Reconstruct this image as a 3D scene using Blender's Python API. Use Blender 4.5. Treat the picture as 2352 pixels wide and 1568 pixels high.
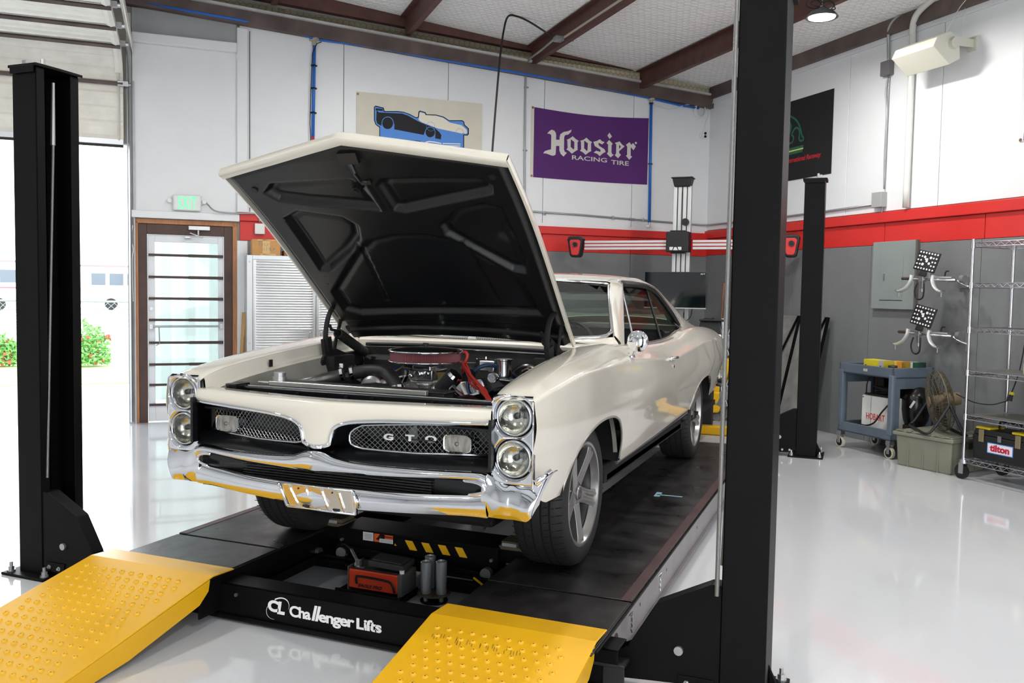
import bpy, bmesh, math, random
import numpy as np
from mathutils import Vector, Matrix, Euler
for o in list(bpy.data.objects): bpy.data.objects.remove(o, do_unlink=True)
SC = bpy.context.scene
COL = SC.collection
random.seed(7)
PI = math.pi
# ---------------------------------------------------------------- camera
cd = bpy.data.cameras.new('camera'); cam = bpy.data.objects.new('camera', cd); COL.objects.link(cam)
CF = 1993.8
cd.sensor_width = 36.0; cd.lens = CF / 2352 * 36.0; cd.clip_start = 0.05; cd.clip_end = 300
def cam_axes(yaw, pit, rol):
    f = Vector((-math.sin(yaw)*math.cos(pit), math.cos(yaw)*math.cos(pit), -math.sin(pit)))
    r0 = Vector((math.cos(yaw), math.sin(yaw), 0)); u0 = r0.cross(f)
    return math.cos(rol)*r0+math.sin(rol)*u0, -math.sin(rol)*r0+math.cos(rol)*u0, f
cr, cu, cf = cam_axes(0.3813, 0.0566, 0.0166)
mw = Matrix.Identity(4)
for i in range(3):
    mw[i][0] = cr[i]; mw[i][1] = cu[i]; mw[i][2] = -cf[i]
mw[0][3], mw[1][3], mw[2][3] = 1.976, -3.8214, 1.4639
cam.matrix_world = mw
SC.camera = cam
SC.view_settings.view_transform = 'Standard'; SC.view_settings.look = 'None'
SC.view_settings.gamma = 1; SC.view_settings.use_curve_mapping = False
SC.view_settings.exposure = -0.48
# ---------------------------------------------------------------- world: bright hazy sky
W = bpy.data.worlds.new('sky'); SC.world = W; W.use_nodes = True
wn = W.node_tree; wn.nodes.clear()
wo = wn.nodes.new('ShaderNodeOutputWorld'); wb = wn.nodes.new('ShaderNodeBackground')
tc = wn.nodes.new('ShaderNodeTexCoord'); sp = wn.nodes.new('ShaderNodeSeparateXYZ'); cr_ = wn.nodes.new('ShaderNodeValToRGB')
wn.links.new(tc.outputs['Generated'], sp.inputs[0]); wn.links.new(sp.outputs['Z'], cr_.inputs[0])
cr_.color_ramp.elements[0].position = 0.0; cr_.color_ramp.elements[0].color = (1.0, 1.0, 1.0, 1)
cr_.color_ramp.elements[1].position = 0.9; cr_.color_ramp.elements[1].color = (0.72, 0.83, 1.0, 1)
wn.links.new(cr_.outputs[0], wb.inputs[0]); wb.inputs[1].default_value = 8.0
wn.links.new(wb.outputs[0], wo.inputs[0])
# ---------------------------------------------------------------- building frame
PHI = 0.7399
DB = Vector((math.cos(PHI), math.sin(PHI), 0)); DR = Vector((-math.sin(PHI), math.cos(PHI), 0))
def BW(a, b, z=0.0): return DB*a + DR*b + Vector((0, 0, z))
# lamps of the shop: round high-bay lights hanging from the purlins
HIGHBAYS = [(4.1, 2.17, 3.91), (4.1, -1.6, 3.95), (1.0, 3.1, 4.15), (1.0, 0.3, 4.15), (1.0, -3.6, 4.15), (-2.6, 1.2, 4.15), (-2.6, -3.2, 4.15), (4.1, -5.4, 3.95), (-5.6, -1.0, 4.15)]
LAMP_W = 78.0
def lamp_light(a, b, z):
    l = bpy.data.lights.new('highbay_light', 'AREA'); l.shape = 'DISK'; l.size = 0.24; l.energy = LAMP_W; l.color = (1.0, 0.975, 0.94)
    o = bpy.data.objects.new('highbay_light', l); COL.objects.link(o); o.location = BW(a, b, z-0.012)
for h in HIGHBAYS: lamp_light(*h)

# ---------------------------------------------------------------- helpers
def lin(c):
    return tuple(((v/255)/12.92 if v/255 <= 0.04045 else ((v/255+0.055)/1.055)**2.4) for v in c)
MATS = {}
def mat(name, rgb, rough=0.5, metal=0.0, bump=0.0, bscale=200.0, var=0.0, vscale=6.0, coat=0.0, emit=0.0, trans=0.0, ior=1.45, alpha=1.0, spec=0.5, rvar=0.0, stretch=None):
    if name in MATS: return MATS[name]
    m = bpy.data.materials.new(name); m.use_nodes = True; nt = m.node_tree; p = nt.nodes['Principled BSDF']
    c = lin(rgb)
    p.inputs['Base Color'].default_value = (*c, 1); p.inputs['Roughness'].default_value = rough; p.inputs['Metallic'].default_value = metal
    p.inputs['Coat Weight'].default_value = coat; p.inputs['Coat Roughness'].default_value = 0.03
    p.inputs['Transmission Weight'].default_value = trans; p.inputs['IOR'].default_value = ior; p.inputs['Specular IOR Level'].default_value = spec
    if emit: p.inputs['Emission Color'].default_value = (*c, 1); p.inputs['Emission Strength'].default_value = emit
    tcn = nt.nodes.new('ShaderNodeTexCoord'); mp = nt.nodes.new('ShaderNodeMapping'); nt.links.new(tcn.outputs['Object'], mp.inputs[0])
    if stretch: mp.inputs['Scale'].default_value = stretch
    n = nt.nodes.new('ShaderNodeTexNoise'); n.inputs['Scale'].default_value = vscale; n.inputs['Detail'].default_value = 6; nt.links.new(mp.outputs[0], n.inputs['Vector'])
    if var or rvar:
        mr = nt.nodes.new('ShaderNodeMapRange'); mr.inputs[1].default_value = 0.3; mr.inputs[2].default_value = 0.7
        mr.inputs[3].default_value = 1-var; mr.inputs[4].default_value = 1+var
        nt.links.new(n.outputs[0], mr.inputs[0])
        if var:
            mx = nt.nodes.new('ShaderNodeVectorMath'); mx.operation = 'SCALE'; mx.inputs[0].default_value = c
            nt.links.new(mr.outputs[0], mx.inputs['Scale']); nt.links.new(mx.outputs[0], p.inputs['Base Color'])
        if rvar:
            m2 = nt.nodes.new('ShaderNodeMapRange'); m2.inputs[1].default_value = 0.35; m2.inputs[2].default_value = 0.65
            m2.inputs[3].default_value = max(rough-rvar, 0.02); m2.inputs[4].default_value = rough+rvar
            nt.links.new(n.outputs[0], m2.inputs[0]); nt.links.new(m2.outputs[0], p.inputs['Roughness'])
    if bump:
        b = nt.nodes.new('ShaderNodeBump'); b.inputs['Strength'].default_value = bump; b.inputs['Distance'].default_value = 0.002
        n2 = nt.nodes.new('ShaderNodeTexNoise'); n2.inputs['Scale'].default_value = bscale; n2.inputs['Detail'].default_value = 4
        nt.links.new(mp.outputs[0], n2.inputs['Vector']); nt.links.new(n2.outputs[0], b.inputs['Height']); nt.links.new(b.outputs[0], p.inputs['Normal'])
    MATS[name] = m
    return m
def fresnel_glass(name, tintc, ior=1.5, bump=0.0, stretch=(1, 1, 1), amt=1.0):
    """thin single-surface glass: see-through tint plus mirror reflection by Fresnel"""
    if name in MATS: return MATS[name]
    m = bpy.data.materials.new(name); m.use_nodes = True; nt = m.node_tree; nt.nodes.clear(); N = nt.nodes.new; L = nt.links.new
    o = N('ShaderNodeOutputMaterial'); mx = N('ShaderNodeMixShader'); tr = N('ShaderNodeBsdfTransparent'); gl_ = N('ShaderNodeBsdfGlossy'); f = N('ShaderNodeFresnel')
    tr.inputs[0].default_value = (*lin(tintc), 1); gl_.inputs['Roughness'].default_value = 0.03; f.inputs['IOR'].default_value = ior
    if bump:
        tcn = N('ShaderNodeTexCoord'); mp = N('ShaderNodeMapping'); mp.inputs['Scale'].default_value = stretch; n = N('ShaderNodeTexNoise'); n.inputs['Scale'].default_value = 1.0
        bp = N('ShaderNodeBump'); bp.inputs['Strength'].default_value = bump; bp.inputs['Distance'].default_value = .004
        L(tcn.outputs['Object'], mp.inputs[0]); L(mp.outputs[0], n.inputs['Vector']); L(n.outputs[0], bp.inputs['Height']); L(bp.outputs[0], gl_.inputs['Normal']); L(bp.outputs[0], f.inputs['Normal'])
    am = N('ShaderNodeMath'); am.operation = 'MULTIPLY'; am.inputs[1].default_value = amt; L(f.outputs[0], am.inputs[0]); L(am.outputs[0], mx.inputs[0]); L(tr.outputs[0], mx.inputs[1]); L(gl_.outputs[0], mx.inputs[2]); L(mx.outputs[0], o.inputs[0]); MATS[name] = m
    return m
class B:
    """collects geometry for one mesh object"""
    def __init__(s): s.v = []; s.f = []; s.m = []
    def add(s, vs, fs, mi=0):
        k = len(s.v); s.v += [tuple(v) for v in vs]; s.f += [tuple(i+k for i in f) for f in fs]; s.m += [mi]*len(fs); return s
    def box(s, c, d, rot=None, mi=0, taper=1.0, tapery=None):
        x, y, z = d[0]/2, d[1]/2, d[2]/2; ty = taper if tapery is None else tapery
        vs = [Vector(p) for p in [(-x, -y, -z), (x, -y, -z), (x, y, -z), (-x, y, -z), (-x*taper, -y*ty, z), (x*taper, -y*ty, z), (x*taper, y*ty, z), (-x*taper, y*ty, z)]]
        if rot is not None:
            R = Euler(rot).to_matrix() if not isinstance(rot, Matrix) else rot
            vs = [R @ v for v in vs]
        vs = [v+Vector(c) for v in vs]
        return s.add(vs, [(0, 3, 2, 1), (4, 5, 6, 7), (0, 1, 5, 4), (1, 2, 6, 5), (2, 3, 7, 6), (3, 0, 4, 7)], mi)
    def box2(s, a, b, mi=0):
        return s.box([(a[i]+b[i])/2 for i in range(3)], [abs(b[i]-a[i]) for i in range(3)], mi=mi)
    def tube(s, pts, r, n=10, mi=0, caps=True, radii=None, flat=None):
        pts = [Vector(p) for p in pts]; N = len(pts); k = len(s.v); prev = None; vs = []
        for i, p in enumerate(pts):
            t = (pts[min(i+1, N-1)]-pts[max(i-1, 0)])
            if t.length < 1e-9: t = Vector((0, 0, 1))
            t.normalize()
            if prev is None:
                a = Vector((0, 0, 1)) if abs(t.z) < 0.9 else Vector((1, 0, 0)); u = t.cross(a).normalized()
            else:
                u = (prev - t*prev.dot(t))
                u = u.normalized() if u.length > 1e-6 else t.orthogonal().normalized()
            prev = u; w = t.cross(u); rr = radii[i] if radii else r
            for j in range(n):
                an = 2*PI*j/n; vs.append(p+u*(math.cos(an)*rr)+w*(math.sin(an)*rr*(flat or 1.0)))
        fs = [(i*n+j, i*n+(j+1) % n, (i+1)*n+(j+1) % n, (i+1)*n+j) for i in range(N-1) for j in range(n)]
        if caps: fs += [tuple(range(n-1, -1, -1)), tuple((N-1)*n+j for j in range(n))]
        return s.add(vs, fs, mi)
    def cyl(s, p0, p1, r, n=20, r2=None, mi=0, caps=True):
        return s.tube([p0, p1], r, n, mi, caps, radii=[r, r if r2 is None else r2])
    def lathe(s, prof, c=(0, 0, 0), axis='Z', n=32, mi=0, closed=False, arc=None):
        vs = []; P = len(prof); full = arc is None; nn = n if full else n+1
        for i in range(nn):
            an = 2*PI*i/n if full else arc[0]+(arc[1]-arc[0])*i/n
            for (r, h) in prof:
                x, y = r*math.cos(an), r*math.sin(an)
                v = {'Z': (x, y, h), 'X': (h, x, y), 'Y': (x, h, y)}[axis]
                vs.append((v[0]+c[0], v[1]+c[1], v[2]+c[2]))
        fs = []
        for i in range(n if full else n):
            i2 = (i+1) % nn
            for j in range(P if closed else P-1):
                j2 = (j+1) % P; fs.append((i*P+j, i2*P+j, i2*P+j2, i*P+j2))
        return s.add(vs, fs, mi)
    def prism(s, poly, h0, h1, f=lambda x, y, h: (x, y, h), mi=0):
        n = len(poly); vs = [f(x, y, h0) for x, y in poly]+[f(x, y, h1) for x, y in poly]
        fs = [tuple(range(n-1, -1, -1)), tuple(range(n, 2*n))]+[(i, (i+1) % n, n+(i+1) % n, n+i) for i in range(n)]
        return s.add(vs, fs, mi)
    def grid(s, fn, us, vs_, mi=0, closeu=False):
        nu, nv = len(us), len(vs_); pts = [fn(u, v) for u in us for v in vs_]
        fs = [(i*nv+j, ((i+1) % nu)*nv+j, ((i+1) % nu)*nv+j+1, i*nv+j+1) for i in range(nu if closeu else nu-1) for j in range(nv-1)]
        return s.add(pts, fs, mi)
    def xf(s, M, k=0):
        s.v[k:] = [tuple(M @ Vector(v)) for v in s.v[k:]]; return s
    def mirror(s, k=0):
        """append an x-mirrored copy of everything added since vertex k (face start by count)"""
        n = len(s.v); fs = [f for f in s.f if min(f) >= k]; ms = [m for f, m in zip(s.f, s.m) if min(f) >= k]
        vs = [(-x, y, z) for x, y, z in s.v[k:]]
        s.v += vs; s.f += [tuple(reversed([i-k+n for i in f])) for f in fs]; s.m += ms; return s
def link(o, parent=None):
    COL.objects.link(o)
    if parent is not None:
        o.parent = parent
        if parent.type == 'EMPTY' and parent.get('_w'): o.location = -Vector(parent.location)
    return o
def clusters(b):
    """groups of faces that stand apart from one another"""
    par = list(range(len(b.v)))
    def find(i):
        while par[i] != i: par[i] = par[par[i]]; i = par[i]
        return i
    for f in b.f:
        r = find(f[0])
        for i in f[1:]: par[find(i)] = r
    isl = {}
    for fi, f in enumerate(b.f): isl.setdefault(find(f[0]), []).append(fi)
    isl = list(isl.values())
    if len(isl) < 2 or len(isl) > 260: return None
    V = np.array(b.v, float); lo, hi = [], []
    for fs in isl:
        ids = sorted({i for fi in fs for i in b.f[fi]}); lo.append(V[ids].min(0)); hi.append(V[ids].max(0))
    lo, hi = np.array(lo), np.array(hi); size = (hi-lo).max(1)
    gap = np.maximum(0, np.maximum(lo[:, None]-hi[None], lo[None]-hi[:, None]))
    near = np.sqrt((gap**2).sum(2)) <= np.maximum(0.018, 0.45*np.minimum(size[:, None], size[None]))
    k = len(isl); lab = [-1]*k; n = 0
    for i in range(k):
        if lab[i] >= 0: continue
        st = [i]; lab[i] = n
        while st:
            j = st.pop()
            for q in np.nonzero(near[j])[0]:
                if lab[q] < 0: lab[q] = n; st.append(int(q))
        n += 1
    if n < 2: return None
    out = []
    for c in range(n):
        bb = B(); mp = {}
        for i in range(k):
            if lab[i] != c: continue
            for fi in isl[i]:
                f = []
                for v in b.f[fi]:
                    if v not in mp: mp[v] = len(bb.v); bb.v.append(b.v[v])
                    f.append(mp[v])
                bb.f.append(tuple(f)); bb.m.append(b.m[fi])
        out.append(bb)
    return out
def obj(name, b, mats, parent=None, split=True, **kw):
    if split and parent is not None and isinstance(b, B):
        cl = clusters(b)
        if cl:
            os_ = [obj1(name, c, mats, parent, **kw) for c in cl]
            return os_[0]
    return obj1(name, b, mats, parent, **kw)
def obj1(name, b, mats, parent=None, smooth=False, bev=0.0, seg=2, solid=0.0, auto=None, recalc=True, sub=0, offset=-1):
    me = bpy.data.meshes.new(name)
    if isinstance(b, bpy.types.Mesh): me = b
    else:
        me.from_pydata(b.v, [], b.f)
        mats = mats if isinstance(mats, (list, tuple)) else [mats]
        for m in mats: me.materials.append(m)
        if len(mats) > 1: me.polygons.foreach_set('material_index', b.m)
        if recalc:
            bm = bmesh.new(); bm.from_mesh(me); bmesh.ops.recalc_face_normals(bm, faces=bm.faces); bm.to_mesh(me); bm.free()
        if smooth or auto is not None:
            me.polygons.foreach_set('use_smooth', [True]*len(me.polygons))
            if auto is not None: me.set_sharp_from_angle(angle=math.radians(auto))
    me.update()
    o = bpy.data.objects.new(name, me); link(o, parent)
    if solid:
        md = o.modifiers.new('s', 'SOLIDIFY'); md.thickness = solid; md.offset = offset
        if smooth: md = o.modifiers.new('e', 'EDGE_SPLIT'); md.split_angle = math.radians(55)
    if bev:
        md = o.modifiers.new('b', 'BEVEL'); md.width = bev; md.segments = seg; md.limit_method = 'ANGLE'; md.angle_limit = math.radians(40)
        md.harden_normals = False
    if sub:
        md = o.modifiers.new('u', 'SUBSURF'); md.levels = sub; md.render_levels = sub
    return o
def tag(o, label=None, cat=None, group=None, kind=None):
    if label: o['label'] = label
    if cat: o['category'] = cat
    if group: o['group'] = group
    if kind: o['kind'] = kind
    return o
def thing(name, label, cat, loc=(0, 0, 0), rz=0.0, group=None, world=False):
    o = bpy.data.objects.new(name, None); o.empty_display_size = 0.1; COL.objects.link(o)
    o.location = loc; o.rotation_euler = (0, 0, rz)
    if world: o['_w'] = 1
    return tag(o, label, cat, group)
def bthing(name, label, cat, a, b, z=0.0, rz=0.0, group=None):
    """a thing placed in the building's frame; its parts are written in local axes: x along the back wall, y towards it"""
    return thing(name, label, cat, BW(a, b, z), PHI+rz, group)
def bstruct(name, b, m, **k):
    """a piece of the setting written in building coordinates"""
    o = obj(name, b, m, None, **k); o.rotation_euler = (0, 0, PHI); o['kind'] = 'structure'; return o
def bobj(name, b, m, label, cat, group=None, **k):
    o = obj(name, b, m, None, **k); o.rotation_euler = (0, 0, PHI); return tag(o, label, cat, group)
def copy_tree(o, parent=None):
    c = o.copy(); COL.objects.link(c)
    if parent is not None: c.parent = parent
    for ch in list(o.children): copy_tree(ch, c)
    return c
def shape2d(loops, depth=0.0, resolution=1):
    """fill closed 2-D loops (holes found by nesting) into a flat or extruded mesh in the xy plane"""
    cu_ = bpy.data.curves.new('t', 'CURVE'); cu_.dimensions = '2D'; cu_.fill_mode = 'BOTH' if depth else 'FRONT'; cu_.extrude = depth/2
    for lp in loops:
        sp_ = cu_.splines.new('POLY'); sp_.points.add(len(lp)-1); sp_.use_cyclic_u = True
        for i, (x, y) in enumerate(lp): sp_.points[i].co = (x, y, 0, 1)
    o = bpy.data.objects.new('t', cu_); COL.objects.link(o)
    dg = bpy.context.evaluated_depsgraph_get(); me = bpy.data.meshes.new_from_object(o.evaluated_get(dg))
    bpy.data.objects.remove(o); bpy.data.curves.remove(cu_)
    return me
def text2d(txt, size, depth=0.0, bold=0.0, shear=0.0, xscale=1.0, align='CENTER', spacing=1.0):
    cu_ = bpy.data.curves.new('t', 'FONT'); cu_.body = txt; cu_.size = size; cu_.extrude = depth/2; cu_.offset = bold; cu_.shear = shear
    cu_.align_x = align; cu_.align_y = 'CENTER'; cu_.space_character = spacing; cu_.resolution_u = 4
    o = bpy.data.objects.new('t', cu_); COL.objects.link(o)
    dg = bpy.context.evaluated_depsgraph_get(); me = bpy.data.meshes.new_from_object(o.evaluated_get(dg))
    bpy.data.objects.remove(o); bpy.data.curves.remove(cu_)
    if xscale != 1.0: me.transform(Matrix.Diagonal((xscale, 1, 1, 1)))
    return me
def me2b(b, me, M, mi=0):
    """append a mesh, moved by M, to a builder"""
    return b.add([M @ v.co for v in me.vertices], [tuple(p.vertices) for p in me.polygons], mi)
def fit2d(me, w, h=None, align='LEFT'):
    """scale a flat lettering mesh to a given width (and height), left or centre aligned, base at y = 0"""
    xs = [v.co.x for v in me.vertices]; ys = [v.co.y for v in me.vertices]; sx = w/(max(xs)-min(xs)); sy = h/(max(ys)-min(ys)) if h else sx
    x0 = min(xs) if align == 'LEFT' else (min(xs)+max(xs))/2
    for v in me.vertices: v.co.x = (v.co.x-x0)*sx; v.co.y = (v.co.y-min(ys))*sy
    return me
def fr(o, x, y, z=None):
    """matrix from origin and two (three) axes"""
    x, y = Vector(x), Vector(y); z = x.cross(y) if z is None else Vector(z); m = Matrix.Identity(4)
    for i in range(3): m[i][0] = x[i]; m[i][1] = y[i]; m[i][2] = z[i]; m[i][3] = o[i]
    return m
def smooth_path(pts, n=6):
    P = [Vector(p) for p in pts]; out = []
    for i in range(len(P)-1):
        a, b, c, d = P[max(i-1, 0)], P[i], P[i+1], P[min(i+2, len(P)-1)]
        for k in range(n):
            t = k/n; out.append(0.5*((2*b)+(c-a)*t+(2*a-5*b+4*c-d)*t*t+(3*b-a-3*c+d)*t**3))
    out.append(P[-1]); return out
def ip(x, xs, ys):
    return float(np.interp(x, xs, ys))
def cspl(x, xs, ys):
    """smooth monotone-ish (cubic hermite) interpolation"""
    n = len(xs)
    if x <= xs[0]: return ys[0]
    if x >= xs[-1]: return ys[-1]
    i = max(j for j in range(n) if xs[j] <= x); i = min(i, n-2)
    h = xs[i+1]-xs[i]; t = (x-xs[i])/h
    def sl(j):
        if j == 0: return (ys[1]-ys[0])/(xs[1]-xs[0])
        if j == n-1: return (ys[-1]-ys[-2])/(xs[-1]-xs[-2])
        a = (ys[j]-ys[j-1])/(xs[j]-xs[j-1]); b = (ys[j+1]-ys[j])/(xs[j+1]-xs[j])
        if a*b <= 0: return 0.0
        return 2*a*b/(a+b)
    m0, m1 = sl(i)*h, sl(i+1)*h
    return (2*t**3-3*t*t+1)*ys[i]+(t**3-2*t*t+t)*m0+(-2*t**3+3*t*t)*ys[i+1]+(t**3-t*t)*m1
def lins(a, b, n): return [a+(b-a)*i/(n-1) for i in range(n)]
# ---------------------------------------------------------------- materials
white_wall = mat('painted_white_wall', (226, 227, 228), 0.45, bump=0.15, bscale=60, var=0.015)
grey_wall = mat('painted_grey_wall', (118, 120, 122), 0.5, bump=0.2, bscale=90, var=0.03)
red_wall = mat('painted_red_band', (206, 46, 42), 0.4, bump=0.1, bscale=60, var=0.03)
oxide = mat('red_oxide_steel', (84, 52, 46), 0.55, var=0.25, vscale=9, bump=0.15)
oxide2 = mat('oversprayed_steel', (92, 78, 74), 0.55, var=0.35, vscale=4)
black_steel = mat('black_powder_coat', (11, 11, 12), 0.45, bump=0.12, bscale=400, var=0.12, spec=.14)
black_deck = mat('black_deck_steel', (32, 30, 31), 0.36, var=0.35, vscale=5, bump=0.2, bscale=120, rvar=0.1)
rail_grey = mat('greyish_rail_steel', (150, 146, 148), 0.35, metal=0.6, var=0.1)
zinc = mat('zinc_plated_steel', (180, 182, 182), 0.3, metal=0.9, var=0.1)
galv = mat('galvanised_conduit', (160, 163, 165), 0.4, metal=0.6, var=0.1)
chrome = mat('chrome', (224, 226, 230), 0.04, metal=1.0)
chrome_soft = mat('soft_chrome', (205, 207, 210), 0.18, metal=1.0)
alu = mat('cast_aluminium', (178, 178, 180), 0.35, metal=0.85, var=0.1)
yellow = mat('yellow_ramp_paint', (216, 164, 26), 0.3, var=0.05, vscale=3, bump=0.06, bscale=200)
rubber = mat('tyre_rubber', (34, 34, 35), 0.62, var=0.15, vscale=20)
black_rubber = mat('black_rubber', (22, 22, 23), 0.5)
black_plastic = mat('black_plastic', (24, 25, 27), 0.42)
black_paint = mat('black_gloss_paint', (14, 15, 17), 0.25, var=0.1)
white_plastic = mat('white_plastic', (226, 228, 226), 0.4)
cable_steel = mat('wire_rope_steel', (120, 120, 118), 0.4, metal=0.7, bump=0.8, bscale=300)
# ================================================================= floor, walls, roof
def floor_mat():
    m = mat('grey_epoxy_floor', (196, 198, 201), 0.1, var=0.03, vscale=0.8, coat=0.35, rvar=0.05, bump=0.05, bscale=14)
    return m
AL, AR, BN, BK = -8.0, 5.42, -8.0, 5.898          # left wall, right wall, wall behind the camera, back wall
bstruct('floor', B().box2((AL-0.15, BN-0.15, -0.12), (AR+0.15, BK+0.04, 0.0)), floor_mat())
def roofz(a): return 4.725-0.1*(a if a > -2.0 else -4.0-a)
DX0, DX1, DH = -5.75, -1.70, 2.95                  # garage opening in the back wall
T = 0.12
# back wall pieces: wall core with the two openings
b = B()
def wb_(x0, x1, z0, z1, y0=BK, y1=BK+T): b.box2((x0, y0, z0), (x1, y1, z1))
wb_(AL, DX0, 0, 4.8); wb_(DX0, DX1, DH, 4.8); wb_(-1.58, -0.66, 2.13, 4.8); wb_(-1.70, -1.58, 0, 4.8); wb_(-0.66, AR+T, 0, 4.8)
bstruct('wall_back', b, mat('insulated_wall_core', (150, 146, 140), 0.7, bump=0.5, bscale=30, var=0.1))
def wtop(a): return 4.265-0.062*a
seams = [-0.573, 0.556, 1.786, 3.02, 4.26, AR]
wallpanel = mat('white_steel_liner', (226, 228, 230), 0.38, bump=0.12, bscale=50, var=0.012)
tr = 0
def panel_piece(name, poly_xz, y, m, th=0.012, bev=0.003):
    bb = B().prism(poly_xz, y-th, y, lambda x, z, h: (x, h, z)); o = bstruct(name, bb, m, bev=bev); return o
wall_back = bpy.data.objects['wall_back']
def wall_child(name, bb, m, parent=wall_back, **k):
    o = obj(name, bb, m, parent, **k); return o
for i in range(len(seams)-1):
    x0, x1 = seams[i]+0.003, seams[i+1]-0.003
    wall_child('wall_panel', B().prism([(x0, 2.29), (x1, 2.29), (x1, wtop(x1)), (x0, wtop(x0))], BK-0.02, BK, lambda x, z, h: (x, h, z)), wallpanel, bev=0.004)
    wall_child('red_panel', B().box2((x0, BK-0.022, 1.985), (x1, BK, 2.195)), red_wall, bev=0.003)
    wall_child('grey_panel', B().box2((x0, BK-0.02, 0.0), (x1, BK, 1.982)), grey_wall, bev=0.003)
bstruct('trim_1', B().box2((-0.573, BK-0.055, 2.197), (AR, BK, 2.29)), red_wall, bev=0.005)
bstruct('trim_2', B().box2((-0.573, BK-0.024, 2.29), (AR, BK, 2.33)), wallpanel, bev=0.003)
# bay with the glazed door
wall_child('wall_panel', B().box2((-1.645, BK-0.012, 2.265), (-0.58, BK, 4.0)), wallpanel, bev=0.003)
wall_child('wall_panel', B().box2((-1.645, BK-0.02, 4.11), (-0.6, BK, 4.36)), mat('bare_grey_liner', (160, 162, 164), 0.5, var=0.05))
bstruct('trim_3', B().box2((-1.66, BK-0.07, 2.185), (-0.575, BK, 2.262)), wallpanel, bev=0.006)
bstruct('trim_4', B().box2((-1.645, BK-0.08, 4.0), (-0.6, BK, 4.1)).box2((-0.61, BK-0.05, 3.93), (-0.585, BK-0.03, 4.0)), wallpanel, bev=0.012)
bstruct('trim_5', B().box2((-0.60, BK-0.05, 2.29), (-0.49, BK-0.012, 4.27)).box2((-0.60, BK-0.03, 0), (-0.49, BK-0.012, 1.98)), [wallpanel], bev=0.004)
bstruct('trim_6', B().box2((-0.47, BK-0.03, 2.3), (-0.463, BK-0.018, 4.25)), black_plastic)
# steel channels and netted insulation at the head of the back wall
insul = mat('netted_insulation', (178, 170, 146), 0.8, bump=0.6, bscale=18, var=0.12, vscale=10)
bb = B()
for x0, x1 in ((AL, 1.5), (1.5, AR)):
    f = lambda x: wtop(x)
    bb.prism([(x0, f(x0)), (x1, f(x1)), (x1, f(x1)+0.15), (x0, f(x0)+0.15)], BK-0.10, BK-0.0, lambda x, z, h: (x, h, z))
bstruct('trim_7', bb, oxide2)
bb = B().prism([(AL, wtop(AL)+0.15), (AR, wtop(AR)+0.15), (AR, wtop(AR)+0.175), (AL, wtop(AL)+0.175)], BK-0.14, BK, lambda x, z, h: (x, h, z))
bstruct('trim_8', bb, mat('pale_overspray', (178, 176, 174), 0.5, var=0.15))
def mesh_net(w0, w1, h_of, mapf, r, cell=0.05):
    """hexagonal chicken wire as thin geometry: list of short 3-sided bars"""
    bb = B(); dx = cell*0.95; dz = cell
    return bb
bb = B().prism([(AL, wtop(AL)+0.17), (AR, wtop(AR)+0.17), (AR, wtop(AR)+0.31), (AL, 4.62)], BK-0.06, BK, lambda x, z, h: (x, h, z))
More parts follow.
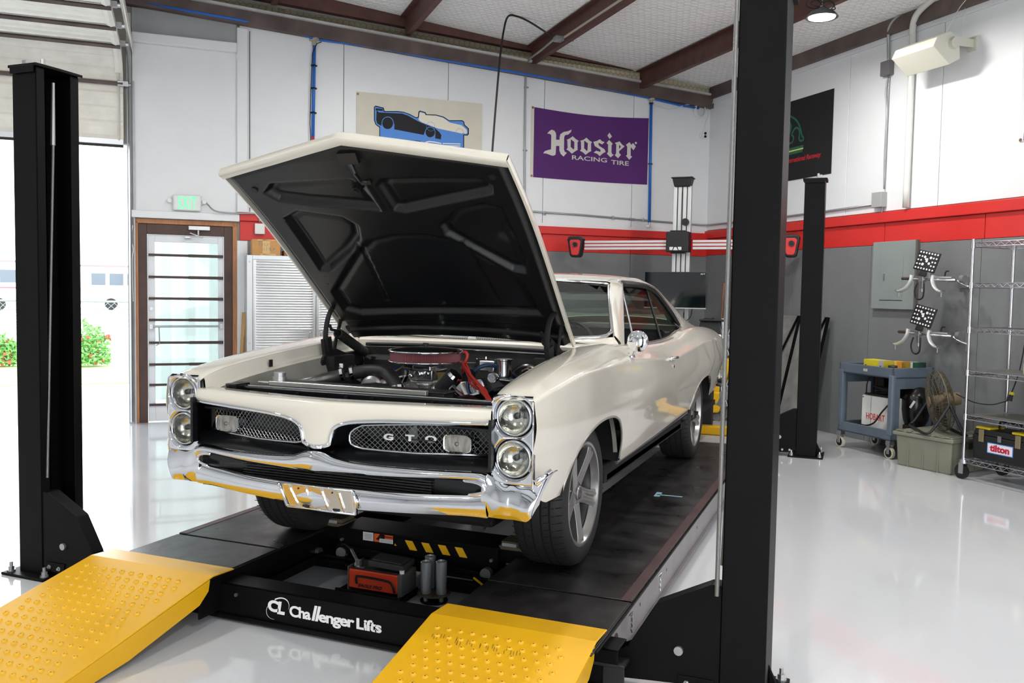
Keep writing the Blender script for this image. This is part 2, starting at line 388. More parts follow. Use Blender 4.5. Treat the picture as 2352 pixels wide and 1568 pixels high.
# insulation strip carries a honeycomb (chicken wire) pattern as relief
def hexnet(name, base, wire, scale, rot=0.0, quilt=0.0, sx=1.0, use='XY'):
    m = bpy.data.materials.new(name); m.use_nodes = True; nt = m.node_tree; p = nt.nodes['Principled BSDF']; p.inputs['Roughness'].default_value = 0.75
    L = nt.links.new; N = nt.nodes.new
    tcn = N('ShaderNodeTexCoord'); s = N('ShaderNodeSeparateXYZ'); L(tcn.outputs['Object'], s.inputs[0])
    nz = N('ShaderNodeTexNoise'); nz.inputs['Scale'].default_value = 3.0; L(tcn.outputs['Object'], nz.inputs['Vector'])
    def mth(op, a, b_=None):
        n = N('ShaderNodeMath'); n.operation = op
        for i, v in enumerate((a, b_)):
            if v is None: continue
            if isinstance(v, (int, float)): n.inputs[i].default_value = v
            else: L(v, n.inputs[i])
        return n.outputs[0]
    wob = mth('MULTIPLY', mth('SUBTRACT', nz.outputs[0], 0.5), 0.05)
    x = mth('MULTIPLY', mth('ADD', s.outputs[use[0]], wob), scale*sx); y = mth('MULTIPLY', mth('ADD', s.outputs[use[1]], wob), scale)
    # hexagonal distance: two interleaved lattices (1, sqrt3)
    def lat(ox, oy):
        fx = mth('SUBTRACT', mth('FRACT', mth('ADD', x, ox)), 0.5)
        fy = mth('MULTIPLY', mth('SUBTRACT', mth('FRACT', mth('ADD', mth('DIVIDE', y, 1.732), oy)), 0.5), 1.732)
        ax, ay = mth('ABSOLUTE', fx), mth('ABSOLUTE', fy)
        hd = mth('MAXIMUM', ax, mth('ADD', mth('MULTIPLY', ax, 0.5), mth('MULTIPLY', ay, 0.866)))
        return hd
    d = mth('MINIMUM', lat(0, 0), lat(0.5, 0.5))
    wr_ = mth('GREATER_THAN', d, 0.455)
    mx = N('ShaderNodeMix'); mx.data_type = 'RGBA'; mx.inputs[6].default_value = (*lin(base), 1); mx.inputs[7].default_value = (*lin(wire), 1); L(mth('MULTIPLY', wr_, 0.6), mx.inputs[0])
    n3 = N('ShaderNodeTexNoise'); n3.inputs['Scale'].default_value = 2.2; n3.inputs['Detail'].default_value = 5; L(tcn.outputs['Object'], n3.inputs['Vector'])
    mr = N('ShaderNodeMapRange'); mr.inputs[3].default_value = 0.92; mr.inputs[4].default_value = 1.06; L(n3.outputs[0], mr.inputs[0])
    sc = N('ShaderNodeVectorMath'); sc.operation = 'SCALE'; L(mx.outputs[2], sc.inputs[0]); L(mr.outputs[0], sc.inputs['Scale']); L(sc.outputs[0], p.inputs['Base Color'])
    n2 = N('ShaderNodeTexNoise'); n2.inputs['Scale'].default_value = 7; n2.inputs['Detail'].default_value = 3
    mp = N('ShaderNodeMapping'); mp.inputs['Scale'].default_value = (1, 3, 1); L(tcn.outputs['Object'], mp.inputs[0]); L(mp.outputs[0], n2.inputs['Vector'])
    bp = N('ShaderNodeBump'); bp.inputs['Strength'].default_value = 0.9; bp.inputs['Distance'].default_value = 0.02; L(mth('ADD', mth('MULTIPLY', n2.outputs[0], 0.8+quilt), mth('MULTIPLY', mth('SUBTRACT', 1.0, d), 0.5)), bp.inputs['Height']); L(bp.outputs[0], p.inputs['Normal'])
    return m
bstruct('trim_9', bb, hexnet('yellowed_netted_insulation', (184, 174, 146), (96, 84, 64), 15, use='XZ'))
bb = B().prism([(AL, wtop(AL)+0.30), (AR, wtop(AR)+0.30), (AR, wtop(AR)+0.45), (AL, wtop(AL)+0.45)], BK-0.09, BK, lambda x, z, h: (x, h, z))
bstruct('trim_10', bb, oxide)
# roof underside: white faced insulation held by chicken wire
ceil_m = hexnet('white_netted_ceiling', (242, 242, 240), (206, 206, 202), 13, quilt=0.5)
bstruct('ceiling', B().grid(lambda u, v: (u, v, roofz(u)), lins(AL-0.1, -2.0, 8)+lins(-1.9, AR+0.1, 10), lins(BN-0.1, BK+0.1, 12)).grid(lambda u, v: (u, v, roofz(u)+0.1), lins(AL-0.1, AR+0.1, 12), lins(BN-0.1, BK+0.1, 6)), ceil_m, recalc=False)
ceiling = bpy.data.objects['ceiling']
for i, a in enumerate([-7.8, -6.3, -4.8, -3.25, -1.74, -0.22, 1.27, 2.83, 4.32]):
    z = roofz(a)
    bb = B()
    bb.box2((a-0.03, BN, z-0.205), (a-0.022, BK-0.10, z-0.005)).box2((a-0.03, BN, z-0.21), (a+0.035, BK-0.10, z-0.2)).box2((a-0.09, BN, z-0.012), (a-0.022, BK-0.10, z-0.004)).box2((a+0.029, BN, z-0.205), (a+0.035, BK-0.10, z-0.185))
    obj('roof_purlin', bb, oxide, ceiling)
# right wall
b = B().box2((AR, BN, 0), (AR+T, BK+T, 4.4)); bstruct('wall_right', b, mat('right_wall_core', (150, 146, 140), 0.7))
wall_right = bpy.data.objects['wall_right']
RT = 4.03
sr = [BK, 4.76, 3.27, 2.062, 0.83, -0.4, -1.6, -2.8, -4.0, -5.2, -6.4, BN]
for i in range(len(sr)-1):
    y1, y0 = sr[i]-0.003, sr[i+1]+0.003
    wall_child('wall_panel', B().box2((AR-0.02, y0, 2.33), (AR, y1, RT-0.03)), wallpanel, wall_right, bev=0.004)
sr2 = [BK, 4.1, 2.70, 1.535, 0.3, -0.9, -2.1, -3.3, -4.5, -5.7, BN]
for i in range(len(sr2)-1):
    y1, y0 = sr2[i]-0.004, sr2[i+1]+0.004
    wall_child('red_panel', B().box2((AR-0.022, y0, 2.0), (AR, y1, 2.215)), red_wall, wall_right, bev=0.003)
sr3 = [BK, 4.1, 2.87, 1.56, 0.3, -0.9, -2.1, -3.3, -4.5, -5.7, BN]
for i in range(len(sr3)-1):
    y1, y0 = sr3[i]-0.002, sr3[i+1]+0.002
    wall_child('grey_panel', B().box2((AR-0.02, y0, 0.0), (AR, y1, 1.997)), grey_wall, wall_right, bev=0.002)
bstruct('trim_11', B().box2((AR-0.055, BN, 2.218), (AR, BK-0.02, 2.32)), red_wall, bev=0.006)
bstruct('trim_12', B().box2((AR-0.035, BN, RT-0.03), (AR, BK-0.02, RT+0.02)), wallpanel, bev=0.003)
bstruct('trim_13', B().box2((AR-0.09, BN, RT+0.02), (AR, BK-0.1, RT+0.17)).box2((AR-0.11, BN, RT+0.17), (AR, BK-0.1, RT+0.185)), oxide2)
# walls out of view
bstruct('wall_left', B().box2((AL-T, BN, 0), (AL, BK+T, 4.6)), white_wall)
b = B().box2((AL-T, BN-T, 0), (-4.6, BN, 4.8)).box2((-0.6, BN-T, 0), (0.6, BN, 4.8)).box2((4.6, BN-T, 0), (AR+T, BN, 4.8)).box2((-4.6, BN-T, 3.3), (4.6, BN, 4.8))
bstruct('wall_front', b, white_wall)

# ================================================================= garage door in the back wall (half raised)
sheet = mat('weathered_white_door_sheet', (234, 230, 220), 0.42, var=0.07, vscale=7, bump=0.1)
sheet_low = sheet
gd = thing('sectional_garage_door', 'ribbed pale metal overhead garage door raised above the left opening', 'garage door', (0, 0, 0), PHI)
def door_pt(s):
    """path of the door: up the wall, round the bend, then back under the roof; returns (y, z, tangent, normal)"""
    y0, z0, R = BK-0.05, 2.95, 0.30; L1 = 0.62; L2 = R*PI/2
    if s < L1: return y0, z0+s
    if s < L1+L2:
        t = (s-L1)/R; return y0-R*(1-math.cos(t)), z0+L1+R*math.sin(t)
    d = s-L1-L2; return y0-R-d, z0+L1+R+0.05*d
def ribbed(s0, s1, x0, x1):
    """one door section, pressed with shallow ribs"""
    bb = B(); n = 24; pts = []
    for i in range(n+1):
        s = s0+(s1-s0)*i/n; ph = i/n
        off = 0.010*max(0, math.sin(ph*4*2*PI))**0.5 if 0 < i < n else 0.0
        y, z = door_pt(s); y2, z2 = door_pt(s+0.01); t = Vector((0, y2-y, z2-z)).normalized(); nn = Vector((0, -t.z, t.y))
        pts.append((Vector((0, y, z)), nn, off))
    for off0, flip in ((0.0, 1), (0.028, 1)):
        bb.grid(lambda u, v: (lambda q: (u, (q[0]+q[1]*(q[2]+off0-0.028)).y, (q[0]+q[1]*(q[2]+off0-0.028)).z))(pts[v]), [x0, x1], list(range(n+1)))
    return bb
XS = (DX0-0.02, DX1-0.03)
secs = [(0.0, 0.60), (0.615, 1.15), (1.165, 1.70), (1.715, 2.25), (2.265, 2.80), (2.815, 3.35)]
for i, (s0, s1) in enumerate(secs):
    obj('door_section', ribbed(s0, s1, *XS), sheet, gd, recalc=True)
    st = B(); ya, za = door_pt(s1-0.03); yb_, zb_ = door_pt(s1+0.03); d = Vector((0, yb_-ya, zb_-za)).normalized(); n_ = Vector((0, -d.z, d.y))
    P = Vector((0, (ya+yb_)/2, (za+zb_)/2))+n_*0.03
    st.tube([P+Vector((XS[0], 0, 0)), P+Vector((XS[1], 0, 0))], 0.022, 4)
    obj('strut', st, oxide2, gd)
    for xs in (XS[1]-0.04, XS[0]+0.04, -2.93, -4.3):
        pp = []
        for k in range(7):
            s = s0+0.02+(s1-s0-0.04)*k/6; y, z = door_pt(s); y2, z2 = door_pt(s+0.01); t = Vector((0, y2-y, z2-z)).normalized(); nn = Vector((0, -t.z, t.y))
            pp.append(Vector((xs, y, z))+nn*0.018)
        st = B()
        for k in range(6):
            a_, b_ = pp[k], pp[k+1]; st.tube([a_, b_], 0.036, 4, flat=0.35)
        obj('stile', st, sheet, gd)
obj('bottom_rail', B().box2((XS[0], BK-0.075, 2.925), (XS[1], BK-0.04, 2.985)), mat('bright_bottom_rail', (214, 216, 220), 0.3, metal=0.4), gd, bev=0.004)
obj('weather_strip', B().box2((XS[0], BK-0.07, 2.90), (XS[1], BK-0.045, 2.926)), black_rubber, gd)
rl = B()
for i, (s0, s1) in enumerate(secs):
    y, z = door_pt(s1); rl.box((XS[1]+0.0, y-0.02, z-0.0), (0.1, 0.045, 0.05)).cyl((XS[1]+0.03, y-0.015, z), (XS[1]+0.075, y-0.015, z), 0.022, 10)
obj('roller', rl, zinc, gd)
# tracks
tk = bthing('door_track', 'galvanised steel track curving from wall jamb to roof beside garage door', 'door track', DX1+0.03, BK, 0)
pts = [(0, -0.055, 0.02), (0, -0.055, 3.55)]+[(0, -0.055-0.33*(1-math.cos(t)), 3.55+0.33*math.sin(t)) for t in lins(0.15, PI/2, 7)]+[(0, -3.2, 4.02)]
obj('vertical_track', B().tube(pts[:9], 0.028, 4, flat=0.6), galv, tk)
obj('upper_track', B().box((0.035, -1.5, 3.99), (0.012, 3.1, 0.075), rot=(-0.048, 0, 0)).box((0.02, -1.5, 4.025), (0.045, 3.1, 0.008), rot=(-0.048, 0, 0)), sheet, tk)
obj('jamb_angle', B().box2((0.03, -0.04, 0), (0.045, 0.0, 3.6)).box2((-0.03, -0.012, 0), (0.045, 0.0, 3.6)), galv, tk)
pc = [(0.02, -0.05, 2.1), (0.0, -0.06, 1.95), (0.025, -0.05, 1.85), (0.01, -0.06, 1.7), (0.02, -0.05, 1.3)]
obj('pull_cord', B().tube(smooth_path(pc), 0.006, 6), white_plastic, tk)
bstruct('trim_14', B().box2((-1.70, BK-0.01, 0), (-1.655, BK+0.02, 4.3)), mat('jamb_white', (205, 208, 208), 0.5))

# ================================================================= glazed door with brown frame (exit)
brown = mat('brown_door_frame', (78, 56, 50), 0.5, var=0.15, vscale=8)
wood = mat('raw_wood_jamb', (176, 122, 84), 0.6, var=0.2, vscale=12, stretch=(8, 8, 0.6))
pwhite = mat('painted_white_door', (224, 228, 232), 0.4, var=0.03)
bb = B().box2((-1.645, BK-0.02, 0), (-1.60, BK+0.1, 2.15)).box2((-0.645, BK-0.02, 0), (-0.60, BK+0.1, 2.15)).box2((-1.645, BK-0.02, 2.13), (-0.6, BK+0.1, 2.18))
d1 = bstruct('door_1', B().box2((-1.598, BK-0.005, 0), (-1.515, BK+0.08, 2.128)).box2((-0.735, BK-0.005, 0), (-0.647, BK+0.08, 2.128)).box2((-1.515, BK-0.005, 2.02), (-0.735, BK+0.08, 2.128)), brown, bev=0.004)
obj('jamb', bb, wood, d1, bev=0.003)
lf = obj('door_leaf', B().box2((-1.51, BK+0.02, 0.01), (-1.44, BK+0.06, 2.015)).box2((-0.80, BK+0.02, 0.01), (-0.74, BK+0.06, 2.015)).box2((-1.44, BK+0.02, 1.94), (-0.80, BK+0.06, 2.015)).box2((-1.44, BK+0.02, 0.01), (-0.80, BK+0.06, 0.18)), pwhite, d1, bev=0.004)
glass = fresnel_glass('clear_glass', (240, 246, 244), 1.4)
obj('glass_pane', B().box2((-1.44, BK+0.037, 0.18), (-0.80, BK+0.042, 1.94)), glass, lf)
for z in (1.80, 1.565, 1.335, 1.105, 0.86, 0.625, 0.405, 0.19):
    bb = B().box2((-1.50, BK-0.0, z-0.013), (-1.1, BK+0.012, z+0.013)).box2((-1.1, BK-0.004, z-0.016), (-0.745, BK+0.010, z+0.016))
    obj('security_bar', bb, mat('brown_bar', (62, 42, 38), 0.4), d1, bev=0.003)
obj('push_bar', B().tube([(-1.48, BK-0.03, 1.035), (-0.76, BK-0.03, 1.04)], 0.011, 10).box2((-1.49, BK-0.04, 1.01), (-1.46, BK+0.02, 1.06)).box2((-0.78, BK-0.04, 1.015), (-0.75, BK+0.02, 1.065)).tube([(-1.40, BK-0.03, 1.03), (-1.395, BK-0.02, 0.85), (-1.43, BK-0.01, 0.83)], 0.006, 8), zinc, d1)
obj('door_closer', B().box2((-1.10, BK-0.06, 2.075), (-0.88, BK-0.005, 2.12)).cyl((-1.0, BK-0.045, 2.075), (-1.0, BK-0.045, 2.02), 0.013).box((-1.02, BK-0.045, 2.02), (0.14, 0.02, 0.012), rot=(0, 0.35, 0)).box2((-1.14, BK-0.03, 1.985), (-1.08, BK-0.01, 2.01)), zinc, d1, bev=0.004)
obj('lock_cylinder', B().cyl((-1.475, BK+0.01, 1.225), (-1.475, BK+0.022, 1.225), 0.02, 16), zinc, lf)

# outside world --------------------------------------------------------------
ground = mat('sunlit_gravel_ground', (205, 204, 196), 0.9, var=0.1, vscale=1.5, bump=0.3, bscale=20)
bstruct('trim_15', B().box2((-60, BK+0.045, -0.14), (50, 80, -0.03)), ground)
bstruct('trim_16', B().box2((-6.0, BK+0.04, -0.14), (-0.5, BK+1.6, -0.012)), mat('concrete_apron', (222, 222, 218), 0.8, var=0.05))
bstruct('trim_17', B().box2((-30, BN-30, -0.14), (30, BN-0.16, -0.03)), ground)
# ================================================================= four-post alignment lift (world axes: x across, y along the car)
DZ = 0.205                                            # height of the lowered runways
lift = thing('four_post_lift', 'black four-post vehicle lift with low runways under the cream car', 'car lift', (0, 1.9, 0), world=True)
def column(x0, x1, yc, inner, H=2.52, dep=0.25, base_w=0.36):
    """C-shaped post whose open side faces the runways (inner = +1 or -1 along x)"""
    b = B(); y0, y1 = yc-dep/2, yc+dep/2; xo = x0 if inner > 0 else x1; xi = x1 if inner > 0 else x0; t = 0.008*inner
    b.box2((xo, y0, 0.012), (xo+t, y1, H)); b.box2((xo, y0, 0.012), (xi, y0+0.008, H)); b.box2((xo, y1-0.008, 0.012), (xi, y1, H))
    b.box2((xi-t, y0, 0.012), (xi, y0+0.05, H)); b.box2((xi-t, y1-0.05, 0.012), (xi, y1, H))
    c = obj('column', b, black_steel, lift, bev=0.004)
    xm = (x0+x1)/2
    obj('top_plate', B().prism([(x0-0.015, y0-0.012), (x1+0.015, y0-0.012), (x1+0.02, yc), (x1+0.015, y1+0.012), (x0-0.015, y1+0.012), (x0-0.02, yc)], H, H+0.014).box((xm, y0-0.012, H-0.012), (x1-x0, 0.004, 0.035)), black_steel, c, bev=0.003)
    obj('base_plate', B().box((xm, yc, 0.007), (x1-x0+0.13, base_w, 0.014)).prism([(0, 0.014), (0.055*(-inner), 0.014), (0, 0.13)], yc-0.004, yc+0.004, lambda p, q, h: (xo+p, h, q)), black_steel, c, bev=0.004)
    bo = B()
    for sx in (-1, 1):
        for sy in (-1, 1):
            px, py = xm+sx*(x1-x0+0.07)/2, yc+sy*(base_w/2-0.035)
            bo.cyl((px, py, 0.014), (px, py, 0.022), 0.02, 14).cyl((px, py, 0.022), (px, py, 0.04), 0.015, 6).cyl((px, py, 0.04), (px, py, 0.062), 0.008, 10)
    obj('anchor_bolts', bo, zinc, c)
    tb = B().cyl((xm-0.02*inner, yc, H+0.014), (xm-0.02*inner, yc, H+0.045), 0.018, 6).cyl((xm-0.02*inner, yc, H+0.045), (xm-0.02*inner, yc, H+0.07), 0.011, 12).box((xm-0.045*inner, y0+0.05, H+0.03), (0.025, 0.025, 0.035))
    obj('cable_stud', tb, zinc, c)
    # lock ladder and lifting rope inside the channel
    obj('lock_ladder', B().box((xo+0.03*inner, yc+0.06, H/2), (0.012, 0.05, H-0.1)), black_steel, c)
    rp = B().tube([(xi-0.03*inner, y0+0.12, H-0.35), (xi+0.005*inner, y0+0.03, 0.5)], 0.0065, 10) if yc < 1 else B().tube([(xi-0.03*inner, yc-0.02, H-0.05), (xi-0.02*inner, yc-0.02, 0.4)], 0.0065, 10)
    obj('lifting_rope', rp, cable_steel, c)
    if yc < 1: obj('rope_socket', B().cyl((xi-0.033*inner, y0+0.12, H-0.36), (xi-0.037*inner, y0+0.13, H-0.05), 0.012, 10, r2=0.008), zinc, c)
    return c
CL = column(-1.935, -1.775, -0.60, 1); CR = column(1.553, 1.712, -0.60, -1)
column(-1.80, -1.62, 4.62, 1); column(1.465, 1.64, 4.62, -1)
# visible rope along the near right post
obj('lifting_rope', B().tube([(1.545, -0.735, 2.5), (1.538, -0.735, 0.40)], 0.008, 10), cable_steel, CR)
def gusset(sgn, yc, x_col, x_in, hi=0.43, front=-0.12):
    """end housing of the cross beam: folded plate that rises to the post"""
    poly = [(x_col, 0.06), (x_col, hi), (x_col-sgn*0.035, hi), (x_in+sgn*0.19, hi-0.10), (x_in+sgn*0.09, 0.16), (x_in, 0.11), (x_in, 0.03)]
    b = B(); ya, yb_ = yc-0.12, yc-0.05 if yc < 1 else yc+0.0
    b.prism(poly, ya, ya+0.006, lambda x, z, h: (x, h, z)); b.prism(poly, yb_-0.006, yb_, lambda x, z, h: (x, h, z))
    for i in range(1, 4):
        (xa, za), (xb, zb_) = poly[i], poly[i+1]
        m = Vector((xb-xa, 0, zb_-za)); nn = Vector((-m.z, 0, m.x)).normalized()*0.003
        b.add([(xa+nn.x, ya, za+nn.z), (xb+nn.x, ya, zb_+nn.z), (xb+nn.x, yb_, zb_+nn.z), (xa+nn.x, yb_, za+nn.z), (xa-nn.x, ya, za-nn.z), (xb-nn.x, ya, zb_-nn.z), (xb-nn.x, yb_, zb_-nn.z), (xa-nn.x, yb_, za-nn.z)], [(0, 1, 2, 3), (7, 6, 5, 4), (0, 4, 5, 1), (1, 5, 6, 2), (2, 6, 7, 3), (3, 7, 4, 0)])
    g = obj('beam_end_housing', b, black_steel, lift, bev=0.002)
    hw = B(); xm = (x_col+x_in)/2+sgn*0.065; yf = ya-0.001
    hw.cyl((xm, yf-0.012, 0.175), (xm, yf, 0.175), 0.0165, 20)
    for px, pz in ((x_col-sgn*0.115, 0.06), (x_col-sgn*0.05, 0.062)): hw.cyl((px, yf-0.01, pz), (px, yf-0.004, pz), 0.011, 6).cyl((px, yf-0.018, pz), (px, yf-0.01, pz), 0.006, 10)
    obj('pin_and_bolts', hw, zinc, g)
    obj('lock_plate', B().prism([(x_col-sgn*0.15, 0.085), (x_col-sgn*0.02, 0.085), (x_col-sgn*0.015, 0.04), (x_col-sgn*0.14, 0.035)], yf-0.005, yf, lambda x, z, h: (x, h, z)), black_steel, g, bev=0.002)
    return g
gusset(-1, -0.60, -1.775, -1.36); gusset(1, -0.60, 1.553, 1.13)
gusset(-1, 4.60, -1.62, -1.2); gusset(1, 4.60, 1.465, 1.05)
# cross beams
for yc in (-0.72, 4.60):
    b = B().box2((-1.40, yc-0.075, 0.03), (1.20, yc-0.067, 0.165)).box2((-1.40, yc-0.075, 0.157), (1.20, yc+0.05, 0.165)).box2((-1.40, yc-0.09, 0.022), (1.20, yc+0.05, 0.03)).box2((-1.40, yc+0.042, 0.03), (1.20, yc+0.05, 0.165))
    cb = obj('cross_beam', b, black_steel, lift, bev=0.003)
    if yc < 0:
        obj('beam_lip', B().tube([(-1.4, yc-0.085, 0.018), (1.2, yc-0.085, 0.018)], 0.009, 8), black_steel, cb)
        obj('screw', B().cyl((-0.52, yc-0.082, 0.12), (-0.52, yc-0.075, 0.12), 0.008, 8), zinc, cb)
        # sprayed-white lettering on the front face (flat print, 1 mm proud)
        yl = yc-0.0765; bb = B()
        def put(txt, x, z, w, h, bold, M=Matrix.Identity(4), **k): me2b(bb, fit2d(text2d(txt, 0.08, 0.001, bold=bold, **k), w, h), fr((x, yl, z), (1, 0, 0), (0, 0, 1)) @ M)
        put('Cha', -0.239, 0.068, 0.108, 0.049, 0.0024, spacing=0.9)
        for dx in (0.0, 0.0175): bb.prism([(-0.127+dx, 0.068), (-0.1135+dx, 0.068), (-0.098+dx, 0.134), (-0.1115+dx, 0.134)], yl-0.0005, yl+0.0005, lambda x, z, h: (x, h, z))
        put('enger', -0.092, 0.054, 0.175, 0.048, 0.0024, spacing=0.9)
        put('Lifts', 0.093, 0.0675, 0.119, 0.047, 0.0024, spacing=0.88)
        put('C', -0.351, 0.074, 0.056, 0.052, 0.0042)
        put('L', -0.303, 0.069, 0.040, 0.056, 0.0042, shear=0.15)
        M1 = fr((-0.300, yl, 0.093), (1, 0, 0), (0, 0, 1))
        def arc(t0, t1, w0, w1, rx=0.062, ry=0.050):
            n = 16; o_, i_ = [], []
            for k in range(n+1):
                t = t0+(t1-t0)*k/n; w = w0+(w1-w0)*k/n; w = max(w, 0.0004)
                o_.append((rx*math.cos(t), ry*math.sin(t))); i_.append(((rx-w)*math.cos(t), (ry-w)*math.sin(t)))
            return o_+i_[::-1]
        for p in (arc(-0.15, 2.05, 0.001, 0.007), arc(2.9, 4.6, 0.0025, 0.001)):
            k = len(bb.v); n2 = len(p)//2
            vs = [M1 @ Vector((x, y+0.004, 0.0)) for x, y in p]; vs = [M1 @ Vector((x*.94+y*.25, y+x*.18, 0.0)) for x, y in p]; bb.add(vs, [(i, i+1, 2*n2-2-i, 2*n2-1-i) for i in range(n2-1)])
        obj('beam_lettering', bb, mat('white_print', (232, 232, 230), 0.5), cb)
# runways
for nm, x0, x1, sgn in (('runway', -1.225, -0.605, -1), ('runway', 0.50, 1.145, 1)):
    xo, xi = (x0, x1) if sgn < 0 else (x1, x0)
    b = B().box2((x0, -0.95, DZ-0.012), (x1, 4.75, DZ-0.006)).box2((x0, -0.38, DZ-0.006), (x1, 3.66, DZ))
    rw = obj('runway', b, black_deck, lift, bev=0.002)
    obj('approach_plate', B().box2((x0+0.004, -0.92, DZ-0.006), (x1-0.004, -0.395, DZ-0.001)), black_deck, rw, bev=0.002)
    obj('deck_edge', B().box2((xo-sgn*0.045, -0.375, DZ-0.003), (xo, 3.66, DZ+0.002)), mat('worn_reddish_edge', (66, 44, 46), 0.4, var=0.3), rw, bev=0.001)
    # outer side rail (greyish channel) and inner rail
    obj('side_rail', B().box2((xo-sgn*0.014, -0.76, 0.035), (xo-sgn*0.006, 4.75, DZ-0.02)).box2((xo-sgn*0.014, -0.76, 0.027), (xo+sgn*0.012, 4.75, 0.035)), rail_grey, rw, bev=0.002)
    obj('rail_lip', B().box2((xo-sgn*0.014, -0.90, DZ-0.022), (xo+sgn*0.008, 4.75, DZ-0.012)), black_steel, rw, bev=0.002)
    b = B()
    n = 16; pl = [(0.0085*math.cos(2*PI*k/n)*4.2, 0.034*math.sin(2*PI*k/n)) for k in range(n)]
    b.prism(pl, 0, 0.0012*sgn, lambda y, z, h: (xo-sgn*0.006+h, -0.60+y, 0.115+z))
    for yy, zz in ((-0.20, 0.13), (0.35, 0.12), (1.2, 0.12)): b.prism([(0.004*math.cos(2*PI*k/8), 0.008*math.sin(2*PI*k/8)) for k in range(8)], 0, 0.0012*sgn, lambda y, z, h: (xo-sgn*0.006+h, yy+y, zz+z))
    obj('rail_hole', b, black_rubber, rw)
    obj('inner_rail', B().box2((xi-sgn*0.0, -0.93, 0.04), (xi+sgn*0.008, 4.75, DZ-0.012)).box2((xi-sgn*0.045, -0.6, 0.075), (xi, 4.6, 0.083)).box2((xi-sgn*0.05, -0.6, 0.06), (xi-sgn*0.045, 4.6, 0.105)), black_steel, rw, bev=0.002)
    obj('end_bracket', B().box2((xo-sgn*0.06, -0.80, 0.100), (xo+sgn*0.08, -0.69, 0.112)).box2((xo-sgn*0.0, -0.80, 0.03), (xo+sgn*0.08, -0.79, 0.100)), black_deck, rw, bev=0.002)
    for yy in (-0.44, 0.10, 2.0):
        cp = B(); X = xo+sgn*0.006
        cp.tube(smooth_path([(X, yy, 0.165), (X+sgn*0.012, yy+0.02, 0.178), (X+sgn*0.004, yy+0.045, 0.160), (X+sgn*0.01, yy+0.03, 0.12), (X, yy+0.035, 0.10)], 5), 0.003, 6)
        for k in range(6): cp.tube([(X+sgn*0.004, yy+0.02+0.006*(k % 2), 0.16-0.012*k), (X+sgn*0.008, yy+0.028-0.006*(k % 2), 0.148-0.012*k)], 0.0035, 5)
        obj('clip_pin', cp, zinc, rw)
    obj('slip_plate', B().box2((x0+0.03, 3.70, DZ-0.006), (x1-0.03, 4.04, DZ+0.006)), mat('pale_slip_plate', (176, 180, 182), 0.3, metal=0.2), rw, bev=0.003)
    obj('wheel_stop', B().box2((x0+0.02, 4.12, DZ-0.006), (x1+0.10 if sgn > 0 else x1, 4.22, DZ+0.075)), yellow, rw, bev=0.01)
# strip of light tape marks on the right runway
obj('tape_mark', B().box((0.905, 1.545, DZ+0.0028), (0.16, 0.02, 0.001), rot=(0, 0, 0.05)).box((0.832, 1.55, DZ+0.0028), (0.035, 0.12, 0.001), rot=(0, 0, 0.05)), mat('pale_blue_tape', (150, 190, 205), 0.5), lift)

# ================================================================= yellow approach ramps
def ramp(name, label, x0, x1, ytop=-0.735):
    t = thing(name, label, 'ramp', ((x0+x1)/2, -1.4, 0), group=None, world=True)
    Y1, Z1 = -0.87, DZ+0.014; Y2, Z2 = -1.93, 0.006
    th = 0.006
    prof = [(ytop, DZ+0.007), (Y1, Z1), (Y2, Z2)]
    b = B()
    for off in (0,):
        vs = []
        for (y, z) in prof: vs += [(x0, y, z), (x1, y, z)]
        for (y, z) in prof: vs += [(x0, y, z-th), (x1, y, z-th)]
        fs = [(0, 1, 3, 2), (2, 3, 5, 4), (7, 6, 8, 9), (9, 8, 10, 11), (0, 2, 8, 6), (2, 4, 10, 8), (3, 1, 7, 9), (5, 3, 9, 11), (1, 0, 6, 7), (4, 5, 11, 10)]
        b.add(vs, fs)
    obj('ramp_plate', b, yellow, t, bev=0.003)
    for xs in (x0, x1-0.008):
        sp_ = [(Y1-0.02, Z1-0.012), (Y1-0.03, 0.16), (Y1-0.085, 0.115), (-1.34, 0.028), (-1.56, 0.004), (Y2, 0.002), (Y2, Z2-th+0.002)]
        obj('side_skirt', B().prism(sp_, xs, xs+0.008, lambda y, z, h: (h, y, z)), yellow, t, bev=0.002)
    # rows of raised, punched grip dimples
    d = Vector((0, Y2-Y1, Z2-Z1)); Ln = d.length; d.normalize(); nn = Vector((0, -d.z, d.y)); nn = nn if nn.z > 0 else -nn
    b = B(); hb = B(); px = (x1-x0-0.11)/11.5; row = 0; s = 0.085
    while s < Ln-0.06:
        for k in range(11):
            x = x0+0.055+px*(k+(0.5 if row % 2 else 0.0)+0.25); c = Vector((x, Y1, Z1))+d*s
            vs = []
            for (r, h) in ((0.0125, 0.0), (0.0100, 0.0042), (0.0055, 0.0066), (0.003, 0.0050)):
                for j in range(8):
                    a = 2*PI*j/8; vs.append(c+Vector((1, 0, 0))*(r*math.cos(a))+d*(r*math.sin(a))+nn*h)
            b.add(vs, [(i*8+j, i*8+(j+1) % 8, (i+1)*8+(j+1) % 8, (i+1)*8+j) for i in range(3) for j in range(8)])
            hb.add([c+Vector((1, 0, 0))*(0.003*math.cos(2*PI*j/8))+d*(0.003*math.sin(2*PI*j/8))+nn*0.0050 for j in range(8)], [tuple(range(8))])
        s += px*0.98; row += 1
    o = obj('grip_dimples', b, yellow, t, smooth=True, split=False); o['kind'] = 'stuff'
    o = obj('dimple_holes', hb, mat('dimple_hole_brown', (96, 66, 20), 0.6), t, split=False); o['kind'] = 'stuff'
    return t
ramp('approach_ramp', 'yellow dimpled ramp at left, leading up beside the near left post', -1.29, -0.58)
r2 = ramp('approach_ramp', 'yellow dimpled ramp in front of the near right wheel, with scuff marks', 0.475, 1.14, -0.73)
scf = B()
